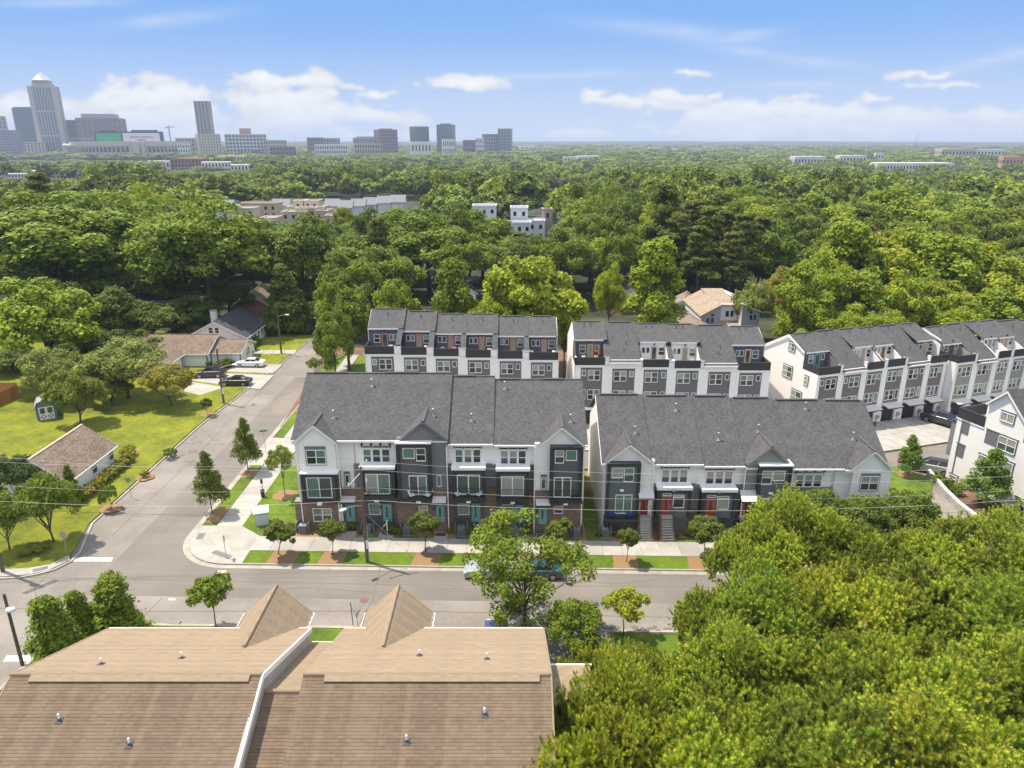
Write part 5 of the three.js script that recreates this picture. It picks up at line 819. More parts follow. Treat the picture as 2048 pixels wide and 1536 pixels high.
// ---------- small houses ----------
// gabled house, local frame: ridge along local z; w across x, l along z; origin at base centre
function house(name, label, [x, z], turn, o) {
  const { w, l, eave, rise, wall = M.white, roof = M.shingleBrown, over = 0.45, wins = [], doors = [], chimney, y = hG(x) } = o, t = thing(name, label, 'house', [x, y, z], turn);
  const s = rise / (w / 2);
  obj('wall', [lap(-w / 2, w / 2, 0, eave, l / 2 - 0.2, l / 2), lap(-w / 2, w / 2, 0, eave, l / 2 - 0.2, l / 2).map((g) => g.clone().rotateY(Math.PI)), b6(-w / 2, -w / 2 + 0.2, 0, eave, -l / 2 + 0.02, l / 2 - 0.02), b6(w / 2 - 0.2, w / 2, 0, eave, -l / 2 + 0.02, l / 2 - 0.02)], wall, t);
  if (!o.hip) obj('gable_wall', [prism([[-w / 2, eave], [w / 2, eave], [0, eave + rise - 0.05]], l / 2 - 0.2, l / 2), prism([[-w / 2, eave], [w / 2, eave], [0, eave + rise - 0.05]], -l / 2, -l / 2 + 0.2)], o.gableMat ?? wall, t);
  const hw = w / 2 + over, hl = l / 2 + over * 0.8, yE = eave - s * over + 0.12, yR = eave + rise + 0.12, hp = o.hip ?? 0;
  const r = obj('roof', [slab([[hw, yE, hl], [hw, yE, -hl], [0, yR, -hl + hp], [0, yR, hl - hp]], [s, 1, 0], 0.14), slab([[-hw, yE, -hl], [-hw, yE, hl], [0, yR, hl - hp], [0, yR, -hl + hp]], [-s, 1, 0], 0.14), hp ? [slab([[-hw, yE, hl], [hw, yE, hl], [0, yR, hl - hp]], [0, 1, s], 0.14), slab([[hw, yE, -hl], [-hw, yE, -hl], [0, yR, -hl + hp]], [0, 1, -s], 0.14)] : []], roof, t);
  if (!hp) obj('ridge_cap', b6(-0.12, 0.12, yR - 0.08, yR + 0.03, -hl, hl), o.ridgeMat ?? roof, r);
  if (!hp) for (const e of [1, -1]) obj('rake_board', rakeBoards(0, yR - 0.02, -hw, hw, yE, e > 0 ? hl - 0.02 : -hl - 0.03, 0.24), M.whiteTrim, r);
  obj('eave_gutter', [b6(hw - 0.02, hw + 0.08, yE - 0.18, yE - 0.05, -hl, hl), b6(-hw - 0.08, -hw + 0.02, yE - 0.18, yE - 0.05, -hl, hl)], o.gutter ?? M.whiteTrim, r);
  // wins: [side, along, y0, y1, width, opts]; side 'f' front(+z) 'b' 'r'(+x) 'l'
  for (const [side, a, y0, y1, ww, opt] of wins) { const g = new THREE.Group(); const tmp = new THREE.Group(); const m = win(tmp, a - ww / 2, a + ww / 2, y0, y1, 0.001, opt ?? {}); tmp.remove(m); const T = { f: [0, l / 2, 0], r: [Math.PI / 2, w / 2, 1], b: [Math.PI, l / 2, 0], l: [-Math.PI / 2, w / 2, 1] }[side]; m.rotation.y = T[0]; const k = T[1] + 0.025; m.position.set(side === 'r' ? k : side === 'l' ? -k : 0, 0, side === 'f' ? k : side === 'b' ? -k : 0); t.add(m); }
  if (chimney) { const [cx, cz, ch, cw, cm] = chimney; const c = obj('chimney', b6(cx - cw / 2, cx + cw / 2, eave, yR + ch, cz - cw / 2, cz + cw / 2), cm ?? M.white, t); obj('chimney_cap', b6(cx - cw / 2 - 0.08, cx + cw / 2 + 0.08, yR + ch, yR + ch + 0.1, cz - cw / 2 - 0.08, cz + cw / 2 + 0.08), M.concreteB, c); }
  return t;
}
{ // brown-roofed cottage by the side street: long wall at x = -47
  const eaveP = PY(247, 886, 3.35), zFar = eaveP[1] + 0.1, rid = PY(166, 850, 5.6), xR = rid[0], w = 2 * (-46.95 - xR) , zNear = -68.3;
  const h = house('cottage', 'white cottage with brown shingle roof beside the side street and yellow hedge', [xR, (zNear + zFar) / 2], 0, { w, l: Math.abs(zNear - zFar) - 0.7, eave: 2.55, rise: 2.3, roof: M.shingleBrown, ridgeMat: std(0.5, 0.4, 0.33, 0.95), wins: [['r', 3.9, 0.85, 2.2, 1.0, { upper: M.glassBlind }], ['r', 0.4, 0.85, 2.2, 1.0, { upper: M.glassBlind }]] });
  // the far windows sit towards the far end
  for (const zz of [1.5, 3.6]) obj('vent_pipe', bar([-0.9, 4.0, zz], [-0.9, 4.9, zz], 0.05), M.whiteMetal, h);
}
house('ranch_house', 'low white ranch house with brown roof behind the parked dark cars', [-60.2, -121.5], Math.PI / 2, { w: 9.5, l: 17.5, eave: 2.3, rise: 1.9, roof: std(0.23, 0.17, 0.125, 0.95, { map: M.shingleBrown.map }), wins: [['r', -1.5, 0.9, 2.0, 1.2], ['r', 3.2, 0.9, 2.0, 1.2]] });
{
  const pr = house('porch_wing', 'white gabled porch wing of brown-roofed ranch house, with railing and hedge', [-48.9, -121.3], Math.PI / 2, { w: 6.6, l: 5.2, eave: 2.3, rise: 1.3, roof: M.shingleBrown, wins: [['f', 0, 0.9, 2.2, 1.6, { cols: 2 }], ['r', 0.5, 0.9, 2.2, 2.0, { cols: 2, hung: false, pane: M.glassDark }]] });
  const bars = [b6(-2.4, 2.4, 0.9, 0.97, 3.3 + 0.6, 3.3 + 0.66)]; 
}
house('garage_wing', 'small brown-roofed gable of the ranch house behind the yard trees', [-58.2, -113.6], 0, { w: 5.4, l: 5.0, eave: 2.4, rise: 1.5, roof: M.shingleBrown, gableMat: std(0.45, 0.36, 0.27, 0.8) });
house('bungalow', 'white bungalow with dark roof, white chimney and twin attic window', [-53.9, -133], 0, { w: 10.6, l: 12, eave: 2.5, rise: 2.8, roof: M.shingleDark, wins: [['f', -0.75, 3.2, 4.25, 0.8, { lower: M.glassDark, upper: M.glassDark }], ['f', 0.35, 3.2, 4.25, 0.8, { lower: M.glassDark, upper: M.glassDark }], ...[-4.6, -2.9, -1.2, 0.8, 2.6, 4.4].map((a) => ['r', a, 0.6, 1.95, 0.85, { lower: M.glassDark, upper: M.glassDark }]), ['f', 3.6, 0.9, 2.2, 0.9]], chimney: [-2.2, 0.5, 0.7, 0.95, M.white] });
house('dark_house', 'brown-roofed house under the trees behind the bungalow', [-56, -156], 0.1, { w: 9, l: 12, eave: 2.8, rise: 2.8, roof: M.shingleBrown, wall: std(0.3, 0.17, 0.1, 0.9) });
{ // garden shed with gambrel roof
  const [ax, az] = G(80, 843), [bx, bz] = G(113, 838), turn = Math.atan2(-(bz - az), bx - ax), t = thing('garden_shed', 'slate blue garden shed with gambrel roof and white crossed doors on the lawn', 'shed', [(ax + bx) / 2, hG(ax) + 0.1, (az + bz) / 2], turn), w = 2.4, l = 3.0, blue = std(0.10, 0.17, 0.21, 0.8), out = [[-w / 2, 0], [w / 2, 0], [w / 2, 1.75], [w / 2 - 0.35, 2.45], [0, 2.8], [-w / 2 + 0.35, 2.45], [-w / 2, 1.75]];
  obj('wall', prism(out, -l, 0), blue, t);
  const R = out.slice(2), rf = obj('roof', R.slice(0, 4).map((p, i) => { const q = R[i + 1]; return slab([[p[0] * 1.06, p[1] + 0.05, 0.12], [p[0] * 1.06, p[1] + 0.05, -l - 0.1], [q[0] * 1.06, q[1] + 0.05, -l - 0.1], [q[0] * 1.06, q[1] + 0.05, 0.12]], [q[1] - p[1], p[0] - q[0], 0], -0.06); }), std(0.3, 0.28, 0.26, 0.95), t);
  for (const s of [-1, 1]) { const x = s * 0.44, d = obj('door', [b6(x - 0.42, x + 0.42, 0.08, 1.85, 0, 0.04)], blue, t), f = []; for (const [a, b, c, e] of [[-0.42, -0.32, 0.08, 1.85], [0.32, 0.42, 0.08, 1.85], [-0.32, 0.32, 0.08, 0.18], [-0.32, 0.32, 1.75, 1.85], [-0.32, 0.32, 0.82, 0.92]]) f.push(b6(x + a, x + b, c, e, 0.04, 0.06)); for (const k of [-1, 1]) { const g = b6(-0.05, 0.05, -0.45, 0.45, 0.042, 0.058); g.rotateZ(k * 0.78); g.translate(x, 0.5, 0); f.push(g); } obj('door_frame', f, M.whiteTrim, d); obj('arch_window', prism([[x - 0.2, 1.0], [x + 0.2, 1.0], [x + 0.2, 1.45], [x + 0.12, 1.6], [x, 1.66], [x - 0.12, 1.6], [x - 0.2, 1.45]], 0.04, 0.055), M.glassMid, d); }
}
{ // timber fence, board by board
  const wood = [std(0.42, 0.19, 0.055, 0.85), std(0.36, 0.16, 0.05, 0.85), std(0.47, 0.22, 0.07, 0.85)], t = placed('board_fence', 'orange stained board fence round the left garden', 'fence', [-74, 1.1, -97.5]), c = G(40, 795), near = G(-60, 838), back = [-95, c[1] + 1.0];
  const run = (a, b) => { const L = Math.hypot(b[0] - a[0], b[1] - a[1]), n = Math.round(L / 0.155), dx = (b[0] - a[0]) / n, dz = (b[1] - a[1]) / n, an = Math.atan2(-dz, dx); for (let i = 0; i < n; i++) { const g = b6(-0.072, 0.072, 0, 1.85 + 0.03 * hash2(i, 7), -0.012, 0.012); g.rotateY(an); g.translate(a[0] + dx * (i + 0.5), hG(a[0]) + 0.1, a[1] + dz * (i + 0.5)); part('board', g, wood[Math.floor(hash2(i, L | 0) * 3)], t); } const rl = [0.4, 1.5].map((y) => { const g = b6(0, L, y, y + 0.09, -0.06, -0.013); g.rotateY(an); g.translate(a[0], hG(a[0]) + 0.1, a[1]); return g; }); part('rail', rl, wood[1], t); };
  run(near, c); run(back, c);
}
// driveways on the left
{
  const dv = thing('driveway', '', ''); dv.userData = { kind: 'structure' };
  const mats = [M.concrete, M.concreteC, M.concreteB];
  const quad = (a, b, c, d, k, off = 0.128) => obj('slab', padG([a, b, c, d].map(([x, y]) => G(x, y)), off, 0.1), mats[k], dv);
  quad([380, 762], [455, 748], [548, 752], [520, 780], 1); quad([378, 764], [448, 776], [400, 792], [368, 784], 0, 0.131); quad([455, 745], [470, 729], [566, 730], [546, 748], 2);
  for (let i = 0; i < 5; i++) { const a = 483 + i * 22, b = a + 21.6; quad([a, 702], [b, 701], [b - 2, 708.5], [a - 2, 709.5], i % 3); }
}
// houses to the right behind the rows
house('brown_ranch', 'white-walled house with weathered brown roof behind the rear rows', [35.5, -139], 0.12, { w: 13, l: 12, eave: 2.7, rise: 2.6, y: -1, roof: std(0.24, 0.19, 0.145, 0.95, { map: M.shingleBrown.map }), wins: [['l', -2, 0.9, 2.1, 1.0], ['l', 2, 0.9, 2.1, 1.0]] });
{ // grey-blue modern house with opposed mono-pitch roofs
  const z = -137, t = placed('modern_house', 'grey-blue modern house with tan opposed mono-pitch roofs and stacked windows', 'house', [52, -1, z - 5]);
  const p = (x, y, k = 0) => PZ(1340 + x / 7.877, 560 + y / 7.877, z - k), bl = std(0.25, 0.28, 0.33, 0.8), wh = std(0.62, 0.63, 0.64, 0.8), tan = std(0.4, 0.31, 0.225, 0.95, { map: M.shingleTan.map });
  const a = p(495, 560), b = p(810, 390), c = p(120, 395, 9), yb = -1.2;
  const d = 15;
  // left block: front gable wall and the long side to the left
  part('wall', [prism([[a[0], yb], [b[0], yb], [b[0], b[1] - 0.1], [a[0], a[1] - 0.1]], z - d, z)], bl, t);
  part('side_wall', slab([[a[0] - 0.02, yb, z], [a[0] - 0.02, a[1] - 0.12, z], [a[0] - 0.02, a[1] - 0.12, z - d], [a[0] - 0.02, yb, z - d]].reverse(), [-1, 0, 0], 0.05), wh, t);
  const r1 = part('roof', slab([[a[0] - 0.35, a[1] - 0.05, z + 0.3], [b[0] + 0.1, b[1] + 0.12, z + 0.3], [b[0] + 0.1, b[1] + 0.12, z - d - 0.3], [a[0] - 0.35, a[1] - 0.05, z - d - 0.3]], [-(b[1] - a[1]), b[0] - a[0], 0], 0.18), tan, t);
  const e = p(1150, 480), f = p(1430, 500), g = p(1180, 380);
  part('wall', [prism([[e[0], yb], [f[0], yb], [f[0], f[1] - 0.1], [e[0], g[1] - 0.1]], z - d, z - 0.4)], bl, t);
  part('side_wall', slab([[e[0] - 0.02, yb, z - 0.4], [e[0] - 0.02, g[1] - 0.1, z - 0.4], [e[0] - 0.02, g[1] - 0.1, z - d], [e[0] - 0.02, yb, z - d]].reverse(), [-1, 0, 0], 0.05), wh, t);
  part('roof', slab([[e[0] - 0.15, g[1] + 0.1, z], [f[0] + 0.35, f[1] - 0.05, z], [f[0] + 0.35, f[1] - 0.05, z - d - 0.3], [e[0] - 0.15, g[1] + 0.1, z - d - 0.3]], [g[1] - f[1], f[0] - e[0], 0], 0.18), std(0.7, 0.7, 0.68, 0.7), t);
  part('link_wall', b6(b[0], e[0], yb, e[1] + 0.6, z - d, z - 3), wh, t); part('link_roof', slab([[b[0] - 0.3, e[1] + 0.5, z - 2.6], [e[0], e[1] + 0.5, z - 2.6], [e[0], g[1] + 0.2, z - d], [b[0] - 0.3, g[1] + 0.2, z - d]], [0, 1, 0.4], 0.15), tan, t);
  part('porch_roof', slab([[b[0] - 0.2, 2.4, z + 0.2], [f[0] + 0.2, 2.4, z + 0.2], [f[0] + 0.2, 3.3, z - 3], [b[0] - 0.2, 3.3, z - 3]], [0, 1, 0.3], 0.12), tan, t);
  const W = (x0, y0, x1, y1, k) => { const l = p(x0, y1, k), q = p(x1, y0, k); win(t, l[0], q[0], l[1], q[1], z - k + 0.01, { hung: false, pane: M.glassDark, frame: bl }); };
  W(565, 595, 622, 678, 0); W(635, 592, 692, 675, 0); W(640, 527, 695, 575, 0); W(1245, 545, 1300, 635, 0.4); W(1310, 543, 1362, 632, 0.4); W(1250, 487, 1303, 530, 0.4); W(870, 485, 932, 578, 3); W(945, 480, 1005, 578, 3);
}
{
  house('grey_ranch', 'pale grey-roofed ranch house behind the angled row with a red brick chimney', [67, -131], 1.2, { w: 10, l: 15, eave: 2.6, rise: 2.2, y: -1.2, roof: M.shingleGreyTan, wall: std(0.5, 0.47, 0.35, 0.85), chimney: [4.8, 3.0, -0.2, 1.1, std(0.2, 0.06, 0.04, 0.9)] });
  house('grey_ranch', 'second pale grey roof half hidden by flowering tree beyond the brick chimney', [72, -141], 1.2, { w: 9, l: 12, eave: 2.8, rise: 2.0, y: -1.2, roof: M.shingleGreyTan });
  house('small_house', 'dark-roofed brown board house behind the bright green maple', [27, -168], 0.35, { w: 8, l: 11, eave: 2.8, rise: 2.8, y: -0.8, roof: M.shingleDark, wall: std(0.18, 0.09, 0.05, 0.9), wins: [['f', 1, 0.9, 2.1, 1.2]] });
  house('small_house', 'pale house with tan roof beside tall sweetgum tree', [39, -160], -0.3, { w: 8, l: 10, eave: 2.8, rise: 2.2, y: -0.8, roof: M.shingleTan, wins: [['f', 0, 0.9, 2.1, 1.2]] });
  house('small_house', 'dark-roofed house half hidden among trees behind the navy terraces', [-14, -172], 0.2, { w: 9, l: 11, eave: 3.2, rise: 3, roof: M.shingleDark });
  house('side_house', 'low grey roof with white gable behind the dark end terrace', [43.5, -104], 0.9, { w: 7.5, l: 9, eave: 6.2, rise: 2.2, y: -1, roof: M.shingle });
  // play set beside the ranch
  const [x, z] = [17.2, -134], t = thing('play_tent', 'dark blue play tent on bare orange earth behind the rear rows', 'tent', [x, hG(x), z]);
  obj('canopy', prism([[-2.2, 0.1], [2.2, 0.1], [2.2, 1.3], [1.9, 1.55], [-1.9, 1.55], [-2.2, 1.3]], -1, 1), std(0.02, 0.05, 0.2, 0.7), t);
  const sl = thing('play_slide', 'orange wooden play ladder beside the blue tent', 'slide', [x + 3, hG(x), z + 0.4]); obj('frame', [bar([-0.4, 0, 0], [-0.4, 2, 0], 0.06), bar([0.4, 0, 0], [0.4, 2, 0], 0.06)], std(0.4, 0.14, 0.05, 0.8), sl); for (let k = 0; k < 5; k++) obj('rung', bar([-0.4, 0.3 + k * 0.38, 0], [0.4, 0.3 + k * 0.38, 0], 0.04, 0.04, 6), std(0.45, 0.18, 0.07, 0.8), sl); obj('slide_bed', slab([[-0.35, 0.1, 1.8], [0.35, 0.1, 1.8], [0.35, 1.8, 0.1], [-0.35, 1.8, 0.1]], [0, 1, 1], 0.05), std(0.5, 0.2, 0.06, 0.6), sl);
  struct('bare_earth', sheetG([[12, -139], [22, -139], [23, -128], [12, -128]], 0.1), std(0.45, 0.25, 0.11, 0.95, { map: noiseTone(256, 6, 0.4, 4, 0.2, 0.1) }));
}
// ---------- cars ----------
function car(name, label, [x, z], turn, paint, o = {}) {
  const { L = 4.7, W = 1.82, kind = 'sedan', y = hG(x), roofMat } = o, t = thing(name, label, 'car', [x, y + (o.lift ?? 0), z], turn);
  // side outlines, x forward
  const H = { sedan: [0.28, 0.62, 0.9, 1.43], suv: [0.32, 0.75, 1.08, 1.72], pickup: [0.4, 0.85, 1.15, 1.85] }[kind], h = L / 2;
  const body = new THREE.Shape(); body.moveTo(-h + 0.08, H[0]); body.lineTo(h - 0.1, H[0]); body.quadraticCurveTo(h, H[0] + 0.05, h, H[1] - 0.05); body.quadraticCurveTo(h - 0.05, H[1] + 0.08, h - 0.35, H[2] - 0.1); body.lineTo(h - 1.25, H[2]); body.lineTo(-h + 0.5, H[2] + 0.02); body.quadraticCurveTo(-h + 0.05, H[2], -h, H[1]); body.closePath();
  const bg = new THREE.ExtrudeGeometry(body, { depth: W - 0.24, bevelEnabled: true, bevelSize: 0.08, bevelThickness: 0.12, bevelSegments: 3, curveSegments: 6 }); bg.translate(0, 0, -(W - 0.24) / 2);
  obj('body', bg, paint, t);
  // cabin: tapering glasshouse between belt and roof
  const c = { sedan: [-1.75, 1.15, -0.95, 0.25], suv: [-2.2, 1.1, -1.95, 0.35], pickup: [-0.75, 1.35, -0.6, 0.6] }[kind], yb = H[2] - 0.02, yr = H[3] - 0.07, wb = W / 2 - 0.09, wr = W / 2 - 0.3;
  const B = [[c[0], yb, wb], [c[1], yb, wb], [c[1], yb, -wb], [c[0], yb, -wb]], T = [[c[2], yr, wr], [c[3], yr, wr], [c[3], yr, -wr], [c[2], yr, -wr]];
  const glass = obj('windows', [poly([B[0], B[1], T[1], T[0]]), poly([B[2], B[3], T[3], T[2]]), poly([B[1], B[2], T[2], T[1]]), poly([B[3], B[0], T[0], T[3]])], M.glassDark, t);
  const rf = obj('roof', slab([[c[2] - 0.06, yr, wr + 0.04], [c[3] + 0.06, yr, wr + 0.04], [c[3] + 0.06, yr, -wr - 0.04], [c[2] - 0.06, yr, -wr - 0.04]], [0, 1, 0], 0.001).concat(slab([[c[2], yr + 0.06, wr - 0.06], [c[3], yr + 0.06, wr - 0.06], [c[3], yr + 0.06, -wr + 0.06], [c[2], yr + 0.06, -wr + 0.06]], [0, 1, 0], 0.07)), roofMat ?? paint, t);
  for (const s of [1, -1]) { for (const i of [0, 1]) obj('pillar', bar([B[i][0], yb, s * wb], [T[i][0], yr, s * wr], 0.045, 0.04, 6), paint, t); obj('pillar', bar([(c[0] + c[1]) / 2, yb, s * wb], [(c[2] + c[3]) / 2, yr, s * (wr + 0.01)], 0.04, 0.035, 6), paint, t); }
  if (kind === 'pickup') obj('cargo_bed', [b6(-h + 0.15, c[0] - 0.05, H[2] - 0.02, H[2] + 0.02, -W / 2 + 0.2, W / 2 - 0.2)], M.rubber, t);
  const wr2 = kind === 'sedan' ? 0.33 : 0.38; for (const [wx, wz] of [[h - 0.88, 1], [h - 0.88, -1], [-h + 0.92, 1], [-h + 0.92, -1]]) { const w = obj('wheel', new THREE.CylinderGeometry(wr2, wr2, 0.24, 20).rotateX(Math.PI / 2).translate(wx, wr2, wz * (W / 2 - 0.1)), M.rubber, t); obj('rim', new THREE.CylinderGeometry(wr2 * 0.66, wr2 * 0.6, 0.02, 12).rotateX(wz * Math.PI / 2).translate(wx, wr2, wz * (W / 2 + 0.027)), M.rim, w); }
  for (const s of [1, -1]) { obj('headlight', b6(h - 0.1, h + 0.03, H[1] - 0.02, H[1] + 0.12, s * (W / 2 - 0.42), s * (W / 2 - 0.12)), M.whiteMetal, t); obj('taillight', b6(-h - 0.02, -h + 0.1, H[1], H[1] + 0.16, s * (W / 2 - 0.4), s * (W / 2 - 0.1)), std(0.25, 0.01, 0.01, 0.3), t); obj('mirror', b6(c[1] - 0.35, c[1] - 0.2, yb + 0.02, yb + 0.16, s * (wb + 0.02), s * (wb + 0.2)), paint, t); }
  obj('bumper', [b6(h - 0.05, h + 0.05, H[0] + 0.02, H[0] + 0.2, -W / 2 + 0.12, W / 2 - 0.12), b6(-h - 0.05, -h + 0.05, H[0] + 0.02, H[0] + 0.2, -W / 2 + 0.12, W / 2 - 0.12)], kind === 'sedan' ? paint : M.darkMetal, t);
  return t;
}
const paintM = (r, g, b) => new THREE.MeshPhysicalMaterial({ color: lin(r, g, b), roughness: 0.35, clearcoat: 1, clearcoatRoughness: 0.06 });
{
  const wht = paintM(0.75, 0.75, 0.74), blk = paintM(0.012, 0.012, 0.014), nav = paintM(0.015, 0.017, 0.035), gry = paintM(0.42, 0.44, 0.41), blu = paintM(0.05, 0.08, 0.22), sil = paintM(0.35, 0.38, 0.4), tea = paintM(0.02, 0.07, 0.09);
  const gm = (a, b) => { const p = G(...a), q = G(...b); return [(p[0] + q[0]) / 2, (p[1] + q[1]) / 2]; };
  car('parked_car', 'white sedan parked on the concrete drive by the ranch house', gm([478, 733], [525, 734]), Math.PI, wht, { y: 0.85 });
  car('parked_car', 'black sedan parked on the drive beside the utility pole', gm([447, 771], [498, 770]), Math.PI, blk, { y: 0.82 });
  car('parked_car', 'dark suv parked behind the pole next to the black sedan', gm([396, 757], [446, 752]), Math.PI + 0.1, nav, { kind: 'suv', y: 0.85 });
  car('parked_car', 'pale grey suv with black roof beside the white end building', gm([1832, 938], [1888, 950]), Math.PI - 0.55, gry, { kind: 'suv', roofMat: M.black, y: hG(50) + 0.1 });
  car('parked_pickup', 'dark blue pickup truck parked at the garages of the taupe row', gm([1866, 842], [1902, 856]), -0.95, nav, { kind: 'pickup', L: 5.4, W: 1.95, y: hG(60) + 0.05 });
  car('parked_car', 'white car half hidden by shrubs beside the navy-terrace row', [-24.5, -108], 1.4, wht);
  // along the street
  car('street_car', 'blue car parked nose to the street beyond the tan roof edge', [-1.25, -46.3], Math.PI / 2, blu);   car('street_car', 'dark blue car parked nose to the street at the end of the bay', [6.1, -46.2], Math.PI / 2, blu);
  struct('parking_bay', padG([[-2.8, -43.5], [7.8, -43.5], [7.8, -48.28], [-2.8, -48.28]], 0.108, 0.1), M.asphaltNew);
  car('street_car', 'grey car parked at the far kerb left of the leafy street tree', [-1.9, -56.1], Math.PI, sil); car('street_car', 'dark teal car parked at the far kerb behind the leafy street tree', [2.2, -56.1], Math.PI, tea); car('street_car', 'white car parked at the far kerb in front of the yellow-green oaks', [24.5, -56], Math.PI, wht);
}
// ---------- poles, wires, lamps, signs ----------
const lampHead = (t, x, y, z, turn = 0) => { const g = new THREE.SphereGeometry(0.22, 12, 8); g.scale(1.7, 0.55, 0.9); g.rotateY(turn); g.translate(x, y, z); return obj('lamp_head', g, M.whiteMetal, t); };
function utilityPole(label, x, z, h, o = {}) {
  const t = thing('utility_pole', label, 'pole', [x, hG(x), z]);
  obj('pole', bar([0, -0.1, 0], [(o.lean ?? 0) * h, h, 0], 0.17, 0.12, 12), M.pole, t);
  for (const [y, len, a] of o.arms ?? []) { const g = b6(-len / 2, len / 2, y - 0.06, y + 0.06, 0.13, 0.25); g.rotateY(a); const c = obj('crossarm', g, M.pole, t); for (const s of [-0.46, -0.25, 0.25, 0.46]) { const q = bar([s * len, y + 0.06, 0.19], [s * len, y + 0.22, 0.19], 0.045, 0.03, 8); q.rotateY(a); obj('insulator', q, M.whiteMetal, c); } }
  for (const [y, a, r] of o.lamps ?? []) { const dx = Math.cos(a), dz = -Math.sin(a), c = obj('lamp_arm', [bar([0, y, 0], [dx * r * 0.5, y + 0.35, dz * r * 0.5], 0.035), bar([dx * r * 0.5, y + 0.35, dz * r * 0.5], [dx * r, y + 0.45, dz * r], 0.03)], M.steel, t); lampHead(t, dx * (r + 0.2), y + 0.42, dz * (r + 0.2), a); }
  if (o.can) obj('transformer', [bar([0.3, o.can, 0.25], [0.3, o.can + 0.9, 0.25], 0.25, 0.25, 14), bar([0.3, o.can + 0.9, 0.25], [0.3, o.can + 1.1, 0.25], 0.06, 0.05, 8)], M.steel, t);
  if (o.box) { obj('conduit', bar([0.18, 0, 0.05], [0.18, o.box, 0.05], 0.04), M.steel, t); obj('notice_panel', b6(0.02, 0.26, 1.6, 2.5, 0.17, 0.2), M.whiteMetal, t); }
  return t;
}
{
  const A = G(735, 1126), B = [-45.2, -55.3], C = [46, -57.8];
  const t = utilityPole('weathered utility pole with street lamp on the verge before the corner row', A[0], A[1], 9.7, { arms: [], lamps: [[5.9, 3.95, 1.9]], box: 4 });
  obj('top_bracket', [bar([0, 9.2, 0], [-0.95, 8.3, 0.9], 0.05, 0.05, 8), bar([0, 9.5, 0], [0.5, 10.0, -0.3], 0.05, 0.03, 8)], M.steel, t); for (const p of [[-0.95, 8.35, 0.9], [0.5, 10.05, -0.3], [0, 9.75, 0], [0.3, 8.0, -0.6]]) obj('insulator', [bar([p[0], p[1], p[2]], [p[0], p[1] + 0.25, p[2]], 0.08, 0.05, 8)], M.whiteMetal, t);
  utilityPole('utility pole with transformer and double crossarm at the left street corner', B[0], B[1], 11.5, { arms: [[10.9, 2.6, 0.9], [10.3, 2.6, 0.9]], can: 8.0 });
  utilityPole('utility pole with curved white lamp beside the black sedan', ...G(448, 808), 8.4, { lamps: [[5.4, 0.35, 1.9]], box: 3 });
  utilityPole('tall utility pole with lamp arm in front of the magnolia', ...G(563, 708), 9.2, { lamps: [[6.8, 0.1, 1.5]] });
  { const [x, z] = G(45, 1330); const l = thing('street_lamp', 'timber lamp post with white lamp in front of the arborvitae', 'street lamp', [x, hG(x), z]); obj('pole', bar([0, 0, 0], [0, 6.1, 0], 0.13, 0.1, 10), M.pole, l); const ar = obj('lamp_arm', bar([0, 4.9, 0], [0.3, 5.0, 0.15], 0.04), M.steel, l); const g = new THREE.SphereGeometry(0.3, 14, 10); g.scale(1.1, 0.7, 0.9); g.translate(0.35, 4.95, 0.2); obj('lamp_head', g, M.whiteMetal, l); }
  // wires: each cable is a thing, sagging between its poles
  const wire = (pts, label, r = 0.014, mat = M.steel, grp = 'overhead power lines') => { const P = []; for (let i = 0; i + 1 < pts.length; i++) { const a = V(...pts[i]), b = V(...pts[i + 1]), sag = a.distanceTo(b) * 0.018; for (let k = 0; k < 10; k++) { const f = k / 10, q = a.clone().lerp(b, f); q.y -= sag * 4 * f * (1 - f); P.push(q); } } P.push(V(...pts[pts.length - 1])); const c = new THREE.CatmullRomCurve3(P), g = new THREE.TubeGeometry(c, P.length * 2, r, 5); tag(obj('power_line', g, mat), label, 'cable', grp); };
  const cable = std(0.5, 0.49, 0.46, 0.6), dark = std(0.03, 0.03, 0.03, 0.7), y0 = hG(A[0]), W = (dx, h, dz) => [A[0] + dx, y0 + h, A[1] + dz];
  const lab = 'thin pale power line strung between the street poles';
  const bl = (h, d) => [B[0] + d, 0.7 + h, B[1] - d], cr = (h, d) => [C[0], -0.7 + h, C[1] + d];
  for (const [h0, h1, h2, d] of [[11.1, 10.2, 10.6, -0.3], [11.05, 9.6, 10.1, 0.7], [8.6, 7.75, 8.4, 0.2]]) wire([[-110, h0 + 2, -49], bl(h0, d), W(0.1, h1, d * 0.4), cr(h2, d), [120, h2 - 2, -57]], lab, 0.01, cable);
  for (const [h0, h1, h2] of [[7.2, 6.5, 7.3], [6.6, 5.4, 6.5]]) wire([[-110, h0 + 2, -49], bl(h0, 0), W(0.1, h1, 0.1), cr(h2, 0), [120, h2 - 2, -57]], 'thick dark communication cable strung between the street poles', 0.015, h0 > 7 ? cable : dark, 'communication cables');
  wire([W(0, 5.4, 0.1), [-2, 5.2, -57.6], [0.4, 0.3, -57.9]].slice(0, 1).concat([[-9.1, 0.2, -58.6]]), 'guy wire from the utility pole down to the verge', 0.012, cable, 'guy wires');
  tag(obj('guy_marker', bar([-9.9, 1.0, -58.5], [-9.15, 0.25, -58.6], 0.03), std(0.75, 0.55, 0.03, 0.6)), 'yellow guard on the guy wire above the verge', 'wire guard');
  const p2 = G(448, 808), p3 = G(563, 708); for (const h of [7.9, 6.6]) wire([[p2[0], 0.7 + h, p2[1]], [p3[0], 0.7 + h + 0.4, p3[1]], [-36, 8.5, -165]], 'power line running along the side street poles', 0.014, dark, 'side street power lines');
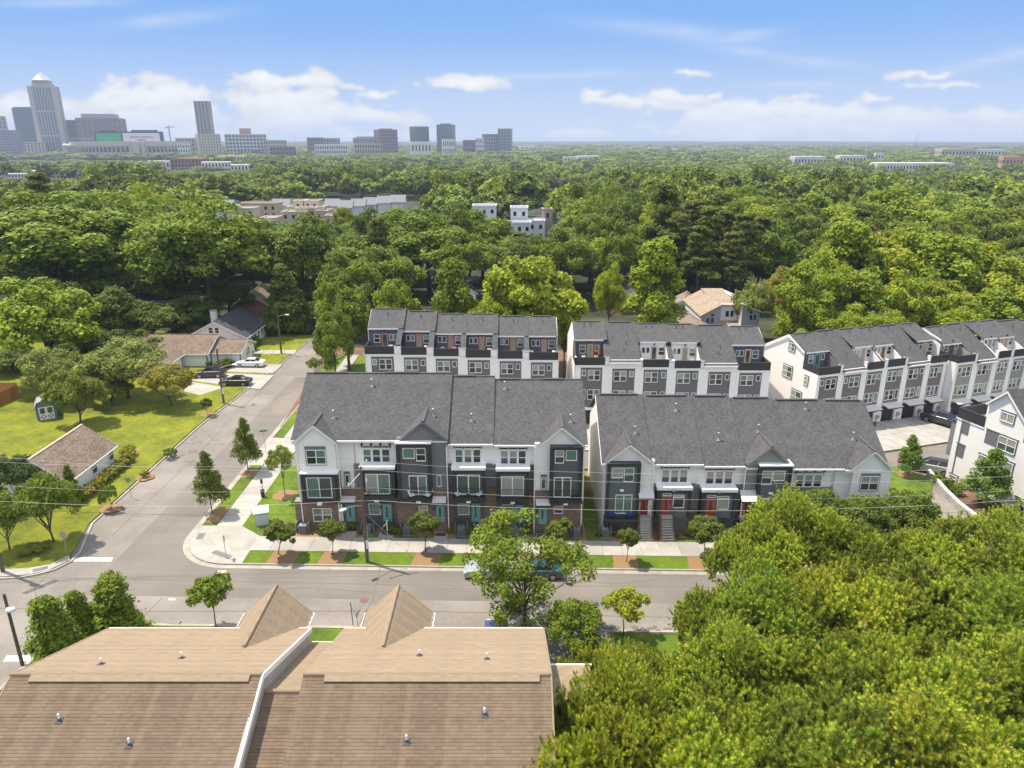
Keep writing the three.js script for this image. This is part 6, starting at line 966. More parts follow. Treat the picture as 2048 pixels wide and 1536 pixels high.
  wire([[p2[0], 7.4, p2[1]], [-46, 6, -62], [B[0], 8.6, B[1]]].filter((_, i) => i !== 1), 'power line from the side street to the corner pole', 0.007, dark, 'side street power lines');
  for (const [x, y, z] of [[-49, 4.2, -112], [-51, 3.6, -121]]) wire([[p2[0], 6.6, p2[1]], [x, y, z]], 'service line dropping to the ranch house', 0.01, dark, 'service lines');
}
// signs
function signPost(name, label, [x, z], h, o) { const t = thing(name, label, 'sign', [x, hG(x) + 0.1, z], o.turn ?? 0); obj('post', bar([0, 0, 0], [0, h, 0], 0.03, 0.03, 8), M.steel, t); return t; }
const FONT = await new FontLoader().loadAsync('fonts/droid/droid_sans_bold.typeface.json');
const text = (s, size, depth = 0.004) => { const g = new TextGeometry(s, { font: FONT, size, depth, curveSegments: 3 }); g.computeBoundingBox(); g.translate(-(g.boundingBox.max.x + g.boundingBox.min.x) / 2, -size / 2, 0); return g; };
{
  const oct = (r) => Array.from({ length: 8 }, (_, k) => { const a = (k + 0.5) / 8 * 6.2832; return [r * Math.cos(a), r * Math.sin(a)]; });
  const stop = (label, pos, h, turn, backOnly) => { const t = signPost('stop_sign', label, pos, h, { turn }); const f = obj('sign_face', prism(oct(0.38), 0.03, 0.036).translate(0, h - 0.35, 0), std(0.45, 0.02, 0.025, 0.5), t); obj('sign_back', prism(oct(0.38), 0.02, 0.029).translate(0, h - 0.35, 0), std(0.42, 0.33, 0.2, 0.6), t); obj('lettering', text('STOP', 0.2).translate(0, h - 0.35, 0.037), M.whiteTrim, f); };
  stop('stop sign seen from behind under the trees at the left corner', G(135, 1112), 2.45, Math.PI); stop('stop sign seen edge-on on the corner verge', G(453, 1118), 2.35, Math.PI / 2 + 0.25); stop('red stop sign facing the alley beside a young tree', G(1793, 955), 2.5, 0.35);
  const ss = signPost('street_name_sign', 'green street name sign on a tall post at the alley mouth', G(532, 908), 3.0, {}); for (const a of [0.3, 1.85]) { const g = b6(-0.45, 0.45, 2.85 + a * 0.08, 3.05 + a * 0.08, -0.01, 0.01); g.rotateY(a); obj('sign_blade', g, std(0.02, 0.2, 0.13, 0.5), ss); }
  const gs = signPost('road_sign', 'grey back of a small road sign on the left lawn', G(263, 997), 2.4, {}); obj('sign_panel', b6(-0.25, 0.25, 1.85, 2.4, 0.03, 0.036), M.steel, gs);
  const ys = signPost('garden_stake', 'thin yellow marker post standing on the lawn by the topiary', G(428, 823), 0.1, {}); obj('marker', bar([0, 0, 0], [0.25, 1.7, 0], 0.03), std(0.7, 0.6, 0.03, 0.6), ys);
  const mh = std(0.16, 0.1, 0.07, 0.8), [mx, mz] = G(728, 1200); tag(obj('manhole_cover', new THREE.CylinderGeometry(0.38, 0.38, 0.02, 24).translate(mx, hG(mx) + 0.008, mz), mh), 'round rusty manhole cover in the street between the two tan gables', 'manhole cover');
  const [dx, dz] = G(347, 1247); const dr = thing('storm_drain', 'dark storm drain grate at the near kerb', 'drain', [dx, hG(dx) + 0.01, dz]); obj('frame', b6(-0.55, 0.55, 0, 0.03, -0.25, 0.25), M.ridge, dr); for (let k = 0; k < 7; k++) obj('grate_bar', b6(-0.5 + k * 0.15, -0.44 + k * 0.15, 0.03, 0.05, -0.22, 0.22), M.steel, dr);
}
{ // kiosk cabinet, post box, condensers and the like
  const [x, z] = G(525, 1048), t = thing('utility_cabinet', 'pale grey utility cabinet with white roof on the corner lawn', 'cabinet', [x, hG(x) + 0.12, z], 0.35);
  obj('body', b6(-0.62, 0.62, 0, 1.45, -0.6, 0.6), std(0.42, 0.45, 0.47, 0.5), t); obj('lid', slab([[-0.75, 1.5, 0.72], [0.75, 1.5, 0.72], [0.75, 1.6, -0.72], [-0.75, 1.6, -0.72]], [0, 1, 0.1], 0.09), M.white, t); for (const s of [-1, 1]) obj('door_panel', b6(s * 0.31 - 0.28, s * 0.31 + 0.28, 0.1, 1.35, 0.6, 0.625), std(0.46, 0.49, 0.51, 0.5), t); obj('side_panel', b6(-0.645, -0.62, 0.1, 1.35, -0.5, 0.5), std(0.3, 0.32, 0.34, 0.5), t);
  const [mx, mz] = G(527, 995), m = thing('waste_station', 'slim black waste station with sign at the lawn edge', 'bin', [mx, hG(mx) + 0.12, mz]); obj('post', bar([0, 0, 0], [0, 2.1, 0], 0.035), M.darkMetal, m); obj('bin', bar([0, 0.05, 0.1], [0, 0.85, 0.1], 0.2, 0.22, 14), M.black, m); obj('dispenser', b6(-0.12, 0.12, 1.1, 1.45, 0.03, 0.16), M.whiteMetal, m); obj('sign', b6(-0.13, 0.13, 1.55, 2.1, 0.03, 0.05), M.black, m);
  const condenser = (label, cx, cz, g) => { const c = thing('condenser_unit', label, 'air conditioner', [cx, hG(cx) + 0.1, cz], 0, g); obj('casing', b6(-0.42, 0.42, 0.06, 0.86, -0.42, 0.42), std(0.12, 0.125, 0.14, 0.6), c); obj('base', b6(-0.48, 0.48, 0, 0.06, -0.48, 0.48), M.concrete, c); const top = obj('fan_grille', new THREE.CylinderGeometry(0.34, 0.34, 0.02, 24).translate(0, 0.875, 0), M.steel, c); obj('fan_hub', new THREE.CylinderGeometry(0.1, 0.1, 0.05, 12).translate(0, 0.9, 0), M.darkMetal, top); for (let k = 0; k < 5; k++) obj('louvre', b6(-0.43, 0.43, 0.16 + k * 0.13, 0.2 + k * 0.13, 0.42, 0.435), M.surround, c);
    for (const s of [-1, 1]) obj('screen_panel', b6(s * 0.58 - 0.03, s * 0.58 + 0.03, 0, 1.15, -0.5, 0.35), M.greySiding, c); };
  const cz = -62.85; [[-20.6, 'condenser unit beside the brick wall at the corner end of the row'], [-14.25, 'condenser unit behind the utility pole'], [-10.35, 'condenser unit beside the round street tree before the dark gable'], [-5.0, 'condenser unit between two teal doors and the pale blue chairs'], [0.2, 'condenser unit in the bed behind the leafy street tree'], [6.4, 'condenser unit at the end of the teal-door row']].forEach(([x, l]) => condenser(l, x, cz, 'condenser units along the front row')); [[9.2, 'condenser unit beside the raised porch with blue chairs'], [21.3, 'condenser unit next to the round street tree of the red-door row']].forEach(([x, l]) => condenser(l, x, -62.9, 'condenser units along the front row'));
  { const rp = G(672, 1075), s = thing('sign_post', 'slim white sign post leaning beside a front path', 'sign post', [rp[0] - 0.2 + 5.2, hG(-12) + 0.12, -62.4]); obj('post', bar([0, 0, 0], [0, 1.7, 0], 0.05, 0.05, 8), M.white, s); obj('arm', bar([0, 1.45, 0], [-0.35, 1.0, 0.1], 0.035, 0.035, 6), M.white, s); }
  const bin = thing('wheelie_bin', 'green wheelie bin against the white ranch wall', 'bin', [-51.0, 0.95, -115.9]); obj('bin', prism([[-0.3, 0], [0.3, 0], [0.36, 1.0], [-0.36, 1.0]], -0.35, 0.35), std(0.02, 0.11, 0.05, 0.5), bin); obj('lid', b6(-0.4, 0.4, 1.0, 1.08, -0.4, 0.4), std(0.02, 0.09, 0.04, 0.5), bin);
  // retaining wall with white rail by the alley exit
  const line = [[1856, 953], [1872, 972], [1890, 993], [1915, 1018], [1940, 1038], [1956, 1049]].map(([a, b]) => G(a, b)), rw = thing('retaining_wall', 'low curved wall with white rail beside the alley exit', 'wall'); obj('wall', stripG(line, -0.18, 0.18, 0.75, 1.0), M.concreteB, rw); obj('rail', stripG(line, -0.12, 0.12, 0.95, 0.18), M.whiteTrim, rw);
  const bbq = (name, label, cat, x, y, z, mat, w = 0.5) => { const t = thing(name, label, cat, [x, y, z]); obj('body', new THREE.SphereGeometry(w * 0.55, 12, 8).scale(1.2, 0.8, 0.9).translate(0, w * 1.1, 0), mat, t); for (const [a, b] of [[-1, 1], [1, 1], [0, -1]]) obj('leg', bar([a * w * 0.3, w * 0.9, b * w * 0.3], [a * w * 0.5, 0, b * w * 0.5], 0.03, 0.03, 6), M.darkMetal, t); };
  bbq('grill', 'round dark grill on a white terrace beside the peach door', 'grill', 29.9, 8.35, -94.6, M.black, 0.6);
}
// ---------- trees ----------
function leafGeo(n, place, o = {}) { // n folded leaf faces; place(k) gives [p, dir, size, tone]
  const pos = new Float32Array(n * 12), nor = new Float32Array(n * 12), col = new Float32Array(n * 12), idx = new Uint32Array(n * 6), a = new THREE.Vector3(), b = new THREE.Vector3(), c = new THREE.Vector3(), { long = 1.25, fold = 0.18 } = o;
  for (let k = 0; k < n; k++) {
    const [p, d, s, tone, spin] = place(k);
    a.copy(d).normalize(); b.set(Math.sin(spin * 7.1), Math.cos(spin * 3.3), Math.sin(spin * 11.7 + 1)); b.addScaledVector(a, -b.dot(a)).normalize(); c.crossVectors(a, b);
    const L = s * long * 0.5, w = s * 0.5, f = s * fold, v = [[L, 0, -f], [0, w, f * 0.4], [-L, 0, -f], [0, -w, f * 0.4]];
    for (let q = 0; q < 4; q++) { const i = (k * 4 + q) * 3, [x, y, z] = v[q]; pos[i] = p.x + b.x * x + c.x * y + a.x * z; pos[i + 1] = p.y + b.y * x + c.y * y + a.y * z; pos[i + 2] = p.z + b.z * x + c.z * y + a.z * z; nor[i] = a.x; nor[i + 1] = a.y; nor[i + 2] = a.z; col[i] = tone[0]; col[i + 1] = tone[1]; col[i + 2] = tone[2]; }
    idx.set([k * 4, k * 4 + 1, k * 4 + 3, k * 4 + 1, k * 4 + 2, k * 4 + 3], k * 6);
  }
  const g = new THREE.BufferGeometry(); g.setAttribute('position', new THREE.BufferAttribute(pos, 3)); g.setAttribute('normal', new THREE.BufferAttribute(nor, 3)); g.setAttribute('color', new THREE.BufferAttribute(col, 3)); g.setIndex(new THREE.BufferAttribute(idx, 1)); g.userData = { metres: true, ready: true }; return g;
}
const leafMat = (r, g, b, o = {}) => new THREE.MeshPhysicalMaterial({ color: lin(r, g, b), roughness: 0.75, vertexColors: true, side: THREE.DoubleSide, transmission: 0.45, specularIntensity: 0.25, ...o });
function sphereDir(R) { const z = R() * 2 - 1, t = R() * 6.2832, q = Math.sqrt(1 - z * z); return V(q * Math.cos(t), z, q * Math.sin(t)); }
// lobes of a crown: list of [centre, radius]; shapes in metres for a tree of height H, crown radius Rc
function lobesOf(kind, H, Rc, base, R, n) {
  const L = []; n = Math.round(n * 1.75);
  for (let i = 0; i < n; i++) {
    let c, r;
    if (kind === 'cone') { const t = Math.pow((i + 0.5) / n, 0.85), y = base + (H - base) * t, w = Rc * (1 - t) * 0.82 + 0.12 * Rc; const a = R() * 6.2832, k = Math.sqrt(R()); c = V(Math.cos(a) * w * k, y * 0.98, Math.sin(a) * w * k); r = Rc * (0.2 + 0.2 * (1 - t)); }
    else if (kind === 'tall') { const t = (i + 0.5) / n, y = base + (H - base) * t * 0.92, w = Rc * Math.sin(Math.PI * Math.min(1, 0.22 + t * 0.72)) * 0.72, a = R() * 6.2832, k = Math.sqrt(R()); c = V(Math.cos(a) * w * k, y, Math.sin(a) * w * k); r = Rc * (0.19 + 0.16 * R()); }
    else if (kind === 'pine') { const t = Math.pow(R(), 0.8), y = base + (H - base) * t * 0.95, w = Rc * (1 - 0.65 * t) * 0.85, a = R() * 6.2832, k = Math.sqrt(R()); c = V(Math.cos(a) * w * k, y, Math.sin(a) * w * k); r = Rc * (0.2 + 0.14 * R()); }
    else if (kind === 'open') { const d = sphereDir(R), k = Math.cbrt(R()) * 0.92, hy = (H - base) / 2; c = V(d.x * Rc * k, base + hy + d.y * hy * k, d.z * Rc * k); r = Rc * (0.09 + 0.13 * R()); }
    else { const d = sphereDir(R); if (d.y < -0.35) d.y *= -0.6; const k = 0.42 + 0.44 * R(), hy = (H - base) / 2; c = V(d.x * Rc * k, base + hy + d.y * hy * k * 1.02, d.z * Rc * k); r = Rc * (0.15 + 0.19 * R() * R() + 0.05 * R()); }
    L.push([c, r]);
  }
  return L;
}
function crownGeo(seed, o) {
  const R = rng(seed), { kind = 'round', H, Rc, base, lobes = 28, leaves, size, flat = 0.82, tip = 0.0, vary = 0.3, up = 0.35 } = o, L = lobesOf(kind, H, Rc, base, R, lobes);
  const lt = L.map(() => { const t = 1 + (R() - 0.5) * vary, h = (R() - 0.5) * 0.16; return [t * (1 + h), t, t * (1 - h)]; });
  const cum = []; let s = 0; L.forEach(([, r]) => { s += r * r; cum.push(s); });
  const mid = V(0, (H + base) / 2, 0);
  const g = leafGeo(leaves, () => {
    const q = R() * s; let i = 0; while (cum[i] < q) i++;
    const [c, r] = L[i]; let d = sphereDir(R); const out = c.clone().sub(mid).normalize(); if (d.dot(out) < -0.2 && R() < 0.75) d.multiplyScalar(-1);
    if (d.y < -0.3 && R() < 0.5) d.y *= -1;
    const rough = 0.42 + 0.62 * Math.sqrt(R()) + 0.22 * Math.sin(d.x * 7 + i) * Math.sin(d.z * 6 + i * 2) + (R() < 0.06 ? 0.35 * R() : 0);
    const p = c.clone().add(V(d.x * r * rough, d.y * r * rough * flat, d.z * r * rough));
    const nn = d.clone().add(sphereDir(R).multiplyScalar(1.0)); nn.y += up;
    const T = lt[i], v = 0.78 + 0.44 * R(), y = tip && R() < tip ? 1.5 : 1;
    return [p, nn, size * (0.65 + 0.7 * R()), [T[0] * v * y, T[1] * v * (y > 1 ? 1.25 : 1), T[2] * v], R() * 20];
  }, o);
  g.userData.lobes = L; return g;
}
function trunkGeo(seed, H, r, L, o = {}) {
  const R = rng(seed + 99), { base = 0, fork = 0.4, limbs = 7, top = 0.8 } = o, out = [];
  const pts = [V(0, -0.3, 0)]; for (let i = 1; i <= 5; i++) pts.push(V((R() - 0.5) * r * 1.6 * i * 0.5, H * top * i / 5, (R() - 0.5) * r * 1.6 * i * 0.5));
  for (let i = 0; i < 5; i++) out.push(bar(pts[i].toArray(), pts[i + 1].toArray(), r * (1 - i * 0.17), r * (1 - (i + 1) * 0.17), 8));
  out.push(bar([0, -0.25, 0], [0, H * 0.05, 0], r * 1.5, r * 1.02, 8));
  const pick = [...L].sort((a, b) => hash2(a[0].x * 100 | 0, seed) - hash2(b[0].x * 100 | 0, seed)).slice(0, limbs);
  for (const [c] of pick) { const f = Math.min(0.95, Math.max(fork, (c.y - H * 0.3) / H)), k = Math.min(4, Math.floor(f * 5)), a = pts[k].clone().lerp(pts[k + 1], f * 5 - k).multiplyScalar(1); a.y = Math.min(a.y, c.y - 0.05 * H); const m = a.clone().lerp(c, 0.55).add(V(0, -0.03 * H, 0)); out.push(bar(a.toArray(), m.toArray(), r * 0.42, r * 0.3, 6), bar(m.toArray(), c.toArray(), r * 0.3, r * 0.1, 6)); }
  const g = geo(out); g.userData.ready = true; return g;
}
const LEAF = {
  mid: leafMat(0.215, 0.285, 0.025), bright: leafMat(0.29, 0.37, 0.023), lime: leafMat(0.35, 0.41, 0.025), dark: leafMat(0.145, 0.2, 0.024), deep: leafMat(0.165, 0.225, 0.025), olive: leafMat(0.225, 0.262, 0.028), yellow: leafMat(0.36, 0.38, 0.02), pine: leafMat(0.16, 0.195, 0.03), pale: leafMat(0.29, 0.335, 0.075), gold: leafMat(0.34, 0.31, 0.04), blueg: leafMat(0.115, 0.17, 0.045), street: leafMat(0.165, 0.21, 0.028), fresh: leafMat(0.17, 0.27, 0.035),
};
const PROTO = {};
function proto(key, seed, o) { const c = crownGeo(seed, o); PROTO[key] = { crown: c, trunk: trunkGeo(seed, o.H, o.r ?? o.H * 0.02, c.userData.lobes, o), H: o.H, Rc: o.Rc }; }
proto('oakA', 11, { H: 18, Rc: 7, base: 4, lobes: 46, leaves: 15000, size: 0.42 });
proto('oakB', 12, { H: 18, Rc: 7.2, base: 2.2, lobes: 44, leaves: 19000, size: 0.44, vary: 0.45 });
proto('oakC', 13, { H: 20, Rc: 8, base: 4.5, lobes: 50, leaves: 19000, size: 0.42, flat: 0.75 });
proto('fine', 14, { H: 16, Rc: 6.4, base: 1.6, lobes: 60, leaves: 19000, size: 0.34, vary: 0.2 });
proto('tallA', 15, { kind: 'tall', H: 20, Rc: 4.6, base: 2.4, lobes: 34, leaves: 13000, size: 0.38 });
proto('tallB', 16, { kind: 'tall', H: 19, Rc: 5.4, base: 1.6, lobes: 44, leaves: 15000, size: 0.4, vary: 0.4 });
proto('pine', 17, { kind: 'pine', H: 24, Rc: 4.4, base: 11, lobes: 34, leaves: 11000, size: 0.32, flat: 0.6, r: 0.32, long: 1.8 });
proto('cone', 18, { kind: 'cone', H: 12, Rc: 3.2, base: 0.6, lobes: 60, leaves: 12000, size: 0.3 });
proto('low', 19, { H: 7, Rc: 4.2, base: 1.3, lobes: 40, leaves: 16000, size: 0.23, vary: 0.35, r: 0.16, fork: 0.12, limbs: 9, top: 0.5 });
proto('ball', 20, { H: 4.0, Rc: 1.5, base: 1.1, lobes: 34, leaves: 9500, size: 0.15, r: 0.055, vary: 0.3 });
proto('ballB', 27, { H: 4.0, Rc: 1.5, base: 1.05, lobes: 30, leaves: 8500, size: 0.15, r: 0.055, vary: 0.4 });
proto('slim', 21, { kind: 'cone', H: 6.6, Rc: 1.9, base: 1.5, lobes: 34, leaves: 6200, size: 0.16, r: 0.07, vary: 0.3 });
proto('airy', 22, { H: 4.5, Rc: 2.0, base: 1.5, lobes: 24, leaves: 3300, size: 0.15, r: 0.06, vary: 0.3, long: 2 });
proto('broadleaf', 23, { kind: 'open', H: 11, Rc: 5.0, base: 0.9, lobes: 44, leaves: 10500, size: 0.2, r: 0.15, fork: 0.2, limbs: 24, long: 1.1 });
proto('arbor', 24, { kind: 'cone', H: 7, Rc: 2.1, base: 0.1, lobes: 80, leaves: 24000, size: 0.125, long: 1.9, up: 0.7 });
proto('shrub', 25, { H: 1.2, Rc: 0.9, base: 0.05, lobes: 20, leaves: 2200, size: 0.11, r: 0.03 });
proto('hedge', 26, { H: 1.0, Rc: 0.75, base: 0.0, lobes: 22, leaves: 2600, size: 0.1, r: 0.03, flat: 0.7 });
function tree(kind, name, label, [x, z], h, rad, mat, o = {}) {
  const P = PROTO[kind], t = thing(name, label, o.cat ?? 'tree', [x, o.y ?? hG(x) + 0.1, z], o.turn ?? hash2(Math.round(x * 10), Math.round(z * 10)) * 6.28, o.group);
  if (h > 1.6 || o.trunk) obj('trunk', P.trunk, M.bark, t);
  obj('crown', P.crown, mat, t); t.scale.set(rad / P.Rc, h / P.H, rad / P.Rc); if (o.lean) t.rotation.z = o.lean; return t;
}
// a tree by its place in the photograph: crown centre x, top y, crown width, and its distance
function treeAt(kind, label, px, top, w, z, mat, o = {}) {
  const [x0, y1] = PZ(px, top, z), g = o.ground ?? (z < -160 ? terrain(x0, z) : hG(x0)), h = y1 - g, zc = depthOf(x0, (y1 + g) / 2, z), [x] = PZ(px, 768 + 0, z), xx = (px - 1024) * depthOf(0, (y1 * 0.65 + g * 0.35), z) / FPX;
  return tree(kind, o.name ?? 'broadleaf_tree', label, [xx, z], h, w / 2 * zc / FPX * 1.02, mat, { y: g, ...o });
}
// street and garden trees
{
  const B = 'round street tree on the verge, ', row = [[557, 1110, 1040, 66, 'leaning, at the corner by the cabinet', 'ball', 0.28], [666, 1110, 1040, 56, 'in front of the corner unit\'s brick window', 'ballB', 0.08], [851, 1105, 1028, 66, 'in front of the dark gabled unit', 'ball', 0], [990, 1100, 1030, 62, 'beside the leafy street tree', 'ballB', 0], [1120, 1100, 1042, 60, 'behind the leafy street tree', 'ball', 0], [1253, 1125, 1053, 46, 'slender one before the raised porch', 'ballB', -0.05], [1408, 1112, 1038, 72, 'beside the second stairs', 'ball', 0]];
  for (const [px, py, top, w, l, k, lean] of row) { const [x, z] = G(px, py), h = PZ(px, top, z)[1] - hG(x); tree(k, 'street_tree', B + l, [x, z], h, w / 2 * depthOf(x, 2, z) / FPX, LEAF.street, { lean, group: 'round street trees' }); }
  const at = (k, n, l, px, py, top, w, m, o) => { const [x, z] = G(px, py), h = PZ(px, top, z)[1] - hG(x); return tree(k, n, l, [x, z], h, w / 2 * depthOf(x, h / 2, z) / FPX, m, o); };
  at('slim', 'street_tree', 'young pyramidal street tree beside the side street, the one close to the corner ramp', 425, 1028, 905, 66, LEAF.street); at('slim', 'street_tree', 'young open street tree beside the side street near the street name sign', 497, 945, 838, 56, LEAF.street);
  at('airy', 'garden_tree', 'pale sparse young tree on the corner lawn', 570, 992, 890, 62, LEAF.pale); at('slim', 'street_tree', 'young tree at the end of the side street verge', 662, 748, 690, 30, LEAF.mid); at('airy', 'garden_tree', 'grassy young tree beside the rear row\'s end', 632, 762, 715, 34, LEAF.pale);
  at('airy', 'street_tree', 'small round ash tree on the near verge by the storm drain', 433, 1257, 1153, 96, LEAF.mid); at('airy', 'street_tree', 'thin light green young tree on the near lawn', 1246, 1272, 1180, 96, LEAF.lime);
  at('broadleaf', 'leafy_tree', 'large leafy multi-stem street tree in front of the parked cars', 1050, 1256, 1026, 262, LEAF.mid, { y: 0 }); at('fine', 'leafy_tree', 'lower leafy tree at the corner of the tan roof', 1145, 1320, 1200, 120, LEAF.mid);
  at('slim', 'street_tree', 'young tree beside the red stop sign', 1814, 951, 873, 52, LEAF.fresh); at('slim', 'street_tree', 'feathery young tree in front of the white end building', 1965, 1018, 898, 92, LEAF.fresh, { y: -0.8 });
  at('cone', 'street_tree', 'young tree between the rear rows', 1562, 800, 765, 40, LEAF.bright);
  // arborvitae by the lamp post
  for (const [px, top, w, z, l] of [[88, 1200, 165, -38.5, 'broad arborvitae next to the timber lamp post'], [148, 1188, 110, -41.0, 'narrow arborvitae in the middle of three'], [214, 1156, 165, -42.0, 'tall arborvitae beside the storm drain end']]) { const [x, y] = PZ(px, top, z); tree('arbor', 'arborvitae', l, [x, z], y - 0.4, w / 2 * depthOf(x, 3, z) / FPX, LEAF.mid, { y: 0.5, cat: 'evergreen', group: 'three arborvitae' }); }
  tree('shrub', 'shrub', 'green shrub at the frame edge by the tan roof', [-24.6, -31.5], 3.6, 1.6, LEAF.mid, { y: 7, cat: 'shrub' });
  tree('airy', 'shrub', 'wispy shrub beside the tallest arborvitae', [-29.5, -46.5], 2.0, 0.7, LEAF.bright, { cat: 'shrub' });
  // bare sapling with its stake between the gables
  { const [x, z] = G(715, 1252), t = thing('bare_sapling', 'leafless staked sapling between the two tan gables', 'sapling', [x, hG(x) + 0.1, z]), R = rng(8), br = [bar([0, 0, 0], [0, 1.0, 0], 0.025, 0.018)]; for (let k = 0; k < 9; k++) { const a = R() * 6.28, h = 0.6 + R() * 0.5; br.push(bar([0, h, 0], [Math.cos(a) * 0.45, h + 0.7 + R() * 0.4, Math.sin(a) * 0.3], 0.014, 0.005, 5)); } obj('branches', br, M.bark, t); obj('stake', bar([-0.35, 0, 0], [-0.4, 2.1, 0], 0.035, 0.035, 6), M.pole, t); }
  // left gardens
  at('low', 'garden_tree', 'round dense garden tree beside the blue shed', 162, 848, 746, 112, LEAF.olive); at('low', 'garden_tree', 'golden flowering garden tree on the left lawn', 343, 813, 733, 108, LEAF.gold); at('low', 'garden_tree', 'grey-green spreading garden tree behind the golden one', 258, 798, 688, 165, LEAF.pale); at('low', 'garden_tree', 'pale spreading tree behind the shed', 118, 805, 700, 125, LEAF.pale); at('low', 'garden_tree', 'tangled bush between the garden trees', 225, 812, 760, 90, LEAF.mid);
  at('ball', 'topiary', 'small clipped topiary tree on the lawn by the side street', 415, 832, 798, 24, LEAF.dark, { cat: 'topiary' });
  at('low', 'garden_tree', 'dark leafy tree at the left frame edge by the cottage', 38, 1012, 915, 105, LEAF.blueg); at('low', 'garden_tree', 'light green tree in front of the cottage gable', 108, 1085, 955, 118, LEAF.mid); at('cone', 'garden_conifer', 'slim dark conifer against the cottage roof', 148, 1005, 932, 36, LEAF.deep, { cat: 'conifer' }); at('low', 'garden_tree', 'bushy tree at the left edge behind a wooden shed', 20, 1100, 990, 90, LEAF.mid);
  at('shrub', 'garden_shrub', 'small tree in a mulch ring by the side street kerb', 224, 1020, 968, 38, LEAF.mid, { cat: 'shrub', trunk: true }); at('shrub', 'garden_shrub', 'dome-shaped dark shrub near the side street kerb', 338, 916, 899, 32, LEAF.deep, { cat: 'shrub' }); at('shrub', 'garden_shrub', 'tiny plant in a round mulch ring', 290, 956, 944, 18, LEAF.mid, { cat: 'shrub' }); at('shrub', 'garden_shrub', 'flat round bed of shrubs under the corner tree', 78, 1105, 1092, 60, LEAF.olive, { cat: 'shrub' });
  for (let i = 0; i < 9; i++) { const f = i / 8, px = 160 + 92 * f, py = 1003 - 76 * f, [x, z] = G(px, py); tree('hedge', 'hedge_bush', 'yellow-green hedge bush along the cottage wall', [x + 0.2, z], 1.1, 0.85, i % 2 ? LEAF.gold : LEAF.olive, { cat: 'hedge', group: 'hedge along the cottage wall' }); }
  tree('hedge', 'hedge_bush', 'bright yellow block hedge at the far corner of the cottage', [-46.6, -80.2], 1.4, 0.95, LEAF.yellow, { cat: 'hedge' });
  for (const [px, py, w] of [[478, 722, 20], [492, 712, 22], [505, 702, 18], [515, 690, 18], [455, 735, 22], [440, 740, 20]]) at('hedge', 'hedge_bush', 'dark clipped shrub along the bungalow and porch walls', px, py, py - 17, w * 1.3, LEAF.dark, { cat: 'hedge', group: 'shrubs along the house fronts' });
  // beds along the front rows
  const R = rng(31); for (const [a, b, n, z] of [[-21.2, -13.5, 8, -63.1], [-12.8, -9.5, 5, -63.0], [-6.5, -3.2, 4, -63.1], [-1.5, 6.8, 8, -63.1], [8.5, 12.2, 6, -63.0], [15.8, 26, 10, -63.1]]) for (let i = 0; i < n; i++) { const x = a + (b - a) * (i + R() * 0.7) / n; tree(R() < 0.5 ? 'shrub' : 'hedge', 'bed_shrub', 'low garden shrub in the mulch bed before the townhouses', [x, z + (R() - 0.5) * 0.9], 0.45 + R() * 0.5, 0.35 + R() * 0.25, [LEAF.mid, LEAF.deep, LEAF.gold, LEAF.olive][Math.floor(R() * 4)], { cat: 'shrub', group: 'shrubs in the front beds' }); }
  for (let i = 0; i < 12; i++) { const f = R(), x = 51.0 + f * 3 - 1.6, z = -76 + f * 9; tree('shrub', 'bed_shrub', 'shrub along the foot of the white end building', [x, z], 0.8 + R() * 0.7, 0.6 + R() * 0.4, [LEAF.deep, LEAF.olive, LEAF.mid][i % 3], { cat: 'shrub', group: 'shrubs at the white end building', y: -0.7 }); }
  struct('garden_soil', sheetG([[48.9, -76.5], [51.4, -77.4], [55.5, -64], [49.6, -64]], 0.1), M.soil);
  // dark street trees before the far end of the red-door row
  for (const [px, top, w, l] of [[1640, 970, 120, 'dark green maple before the red-door row, beside the last gable'], [1735, 985, 130, 'dark green maple, middle of the group by the alley exit'], [1825, 975, 130, 'dark green maple beside the alley exit wall'], [1690, 1010, 120, 'dark green maple on the verge above the yellow-green oaks']]) treeAt('fine', l, px, top, w, -59.5, LEAF.deep, { name: 'maple_tree', group: 'dark maples' });
}
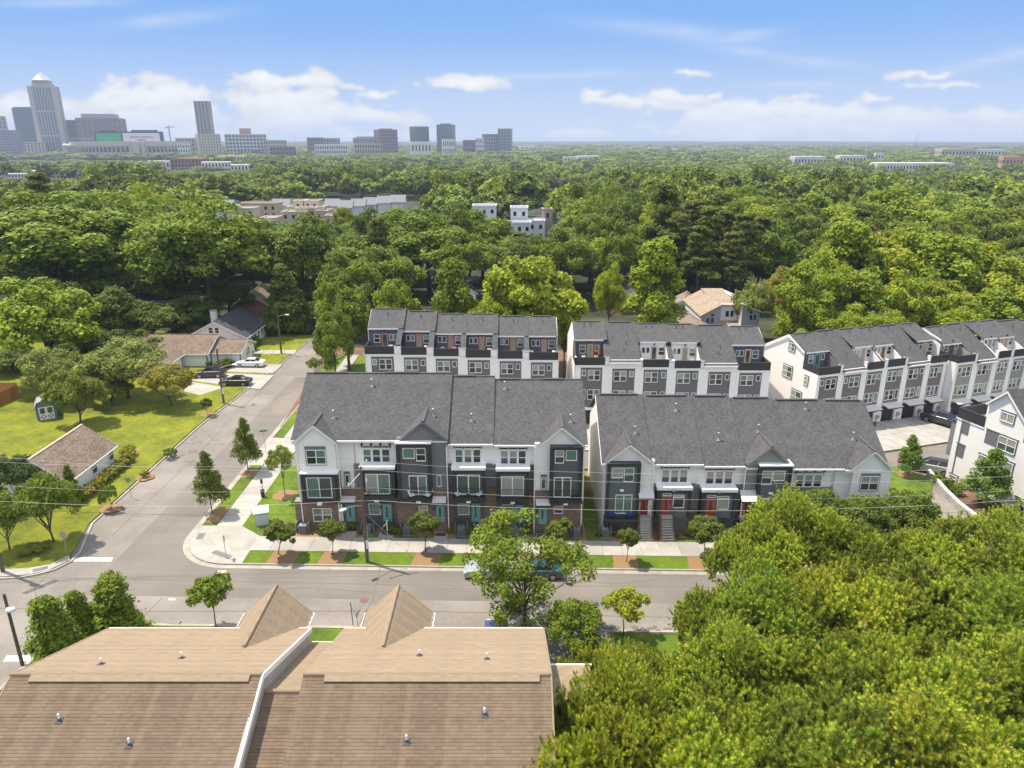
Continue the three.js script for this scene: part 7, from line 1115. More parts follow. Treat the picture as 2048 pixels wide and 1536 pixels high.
// willow oaks in front: sprays of narrow leaves
{
  const R = rng(404), N = 34, sprig = leafGeo(N, (k) => { const y = Math.pow(k / N, 0.8), a = k * 2.4 + R(), tilt = 0.35 + 0.75 * (1 - y) + (R() - 0.5) * 0.3, len = 0.2 * (0.7 + 0.5 * R()); const ax = V(Math.cos(a) * Math.sin(tilt), Math.cos(tilt), Math.sin(a) * Math.sin(tilt)); const p = V(0, y * 0.26 - 0.08, 0).addScaledVector(ax, len * 0.5); const n = V(-Math.cos(a) * Math.cos(tilt), Math.sin(tilt), -Math.sin(a) * Math.cos(tilt)).add(sphereDir(R).multiplyScalar(0.3)); const yl = y > 0.72 ? [2.05, 1.68, 2.2] : [0.95 + R() * 0.25, 1 + R() * 0.15, 0.9]; const e = [p, n, 1, yl, 0]; e.ax = ax; e.len = len; return e; }, {});
  // rebuild each leaf long and narrow along its own axis
  { const R2 = rng(404), pos = sprig.attributes.position, nor = sprig.attributes.normal; for (let k = 0; k < N; k++) { const y = Math.pow(k / N, 0.8), a = k * 2.4 + R2() * 0.8, tilt = 0.3 + 0.8 * (1 - y) + (R2() - 0.5) * 0.3, len = 0.2 * (0.75 + 0.5 * R2()), ax = V(Math.cos(a) * Math.sin(tilt), Math.cos(tilt), Math.sin(a) * Math.sin(tilt)), n = V(-Math.cos(a) * Math.cos(tilt), Math.sin(tilt), -Math.sin(a) * Math.cos(tilt)).add(sphereDir(R2).multiplyScalar(0.35)); n.addScaledVector(ax, -n.dot(ax)).normalize(); const sd = n.clone().cross(ax), p0 = V(0, y * 0.26 - 0.1, 0).addScaledVector(ax, 0.02), w = 0.021; const q = [p0.clone().addScaledVector(ax, len), p0.clone().addScaledVector(ax, len * 0.45).addScaledVector(sd, w).addScaledVector(n, 0.006), p0, p0.clone().addScaledVector(ax, len * 0.45).addScaledVector(sd, -w).addScaledVector(n, 0.006)]; q.forEach((v, j) => { pos.setXYZ(k * 4 + j, v.x, v.y, v.z); nor.setXYZ(k * 4 + j, n.x, n.y, n.z); }); } }
  const mats = [[0.25, 0.33, 0.034], [0.23, 0.32, 0.036], [0.275, 0.34, 0.034]].map((c) => leafMat(...c, { specularIntensity: 0.5, roughness: 0.5 })), mat = mats[0], mk = (seed, H, Rc, base, n) => {
    const Q = rng(seed), L = lobesOf('round', H, Rc, base, Q, 17).map(([c, r]) => [c, r * 1.12]), cum = []; let s = 0; L.forEach(([, r]) => { s += r * r; cum.push(s); });
    const im = new THREE.InstancedMesh(sprig, mat, n), m = new THREE.Matrix4(), q = new THREE.Quaternion(), mid = V(0, (H + base) / 2, 0), c = new THREE.Color();
    const tones = L.map(() => 0.66 + Q() * 0.68); let run = null;
    for (let k = 0; k < n; k++) { const u = Q() * s; let i = 0; while (cum[i] < u) i++; const [cc, r] = L[i]; let d = sphereDir(Q); const out = cc.clone().sub(mid).normalize(); if (d.dot(out) < -0.15 && Q() < 0.75) d.multiplyScalar(-1); if (d.y < -0.2 && Q() < 0.6) d.y *= -1; const p = cc.clone().addScaledVector(d, r * (0.72 + 0.32 * Math.sqrt(Q()) + (Q() < 0.06 ? 0.3 : 0))); const dir = d.clone().add(V(0, 0.55, 0)).add(sphereDir(Q).multiplyScalar(0.45)).normalize(); q.setFromUnitVectors(V(0, 1, 0), dir); let sc = 0.72 + Q() * 0.55; if (k % 5 === 0) run = { p: p.clone(), dir: dir.clone(), d }; else if (run && k % 5 < 4 && (k / 5 | 0) % 2) { p.copy(run.p).addScaledVector(run.dir, 0.2 * (k % 5)); q.setFromUnitVectors(V(0, 1, 0), run.dir.clone().addScaledVector(dir, 0.35).normalize()); sc *= 1 - 0.08 * (k % 5); } m.compose(p, q, V(sc, sc, sc)); im.setMatrixAt(k, m); const t = tones[i] * (0.8 + 0.4 * Q()); im.setColorAt(k, c.setRGB(t * (1 + (Q() - 0.5) * 0.25), t, t * 0.95)); }
    im.castShadow = im.receiveShadow = true; return { im, trunk: trunkGeo(seed, H, 0.26, L, { fork: 0.25, limbs: 20, top: 0.85 }) };
  };
  const V3 = [mk(71, 13, 5.0, 3.5, 6400), mk(72, 13.5, 5.4, 3.5, 7000), mk(73, 12.5, 4.8, 3, 6200)];
  const spots = [[1532, 1060, -46, 0, 'by the parked white car'], [1600, 1010, -47.5, 1, 'against the dark maples'], [1745, 1058, -46, 2, 'below the dark maples'], [1880, 1062, -45.5, 0, 'near the alley exit rail'], [2010, 1040, -45, 1, 'at the frame edge below the white end building'], [1458, 1185, -40, 2, 'reaching over the near kerb'], [1560, 1150, -39, 1, 'in the middle of the group'], [1720, 1140, -38.5, 0, 'in the middle of the group, behind'], [1900, 1150, -38, 2, 'at the right of the group'], [2060, 1180, -36, 1, 'at the frame edge'], [1225, 1335, -32, 2, 'beside the tan roof end'], [1200, 1325, -29.6, 1, ''], [1178, 1405, -26.3, 2, ''], [1165, 1500, -23, 0, ''], [1250, 1290, -35.5, 1, ''], [1345, 1320, -33, 0, 'over the near lawn by the tan roof'], [1500, 1290, -32, 1, 'front of the group'], [1680, 1280, -31.5, 2, 'front of the group, further along'], [1870, 1290, -31, 0, 'front of the group by the frame edge'], [2050, 1320, -30, 1, 'front corner of the group'], [1300, 1480, -26, 1, 'under the drone, by the roof'], [1480, 1450, -25.5, 0, 'under the drone'], [1680, 1450, -25, 2, 'under the drone, middle'], [1880, 1460, -24.5, 1, 'under the drone, right'], [2060, 1500, -24, 0, 'under the drone, at the frame edge']];
  spots.forEach(([px, top, z, v, l], i) => {
    const [x, y] = PZ(px, top, z), H = y - hG(x), t = thing('willow_oak', 'yellow-green willow oak with narrow leaves beside the street and tan roof', 'tree', [x, hG(x) + 0.1, z], i * 1.7, 'willow oaks in front');
    obj('trunk', V3[v].trunk, M.bark, t); const im = V3[v].im.clone(); im.material = mats[(i * 2 + v) % 3]; im.name = 'crown'; im.userData.kind = 'stuff'; t.add(im); const k = H / [13, 13.5, 12.5][v]; const w = 0.92 * k * (px < 1200 ? 0.62 : px < 1260 ? 0.72 : px < 1400 ? 0.86 : 0.97); t.scale.set(w, k, w);
  });
}
// woods behind
const GW = 'trees of the wood behind the townhouses';
{
  const T = (kind, mat, list, label, o = {}) => { for (const [px, top, w, z, l] of list) treeAt(kind, l ?? label, px, top, w, z, mat, o); };
  T('oakC', LEAF.mid, [[110, 382, 330, -152, 'huge spreading oak at the left frame edge'], [262, 402, 200, -158, 'tall oak between the two huge oaks'], [405, 393, 270, -143, 'huge oak with a bare trunk behind the bungalow']]);
  T('oakA', LEAF.deep, [[600, 428, 175, -152, 'dark rounded oak left of the magnolia'], [500, 452, 120, -165, 'dark oak behind the bare-trunked oak']]);
  T('oakB', LEAF.bright, [[80, 552, 220, -108, 'bright green rounded tree at the left frame edge above the lawn']]);
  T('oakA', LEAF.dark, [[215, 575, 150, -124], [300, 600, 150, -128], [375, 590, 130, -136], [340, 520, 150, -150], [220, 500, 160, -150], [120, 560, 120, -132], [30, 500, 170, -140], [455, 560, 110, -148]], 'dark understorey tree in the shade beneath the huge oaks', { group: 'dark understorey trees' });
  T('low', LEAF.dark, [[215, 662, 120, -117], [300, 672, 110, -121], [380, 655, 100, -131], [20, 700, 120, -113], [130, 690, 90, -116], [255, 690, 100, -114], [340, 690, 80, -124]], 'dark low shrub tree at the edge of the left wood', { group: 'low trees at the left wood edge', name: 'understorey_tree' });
  T('cone', LEAF.deep, [[567, 530, 92, -140, 'conical magnolia behind the lamp pole']], '', { name: 'magnolia' });
  T('oakB', LEAF.dark, [[622, 548, 78, -150, 'dark tree right of the magnolia by the road end'], [640, 590, 60, -142, 'dark tree at the far end of the side street']]);
  T('oakA', LEAF.mid, [[700, 470, 160, -168], [770, 492, 150, -150], [855, 430, 210, -180], [930, 460, 120, -168], [965, 418, 140, -205], [780, 425, 150, -215], [690, 500, 130, -140]], 'mid green broadleaf tree behind the navy-terrace row', { group: 'trees behind the navy-terrace row' });
  T('oakB', LEAF.mid, [[690, 558, 130, -116, 'open branching tree where the side street meets the rear row'], [665, 612, 80, -108, 'low branching tree beside the side street end']]);
  T('oakB', LEAF.bright, [[798, 556, 105, -114, 'yellowish green tree over the left navy terraces']]); T('tallB', LEAF.mid, [[905, 513, 112, -113, 'leafy tree left of the bright lime tree']]);
  T('oakB', LEAF.lime, [[1062, 497, 222, -116, 'large bright lime-green tree behind the navy-terrace row']]); T('fine', LEAF.bright, [[985, 575, 110, -111, 'bright green bush tree left of the large lime tree'], [1130, 580, 80, -112, 'green tree between the rear rows']]);
  T('oakA', LEAF.mid, [[1128, 453, 118, -172], [1075, 470, 90, -185], [1180, 470, 60, -200], [1245, 442, 92, -172], [1185, 500, 60, -185]], 'mid green tree behind the large lime tree', { group: 'trees behind the lime tree' });
  T('oakB', LEAF.yellow, [[690, 410, 52, -262, 'vivid yellow-green tree right of the beige flats']]);
  T('fine', LEAF.lime, [[1220, 522, 68, -136, 'bright rounded maple between the small houses']]); T('tallA', LEAF.bright, [[1316, 466, 138, -120, 'tall sweetgum with a visible trunk above the closed roofs']]);
  T('pine', LEAF.pine, [[1350, 425, 90, -172], [1385, 398, 90, -182], [1420, 412, 85, -176], [1452, 420, 85, -180], [1490, 425, 85, -174], [1525, 432, 80, -182], [1400, 450, 80, -165], [1465, 462, 80, -166]], 'tall pine with long bare trunk behind the modern house', { name: 'pine_tree', group: 'pines behind the modern house' });
  const rl = 'tall light green tree in the row behind the angled townhouses', rg = { group: 'light green trees behind the angled row' };
  T('tallB', LEAF.bright, [[1600, 520, 110, -128], [1690, 438, 175, -138], [1865, 462, 190, -139], [1720, 540, 130, -129], [1985, 575, 130, -129], [1640, 580, 110, -126]], rl, rg);
  T('oakB', LEAF.lime, [[1770, 450, 195, -141], [1945, 466, 195, -141], [2035, 505, 170, -137], [1880, 555, 140, -130], [1800, 545, 140, -130]], rl, rg); T('fine', LEAF.bright, [[1655, 500, 130, -134], [1830, 520, 120, -134], [1760, 600, 110, -125], [1930, 600, 110, -125], [1700, 610, 100, -124]], rl, rg);
  T('low', LEAF.pale, [[1507, 566, 84, -140, 'pale flowering dome tree beside the modern house']]); T('fine', LEAF.gold, [[1568, 530, 90, -150, 'tan-leaved tree beside the pale flowering dome tree']]);
  T('oakA', LEAF.bright, [[1640, 385, 165, -225], [1800, 370, 190, -230], [1905, 398, 185, -215], [2000, 415, 175, -210], [1560, 412, 150, -215], [1720, 402, 165, -215], [1300, 388, 170, -235], [1180, 398, 150, -240], [2040, 470, 120, -190]], 'light green tree in the wood beyond the angled row', { group: 'trees beyond the angled row' });
  T('tallA', LEAF.bright, [[1655, 640, 45, -122], [1600, 655, 50, -120], [1760, 625, 60, -124]], 'leafy sapling close behind the angled row', { name: 'understorey_tree', group: 'saplings behind the angled row' });
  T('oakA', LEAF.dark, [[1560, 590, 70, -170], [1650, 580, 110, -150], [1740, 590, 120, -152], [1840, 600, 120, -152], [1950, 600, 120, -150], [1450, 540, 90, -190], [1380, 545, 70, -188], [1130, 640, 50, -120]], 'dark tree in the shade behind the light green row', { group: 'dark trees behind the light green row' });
}
// wood fill: single trees as far as they can be told apart, then one mass
{
  const R = rng(2024), guard = [[430, 690, 436, -296], [640, 820, 412, -376], [1005, 1115, 464, -246], [330, 500, 342, -1400], [0, 150, 356, -900], [1580, 1740, 326, -1100], [1750, 2048, 338, -1000], [1120, 1210, 324, -1100], [0, 360, 320, -1900], [360, 1030, 306, -2300]];
  const kinds = [['oakA', 'mid'], ['oakB', 'mid'], ['oakA', 'deep'], ['fine', 'bright'], ['oakB', 'olive'], ['oakC', 'mid'], ['fine', 'deep'], ['oakA', 'bright'], ['oakB', 'dark'], ['pine', 'pine'], ['fine', 'lime'], ['oakB', 'fresh']];
  const names = { mid: 'mid green', deep: 'deep green', bright: 'bright green', olive: 'olive green', dark: 'dark green', pine: 'dark needled', lime: 'lime green', fresh: 'fresh green' };
  const project = (x, y, z) => { const zc = depthOf(x, y, z); return [1024 + FPX * x / zc, 768 - FPX * ((y - CAMH) * cp - z * sp) / zc]; };
  const keep = [[-130, -60, -325, -285], [-150, -50, -415, -372], [-8, 20, -268, -238], [-62, -36, -175, -95], [6, 80, -174, -90], [-26, 24, -176, -88]];
  const ok = (x, z, h, r) => {
    for (const [a, b, c, d] of keep) if (x > a - r * 0.4 && x < b + r * 0.4 && z > c - r * 0.4 && z < d + r * 0.4) return 0;
    const g = terrain(x, z); let hh = h;
    for (const [a, b, lim, zb] of guard) { const [px] = project(x, g + hh * 0.6, z), rp = r * FPX / depthOf(x, g, z) * 0.9; if (z > zb && px + rp > a && px - rp < b) { for (let q = 0; q < 12 && project(x, g + hh, z)[1] < lim; q++) hh *= 0.9; } }
    return hh < 5.5 ? 0 : hh;
  };
  let n = 0; const far = [[], [], []], cells = [];
  for (let d = 150; d < 4600;) {
    const s = Math.max(d < 230 ? 11 : 14, d * 0.0165), na = Math.floor(1.5 * d / s);
    for (let i = 0; i < na; i++) cells.push([d + (R() - 0.5) * s, -0.75 + 1.5 * (i + R()) / na, s]);
    d += s;
  }
  for (const [d, a, s] of cells) {
    const x = d * Math.sin(a), z = -d * Math.cos(a); if (z > -158 && Math.abs(x) < 110) continue;
    const [px] = project(x, 10, z); if (px < -140 || px > 2190) continue;
    const open = fbm(x / 130 + 3, z / 130 + 8, 3); if (d > 230 && open < 0.33 && x < 60) continue;
    const h0 = (11 + 15 * R()) * (d > 900 ? 0.85 : 1), r0 = Math.max(s * 0.62, 4.6) * (0.7 + 0.65 * R()), h = ok(x, z, h0, Math.min(r0, 9)); if (!h) continue;
    if (n < 168 && d < 420) { n++; const [k, m] = kinds[Math.floor(R() * kinds.length)]; tree(k, k === 'pine' ? 'pine_tree' : 'forest_tree', names[m] + (k === 'pine' ? ' pine' : ' broadleaf tree') + ' in the wide wood between the houses and the skyline', [x, z], h * (k === 'pine' ? 1.1 : 1), (k === 'pine' ? 0.7 : 1) * Math.min(r0, 11.5) * (h / h0 * 0.4 + 0.6), LEAF[m], { y: terrain(x, z), group: names[m] + ' trees of the wide wood' }); } else far[Math.floor(R() * 3)].push([x, z, h, r0, R(), d]);
  }
  const fm = leafMat(0.205, 0.255, 0.035, { transmission: 0.4 }), wood = new THREE.Group(); wood.name = 'distant_wood'; wood.userData = { kind: 'stuff', label: 'distant wood of many trees reaching to the skyline', category: 'wood' }; scene.add(wood);
  far.forEach((list, v) => {
    const crown = crownGeo(300 + v, { H: 16, Rc: 7, base: 0.5, lobes: 22, leaves: 1500, size: 1.15, vary: 0.4 }), im = new THREE.InstancedMesh(crown, fm, list.length), m = new THREE.Matrix4(), q = new THREE.Quaternion(), c = new THREE.Color();
    list.forEach(([x, z, h, r, t, d], k) => { q.setFromAxisAngle(V(0, 1, 0), t * 60); m.compose(V(x, terrain(x, z) - 0.5, z), q, V(r / 7, h / 16, r / 7)); im.setMatrixAt(k, m); const b = 0.62 + 0.85 * hash2(k, v), y = hash2(k, v + 5); im.setColorAt(k, c.setRGB(b * (0.84 + y * 0.32), b * (0.94 + y * 0.2), b * 0.95)); });
    im.name = 'crowns'; im.castShadow = im.receiveShadow = true; wood.add(im);
  });
}
// ---------- far buildings ----------
const FARM = { beige: std(0.42, 0.37, 0.32, 0.8), tan: std(0.47, 0.42, 0.36, 0.8), white: std(0.62, 0.61, 0.6, 0.8), brick: std(0.26, 0.13, 0.1, 0.85), brown: std(0.2, 0.14, 0.13, 0.8), grey: std(0.3, 0.3, 0.31, 0.8), blueGlass: new THREE.MeshPhysicalMaterial({ color: lin(0.07, 0.12, 0.16), roughness: 0.12 }), greenGlass: new THREE.MeshPhysicalMaterial({ color: lin(0.08, 0.15, 0.15), roughness: 0.12 }), darkGlass: new THREE.MeshPhysicalMaterial({ color: lin(0.04, 0.05, 0.065), roughness: 0.15 }), stone: std(0.4, 0.37, 0.34, 0.75), lilac: std(0.28, 0.24, 0.34, 0.7), cream: std(0.6, 0.47, 0.3, 0.8) };
// block with glass body, floor bands and piers; px range and top read off the photograph, distance by its district
function block(name, label, px0, px1, top, dist, o = {}) {
  const { wall = FARM.beige, glass = FARM.darkGlass, floors = 8, bays = 6, turn = 0.12, depth, group, bandH = 0.35, pierW = 0.25 } = o, pc = (px0 + px1) / 2, [xc, yT] = PZ(pc, top, -dist), g = terrain(xc, -dist) - 3, h = yT - g, w = (px1 - px0) * depthOf(xc, yT, -dist) / FPX, d = depth ?? w * 0.7, t = thing(name, label, 'building', [xc, g, -dist], turn - Math.atan2(xc, dist) * 0.6, group);
  obj('glass', b6(-w / 2 + 0.3, w / 2 - 0.3, 0, h - 0.4, -d + 0.3, -0.3), glass, t);
  const fh = (h * (o.cover ?? 1)) / floors; for (let k = 0; k <= floors; k++) { const y = h - k * fh; if (y < 0) break; obj('floor_band', b6(-w / 2, w / 2, y - fh * bandH, y, -d, 0), wall, t); }
  for (let k = 0; k <= bays; k++) { const x = -w / 2 + w * k / bays, pw = w / bays * pierW; obj('pier', [b6(Math.max(-w / 2 - 0.1, x - pw), Math.min(w / 2 + 0.1, x + pw), 0, h + 0.05, -0.35, 0.25)], wall, t); obj('pier', [b6(Math.max(-w / 2 - 0.1, x - pw), Math.min(w / 2 + 0.1, x + pw), 0, h + 0.05, -d - 0.25, -d + 0.35)], wall, t); }
  const nb = Math.max(2, Math.round(bays * d / w)); for (const s of [-1, 1]) for (let k = 1; k < nb; k++) { const z = -d * k / nb, pw = d / nb * pierW; obj('pier', b6(s * (w / 2 - 0.3), s * (w / 2 + 0.22), 0, h, z - pw, z + pw), wall, t); }
  if (o.top) { const [f, hh, m] = o.top; obj('penthouse', b6(-w / 2 * f, w / 2 * f, h, h + hh * depthOf(xc, yT, -dist) / FPX, -d * (0.5 + f / 2), -d * (0.5 - f / 2)), m ?? wall, t); }
  t.userData.h = undefined; delete t.userData.h; t.dim = { w, h, d }; return t;
}
{
  const D = 2450;
  block('city_block', 'lilac lattice-fronted city building at the left frame edge', -6, 33, 260, D - 200, { wall: FARM.lilac, floors: 9, bays: 8, cover: 0.8, pierW: 0.22 });
  block('glass_tower', 'dark blue glass office tower left of the pyramid-topped tower', 24, 74, 216, D + 100, { wall: FARM.blueGlass, glass: FARM.blueGlass, floors: 16, bays: 7, bandH: 0.12, pierW: 0.06, turn: -0.25, top: [0.9, 2, FARM.greenGlass] });
  block('city_block', 'beige low block at the foot of the glass tower', 40, 84, 284, D - 60, { wall: FARM.tan, floors: 5, bays: 7, cover: 0.7 });
  block('city_block', 'thin grey tower cut by the left frame edge', -12, 7, 232, D + 250, { wall: FARM.grey, floors: 10, bays: 3 });
  { // pyramid-topped tower
    const t = block('pyramid_tower', 'tall stone tower with vertical piers and glass pyramid top', 60, 104, 172, D, { wall: FARM.stone, glass: FARM.blueGlass, floors: 3, bays: 8, bandH: 0.05, pierW: 0.15, turn: -0.1, depth: 34 }), { w, h, d } = t.dim, k = depthOf(0, 100, -D) / FPX;
    obj('corner_pier', [[-1, 0], [1, 0], [-1, 1], [1, 1]].map(([s, q]) => b6(s * w / 2 - 6, s * w / 2 + 6, 0, h, q ? -d - 1 : -11, q ? -d + 11 : 1)), FARM.stone, t);
    const st = obj('crown_step', [b6(-w * 0.4, w * 0.4, h, h + 5 * k, -d * 0.9, -d * 0.1), b6(-w * 0.36, w * 0.36, h + 5 * k, h + 11 * k, -d * 0.86, -d * 0.14)], FARM.stone, t);
    const py = new THREE.ConeGeometry(w * 0.46, 17 * k, 4, 1).rotateY(Math.PI / 4).translate(0, h + 19 * k, -d / 2); obj('pyramid', py, new THREE.MeshPhysicalMaterial({ color: lin(0.4, 0.42, 0.43), roughness: 0.3 }), t);
    const rb = []; for (let i = 1; i < 5; i++) { const f = 1 - i / 5, s = w * 0.42 * f * 0.72; rb.push(b6(-s, s, h + 11 * k + 16 * k * i / 5 - 0.8, h + 11 * k + 16 * k * i / 5 + 0.8, -d / 2 - s, -d / 2 + s)); } obj('pyramid_ribs', rb, FARM.white, t);
  }
  block('city_block', 'blue glass office block right of the pyramid-topped tower', 120, 158, 240, D + 80, { wall: FARM.blueGlass, glass: FARM.darkGlass, floors: 9, bays: 6, bandH: 0.3, pierW: 0.08 });
  block('city_block', 'brown stepped office block behind the stadium screens', 155, 238, 236, D + 60, { wall: FARM.brown, glass: FARM.blueGlass, floors: 8, bays: 9, turn: 0.05, top: [0.75, 8, FARM.grey] });
  block('slim_tower', 'slim brown residential tower with shoulder step', 387, 415, 202, D - 100, { wall: std(0.3, 0.27, 0.25, 0.8), glass: FARM.darkGlass, floors: 26, bays: 4, bandH: 0.4, pierW: 0.22, turn: -0.15, top: [0.0, 0] });
  block('city_block', 'white-striped apartment tower at the slim tower\'s foot', 397, 439, 268, D - 250, { wall: FARM.tan, floors: 9, bays: 8, turn: 0.35, pierW: 0.32 });
  block('city_block', 'low beige office block between stadium and slim tower', 352, 392, 276, D, { wall: FARM.beige, floors: 5, bays: 7 }); block('city_block', 'small white low-rise beside the stadium', 355, 378, 287, D - 400, { wall: FARM.white, floors: 4, bays: 5 });
  block('city_block', 'wide pale glass block with brick penthouse', 451, 530, 268, D - 100, { wall: FARM.white, glass: FARM.blueGlass, floors: 7, bays: 12, bandH: 0.25, pierW: 0.1, top: [0.28, 11, FARM.brick] });
  block('city_block', 'beige low-rise right of the wide pale glass block', 531, 572, 280, D - 100, { wall: FARM.beige, floors: 5, bays: 8 }); block('city_block', 'brownish low-rise apartment block', 540, 590, 293, D - 500, { wall: FARM.brown, floors: 4, bays: 8 });
  block('city_block', 'brown midrise at the start of the midtown cluster', 614, 645, 275, D, { wall: FARM.brown, floors: 5, bays: 6 }); block('city_block', 'grey midrise beside the brown midrise', 641, 679, 276, D + 50, { wall: FARM.grey, floors: 5, bays: 7 }); block('city_block', 'long white apartment block below the midtown cluster', 630, 694, 289, D - 500, { wall: FARM.white, floors: 4, bays: 14 });
  block('city_block', 'long blue-grey office block', 707, 756, 275, D, { wall: FARM.grey, glass: FARM.blueGlass, floors: 4, bays: 12, top: [0.7, 2] }); block('city_block', 'brick and white apartment block under the long office block', 709, 764, 287, D - 450, { wall: std(0.4, 0.33, 0.3, 0.8), floors: 4, bays: 11 });
  block('city_block', 'dark maroon rounded office tower', 757, 796, 259, D, { wall: FARM.brown, glass: FARM.darkGlass, floors: 9, bays: 9, turn: 0.5, bandH: 0.4, top: [0.6, 2] });
  block('glass_tower', 'green glass tower, left of the twin pair', 827, 859, 253, D, { wall: FARM.greenGlass, glass: FARM.greenGlass, floors: 10, bays: 5, bandH: 0.1, pierW: 0.07, turn: 0.5 }); block('glass_tower', 'taller green glass tower, right of the twin pair', 872, 904, 249, D - 50, { wall: FARM.greenGlass, glass: FARM.blueGlass, floors: 12, bays: 5, bandH: 0.16, pierW: 0.08, turn: -0.3, top: [0.6, 2] }); block('city_block', 'white podium in front of the taller green glass tower', 885, 910, 278, D - 250, { wall: FARM.white, floors: 3, bays: 6 }); block('city_block', 'pale podium in front of the shorter green glass tower', 822, 862, 283, D - 250, { wall: FARM.white, floors: 2, bays: 6 });
  block('city_block', 'low brown block left of the last towers', 927, 951, 280, D, { wall: FARM.brown, floors: 3, bays: 6 }); block('city_block', 'pale midrise left of the last towers', 951, 968, 276, D, { wall: FARM.white, floors: 4, bays: 4 }); block('glass_tower', 'blue-grey glass tower, lower of the last pair', 966, 997, 268, D + 60, { wall: FARM.grey, glass: FARM.blueGlass, floors: 7, bays: 6, bandH: 0.2, pierW: 0.12 }); block('glass_tower', 'blue-grey glass tower, taller of the last pair', 995, 1020, 257, D + 40, { wall: FARM.grey, glass: FARM.blueGlass, floors: 10, bays: 4, bandH: 0.16, pierW: 0.12, turn: -0.3 });
  // nearer low buildings among the trees
  block('low_building', 'red brick building with white corner bay among the far trees', 341, 402, 317, 1350, { wall: FARM.brick, floors: 3, bays: 9, turn: -0.2 }); block('low_building', 'cream building with arched parapet among the far trees', 436, 490, 312, 1450, { wall: FARM.cream, floors: 3, bays: 9, top: [0.2, 2] }); block('low_building', 'white warehouse beside the brick building', 297, 336, 322, 1250, { wall: FARM.white, floors: 2, bays: 6 }); block('low_building', 'long white low building below the cream one', 404, 460, 324, 1250, { wall: FARM.white, floors: 2, bays: 9 }); block('low_building', 'white-roofed building right of the cream one', 462, 508, 329, 1150, { wall: FARM.white, floors: 2, bays: 7 });
  for (const [a, b, y, d] of [[0, 30, 343, 900], [36, 78, 342, 920], [105, 143, 341, 920], [18, 50, 347, 860]]) block('row_house', 'far white row house block at the left among trees', a, b, y, d, { wall: FARM.white, floors: 3, bays: 6, group: 'far white row houses' });
  for (const [a, b, y, d, l, m] of [[1128, 1152, 313, 1500, 'tiny white block beyond the wood, first of two', FARM.white], [1156, 1200, 312, 1500, 'tiny white long block beyond the wood, second of two', FARM.white], [1592, 1652, 313, 1250, 'white four-storey office block beyond the wood', FARM.white], [1682, 1732, 311, 1400, 'white low block right of the white office block', FARM.white], [1752, 1768, 306, 1500, 'tiny white building on the wooded hill', FARM.white], [1758, 1830, 326, 1050, 'long white flat-roofed building in the wood, left half', FARM.white], [1834, 1906, 326, 1060, 'long white flat-roofed building in the wood, right half', FARM.white], [1888, 1950, 298, 1700, 'long pale school building on the ridge', FARM.tan], [1952, 2008, 299, 1700, 'flat-roofed white building on the ridge', FARM.white], [2010, 2046, 313, 1200, 'orange-tinted building at the right frame edge', std(0.5, 0.3, 0.2, 0.8)]]) block('far_building', l, a, b, y, d, { wall: m, floors: 3, bays: Math.round((b - a) / 6), bandH: 0.5 });
  for (const [a, b, y, d] of [[800, 818, 320, 1700], [860, 880, 318, 1700], [620, 660, 322, 1500], [760, 800, 330, 1350], [700, 740, 325, 1450], [905, 935, 321, 1600], [950, 990, 316, 1900], [1000, 1030, 298, 2900], [1040, 1075, 292, 3600], [1090, 1110, 291, 3800], [1300, 1325, 294, 3500], [1345, 1360, 297, 3200], [1390, 1402, 298, 3000], [1120, 1150, 288, 5200], [1200, 1240, 288, 5600], [1170, 1185, 288, 5400]]) block('far_building', 'small pale industrial building on the far plain', a, b, y, d, { wall: a % 3 ? FARM.white : FARM.tan, floors: 2, bays: 4, group: 'small pale buildings on the far plain' });
}
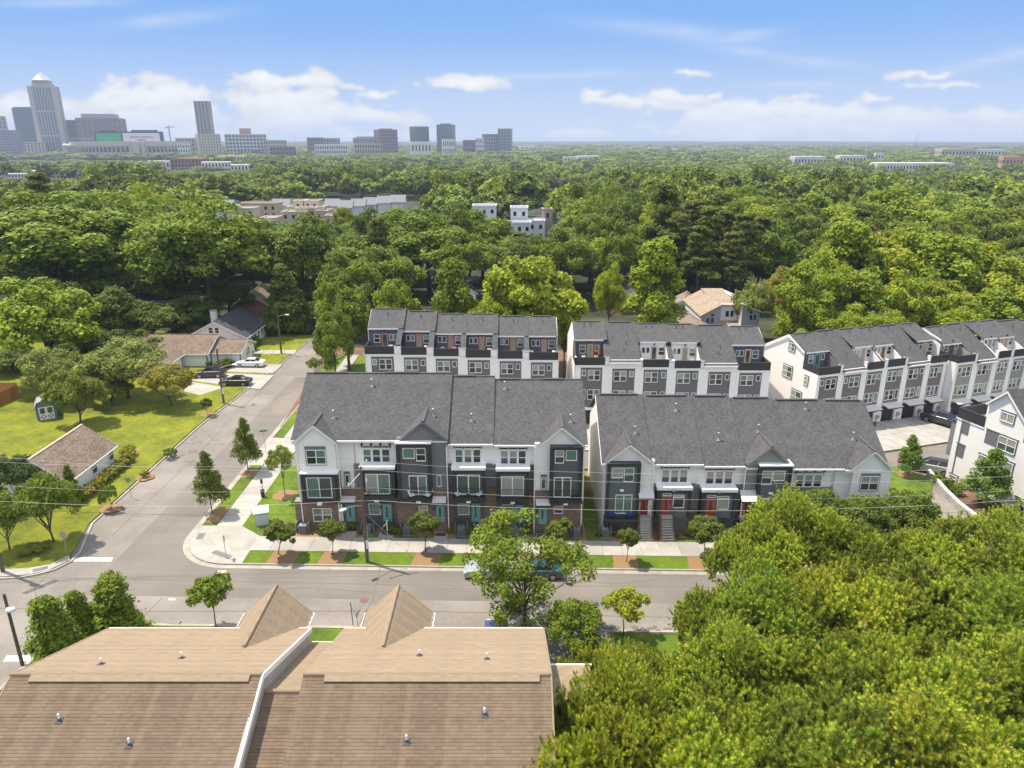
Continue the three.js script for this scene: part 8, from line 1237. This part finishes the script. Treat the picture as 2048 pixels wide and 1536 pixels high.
{ // stadium with two big screens
  const D = 2050, k = depthOf(-600, 60, -D) / FPX, [xc, yb] = PZ(228, 322, -D), t = thing('stadium', 'oval stadium with arched concrete shell, black scoreboard frame and two large screens', 'stadium', [xc, yb - 12, -D - 110], 0.1), Rx = 118 * k, Rz = 95, h = 42 * k + 12, wall = std(0.33, 0.3, 0.32, 0.85), ring = (y0, y1, e, m, name) => { const g = new THREE.CylinderGeometry(1, 1, y1 - y0, 64, 1, true); g.scale(Rx + e, 1, Rz + e); g.translate(0, (y0 + y1) / 2, 0); return obj(name, g, m, t); };
  ring(0, h * 0.42, 0, FARM.darkGlass, 'concourse'); ring(h * 0.42, h * 0.5, 2, FARM.tan, 'concourse_band'); ring(h * 0.5, h * 0.78, 0, FARM.darkGlass, 'upper_concourse'); ring(h * 0.74, h * 0.92, 3, FARM.tan, 'rim');
  { const g = new THREE.CylinderGeometry(1, 0.55, h * 0.4, 64, 1, true); g.scale(Rx, 1, Rz); g.translate(0, h * 0.72, 0); obj('seating_bowl', g, std(0.2, 0.2, 0.22, 0.8), t); }
  for (let i = 0; i < 44; i++) { const a = Math.PI * i / 43, x = Math.cos(a) * Rx, z = Math.sin(a) * Rz; const p = obj('pier', b6(-1.6, 1.6, 0, h * 0.8, -1.5, 2.5), wall, t); p.position.set(x, 0, z); p.rotation.y = Math.atan2(Math.cos(a) / Rx, Math.sin(a) / Rz); if (i < 43) { const b = a + Math.PI / 86, ar = new THREE.TorusGeometry(7.4, 1.3, 5, 10, Math.PI); const m = obj('arch', ar, FARM.tan, t); m.position.set(Math.cos(b) * Rx, h * 0.62, Math.sin(b) * Rz + 0.6); m.rotation.y = Math.atan2(Math.cos(b) / Rx, Math.sin(b) / Rz); m.scale.y = 0.9; } }
  for (const [px, w] of [[262, 17], [253, 6], [277, 6]]) { const x = (px - 228) * k; obj('entry_tower', b6(x - w * k * 0.5, x + w * k * 0.5, 0, h * 0.9, Rz - 8, Rz + 6), FARM.tan, t); }
  const zS = Rz * 0.35, Y = (py) => PZ(228, py, -D - 110 + zS)[1] - (yb - 12), X = (px) => (px - 228) * k * 1.03;
  const fr = obj('scoreboard_frame', [b6(X(168), X(300), Y(291), Y(263), zS - 8, zS - 0.5), b6(X(180), X(212), Y(263), Y(260.5), zS - 6, zS - 1), b6(X(240), X(290), Y(263), Y(260), zS - 6, zS - 1)], M.black, t);
  obj('green_screen', b6(X(171), X(219), Y(286), Y(266.5), zS - 0.5, zS), std(0.0, 0.36, 0.13, 0.5), fr);
  const ws = obj('white_screen', b6(X(222.5), X(294), Y(285.5), Y(266), zS - 0.5, zS), std(0.66, 0.64, 0.66, 0.5), fr);
  const s1 = text('Bank of America', 3.9 * k * 0.9, 0.4).translate(X(258), Y(273.5), zS + 0.2), s2 = text('Stadium', 3.9 * k * 0.9, 0.4).translate(X(258), Y(279.5), zS + 0.2); obj('screen_lettering', [s1, s2], std(0.16, 0.14, 0.2, 0.7), t);
  for (const px of [237, 279]) obj('screen_emblem', [0, 1, 2].map((i) => { const g = b6(-2.6 * k + i * 0.6 * k, 2.6 * k - i * 0.6 * k, -0.35 * k, 0.35 * k, 0, 0.4); g.rotateZ(i % 2 ? 0.45 : -0.3); g.translate(X(px), Y(274.5 - i * 1.1 + 1), zS + 0.15); return g; }), std(0.55, 0.06, 0.05, 0.6), t);
  for (const [px, py] of [[107, 289], [116, 289]]) { const g = new THREE.SphereGeometry(5 * k, 16, 10); g.scale(1, 0.8, 1); g.translate((px - 228) * k, Y(py + 2), Rz * 0.4); obj('dome', g, FARM.white, t); }
  obj('roof_truss', Array.from({ length: 14 }, (_, i) => bar([X(108 + i * 4), Y(279 - (i % 2) * 3), zS], [X(112 + i * 4), Y(276 + (i % 2) * 3), zS], 0.9, 0.9, 5)), FARM.grey, t);
}
for (const [px, top, l] of [[313, 262, 'tower crane left of two behind the stadium'], [337, 252, 'taller tower crane behind the stadium']]) { const D = 2300, [x, y] = PZ(px, top, -D), g = terrain(x, -D), t = thing('tower_crane', l, 'crane', [x, g, -D]), h = y - g; obj('mast', b6(-1.2, 1.2, 0, h, -1.2, 1.2), FARM.grey, t); obj('jib', b6(-8, 18, h - 4, h - 2, -0.8, 0.8), FARM.grey, t); obj('counterweight', b6(-10, -6, h - 6, h - 2, -1.5, 1.5), FARM.grey, t); obj('apex', bar([0, h, 0], [0, h + 5, 0], 0.8, 0.3, 5), FARM.grey, t); }
for (const [px, top, D, l] of [[588, 268, 2700, 'thin radio mast beyond the low-rises'], [1838, 262, 2400, 'thin radio mast on the wooded ridge'], [1832, 270, 2300, 'shorter thin radio mast on the wooded ridge']]) { const [x, y] = PZ(px, top, -D), g = terrain(x, -D); const t = thing('radio_mast', l, 'mast', [x, g, -D]); obj('mast', bar([0, 0, 0], [0, y - g, 0], 1.1, 0.5, 5), FARM.grey, t); }
// beige flats, slate-roofed houses and white modern houses in the middle distance
{
  const flat = (name, label, px0, px1, top, bot, z, mat, o = {}) => { const [x0, yT] = PZ(px0, top, -z), [x1] = PZ(px1, top, -z), yB = terrain((x0 + x1) / 2, -z) - 1, t = placed(name, label, 'building', [(x0 + x1) / 2, yB, -z], o.group), d = o.d ?? 9; part('wall', b6(x0, x1, yB, yT - 0.3, -z - d, -z), mat, t); part('parapet', [b6(x0 - 0.15, x1 + 0.15, yT - 0.3, yT + 0.25, -z - 0.3, -z + 0.15), b6(x0 - 0.15, x1 + 0.15, yT - 0.3, yT + 0.25, -z - d - 0.15, -z - d + 0.3), b6(x0 - 0.15, x0 + 0.3, yT - 0.3, yT + 0.25, -z - d + 0.3, -z - 0.3), b6(x1 - 0.3, x1 + 0.15, yT - 0.3, yT + 0.25, -z - d + 0.3, -z - 0.3)], o.cap ?? mat, t); const n = o.n ?? Math.max(1, Math.round((x1 - x0) / 3)); for (let r = 0; r < (o.rows ?? 2); r++) for (let k = 0; k < n; k++) { const x = x0 + (x1 - x0) * (k + 0.5) / n, y = yT - 2.6 - r * 3; part('window', b6(x - 0.5, x + 0.5, y, y + 1.4, -z - 0.1, -z + 0.04), M.glassDark, t); } return t; };
  const be = std(0.44, 0.38, 0.3, 0.85), be2 = std(0.5, 0.45, 0.37, 0.85), g = 'beige flat-roofed flats';
  for (const [a, b, t, z, m, l] of [[585, 605, 402, 312, be2, 'small beige roof tower of the flats, left one'], [608, 635, 402, 312, be2, 'small beige roof tower of the flats, right one'], [573, 648, 414, 306, be2, 'upper beige flat block with stepped roofs'], [590, 630, 417, 300, be, 'middle beige flat block'], [562, 610, 424, 296, be2, 'lower beige flat block with white parapet'], [630, 655, 422, 298, be, 'beige flat block at the right end of the flats'], [480, 552, 407, 318, be, 'long tan-roofed beige block behind the flats'], [468, 505, 417, 305, be2, 'beige block with terraces at the left of flats'], [520, 552, 436, 288, be2, 'beige flat with a white parapet nearest the dark oak'], [500, 535, 448, 282, be, 'tan flat roof half hidden by the oaks'], [648, 675, 432, 290, be, 'tan block beside the yellow-green tree']]) flat('beige_flats', l, a, b, t, 0, z, m, { group: g, rows: 3 });
  const slate = std(0.2, 0.205, 0.225, 0.9);
  for (const [px, top, w, z] of [[662, 398, 26, 372], [690, 401, 26, 370], [715, 398, 28, 372], [740, 395, 28, 374], [768, 392, 28, 374], [795, 390, 28, 372], [445, 400, 36, 380], [465, 408, 26, 370], [560, 398, 34, 390]]) { const [x, y] = PZ(px, top, -z), yb = terrain(x, -z); house('slate_house', 'slate-roofed white house in the row beyond the beige flats', [x, -z - 3], Math.PI / 2, { l: w * z * 0.96 / FPX, w: 9, eave: y - yb - 3.1, rise: 3, y: yb, roof: slate, wall: FARM.white, wins: [['r', 0, y - yb - 5.3, y - yb - 4.0, 1.2, { hung: false, pane: M.glassDark }]] }).userData.group = 'slate-roofed row beyond the flats'; }
  const pw = std(0.6, 0.61, 0.64, 0.7);
  flat('modern_white_house', 'tall white modern house with roof lantern beyond the lime tree', 1021, 1056, 416, 0, 248, pw, { rows: 3, n: 2, d: 8 }); flat('modern_white_house', 'lower white modern house with a roof terrace', 1016, 1062, 446, 0, 240, pw, { rows: 2, n: 3, d: 6 }); flat('modern_white_house', 'long white modern house wing to the right', 1056, 1090, 442, 0, 246, pw, { rows: 2, n: 2, d: 8 }); flat('modern_white_house', 'small white and brown roof tower at the right of the modern houses', 1086, 1105, 419, 0, 252, std(0.35, 0.28, 0.25, 0.8), { rows: 1, n: 1, d: 6 }); flat('modern_white_house', 'white flat roof left of the modern houses', 945, 992, 412, 0, 262, pw, { rows: 1, n: 3, d: 8 });
}
// air
scene.fog = new THREE.FogExp2(0xc6d8f2, 0.00012);
renderer.render(scene, camera);
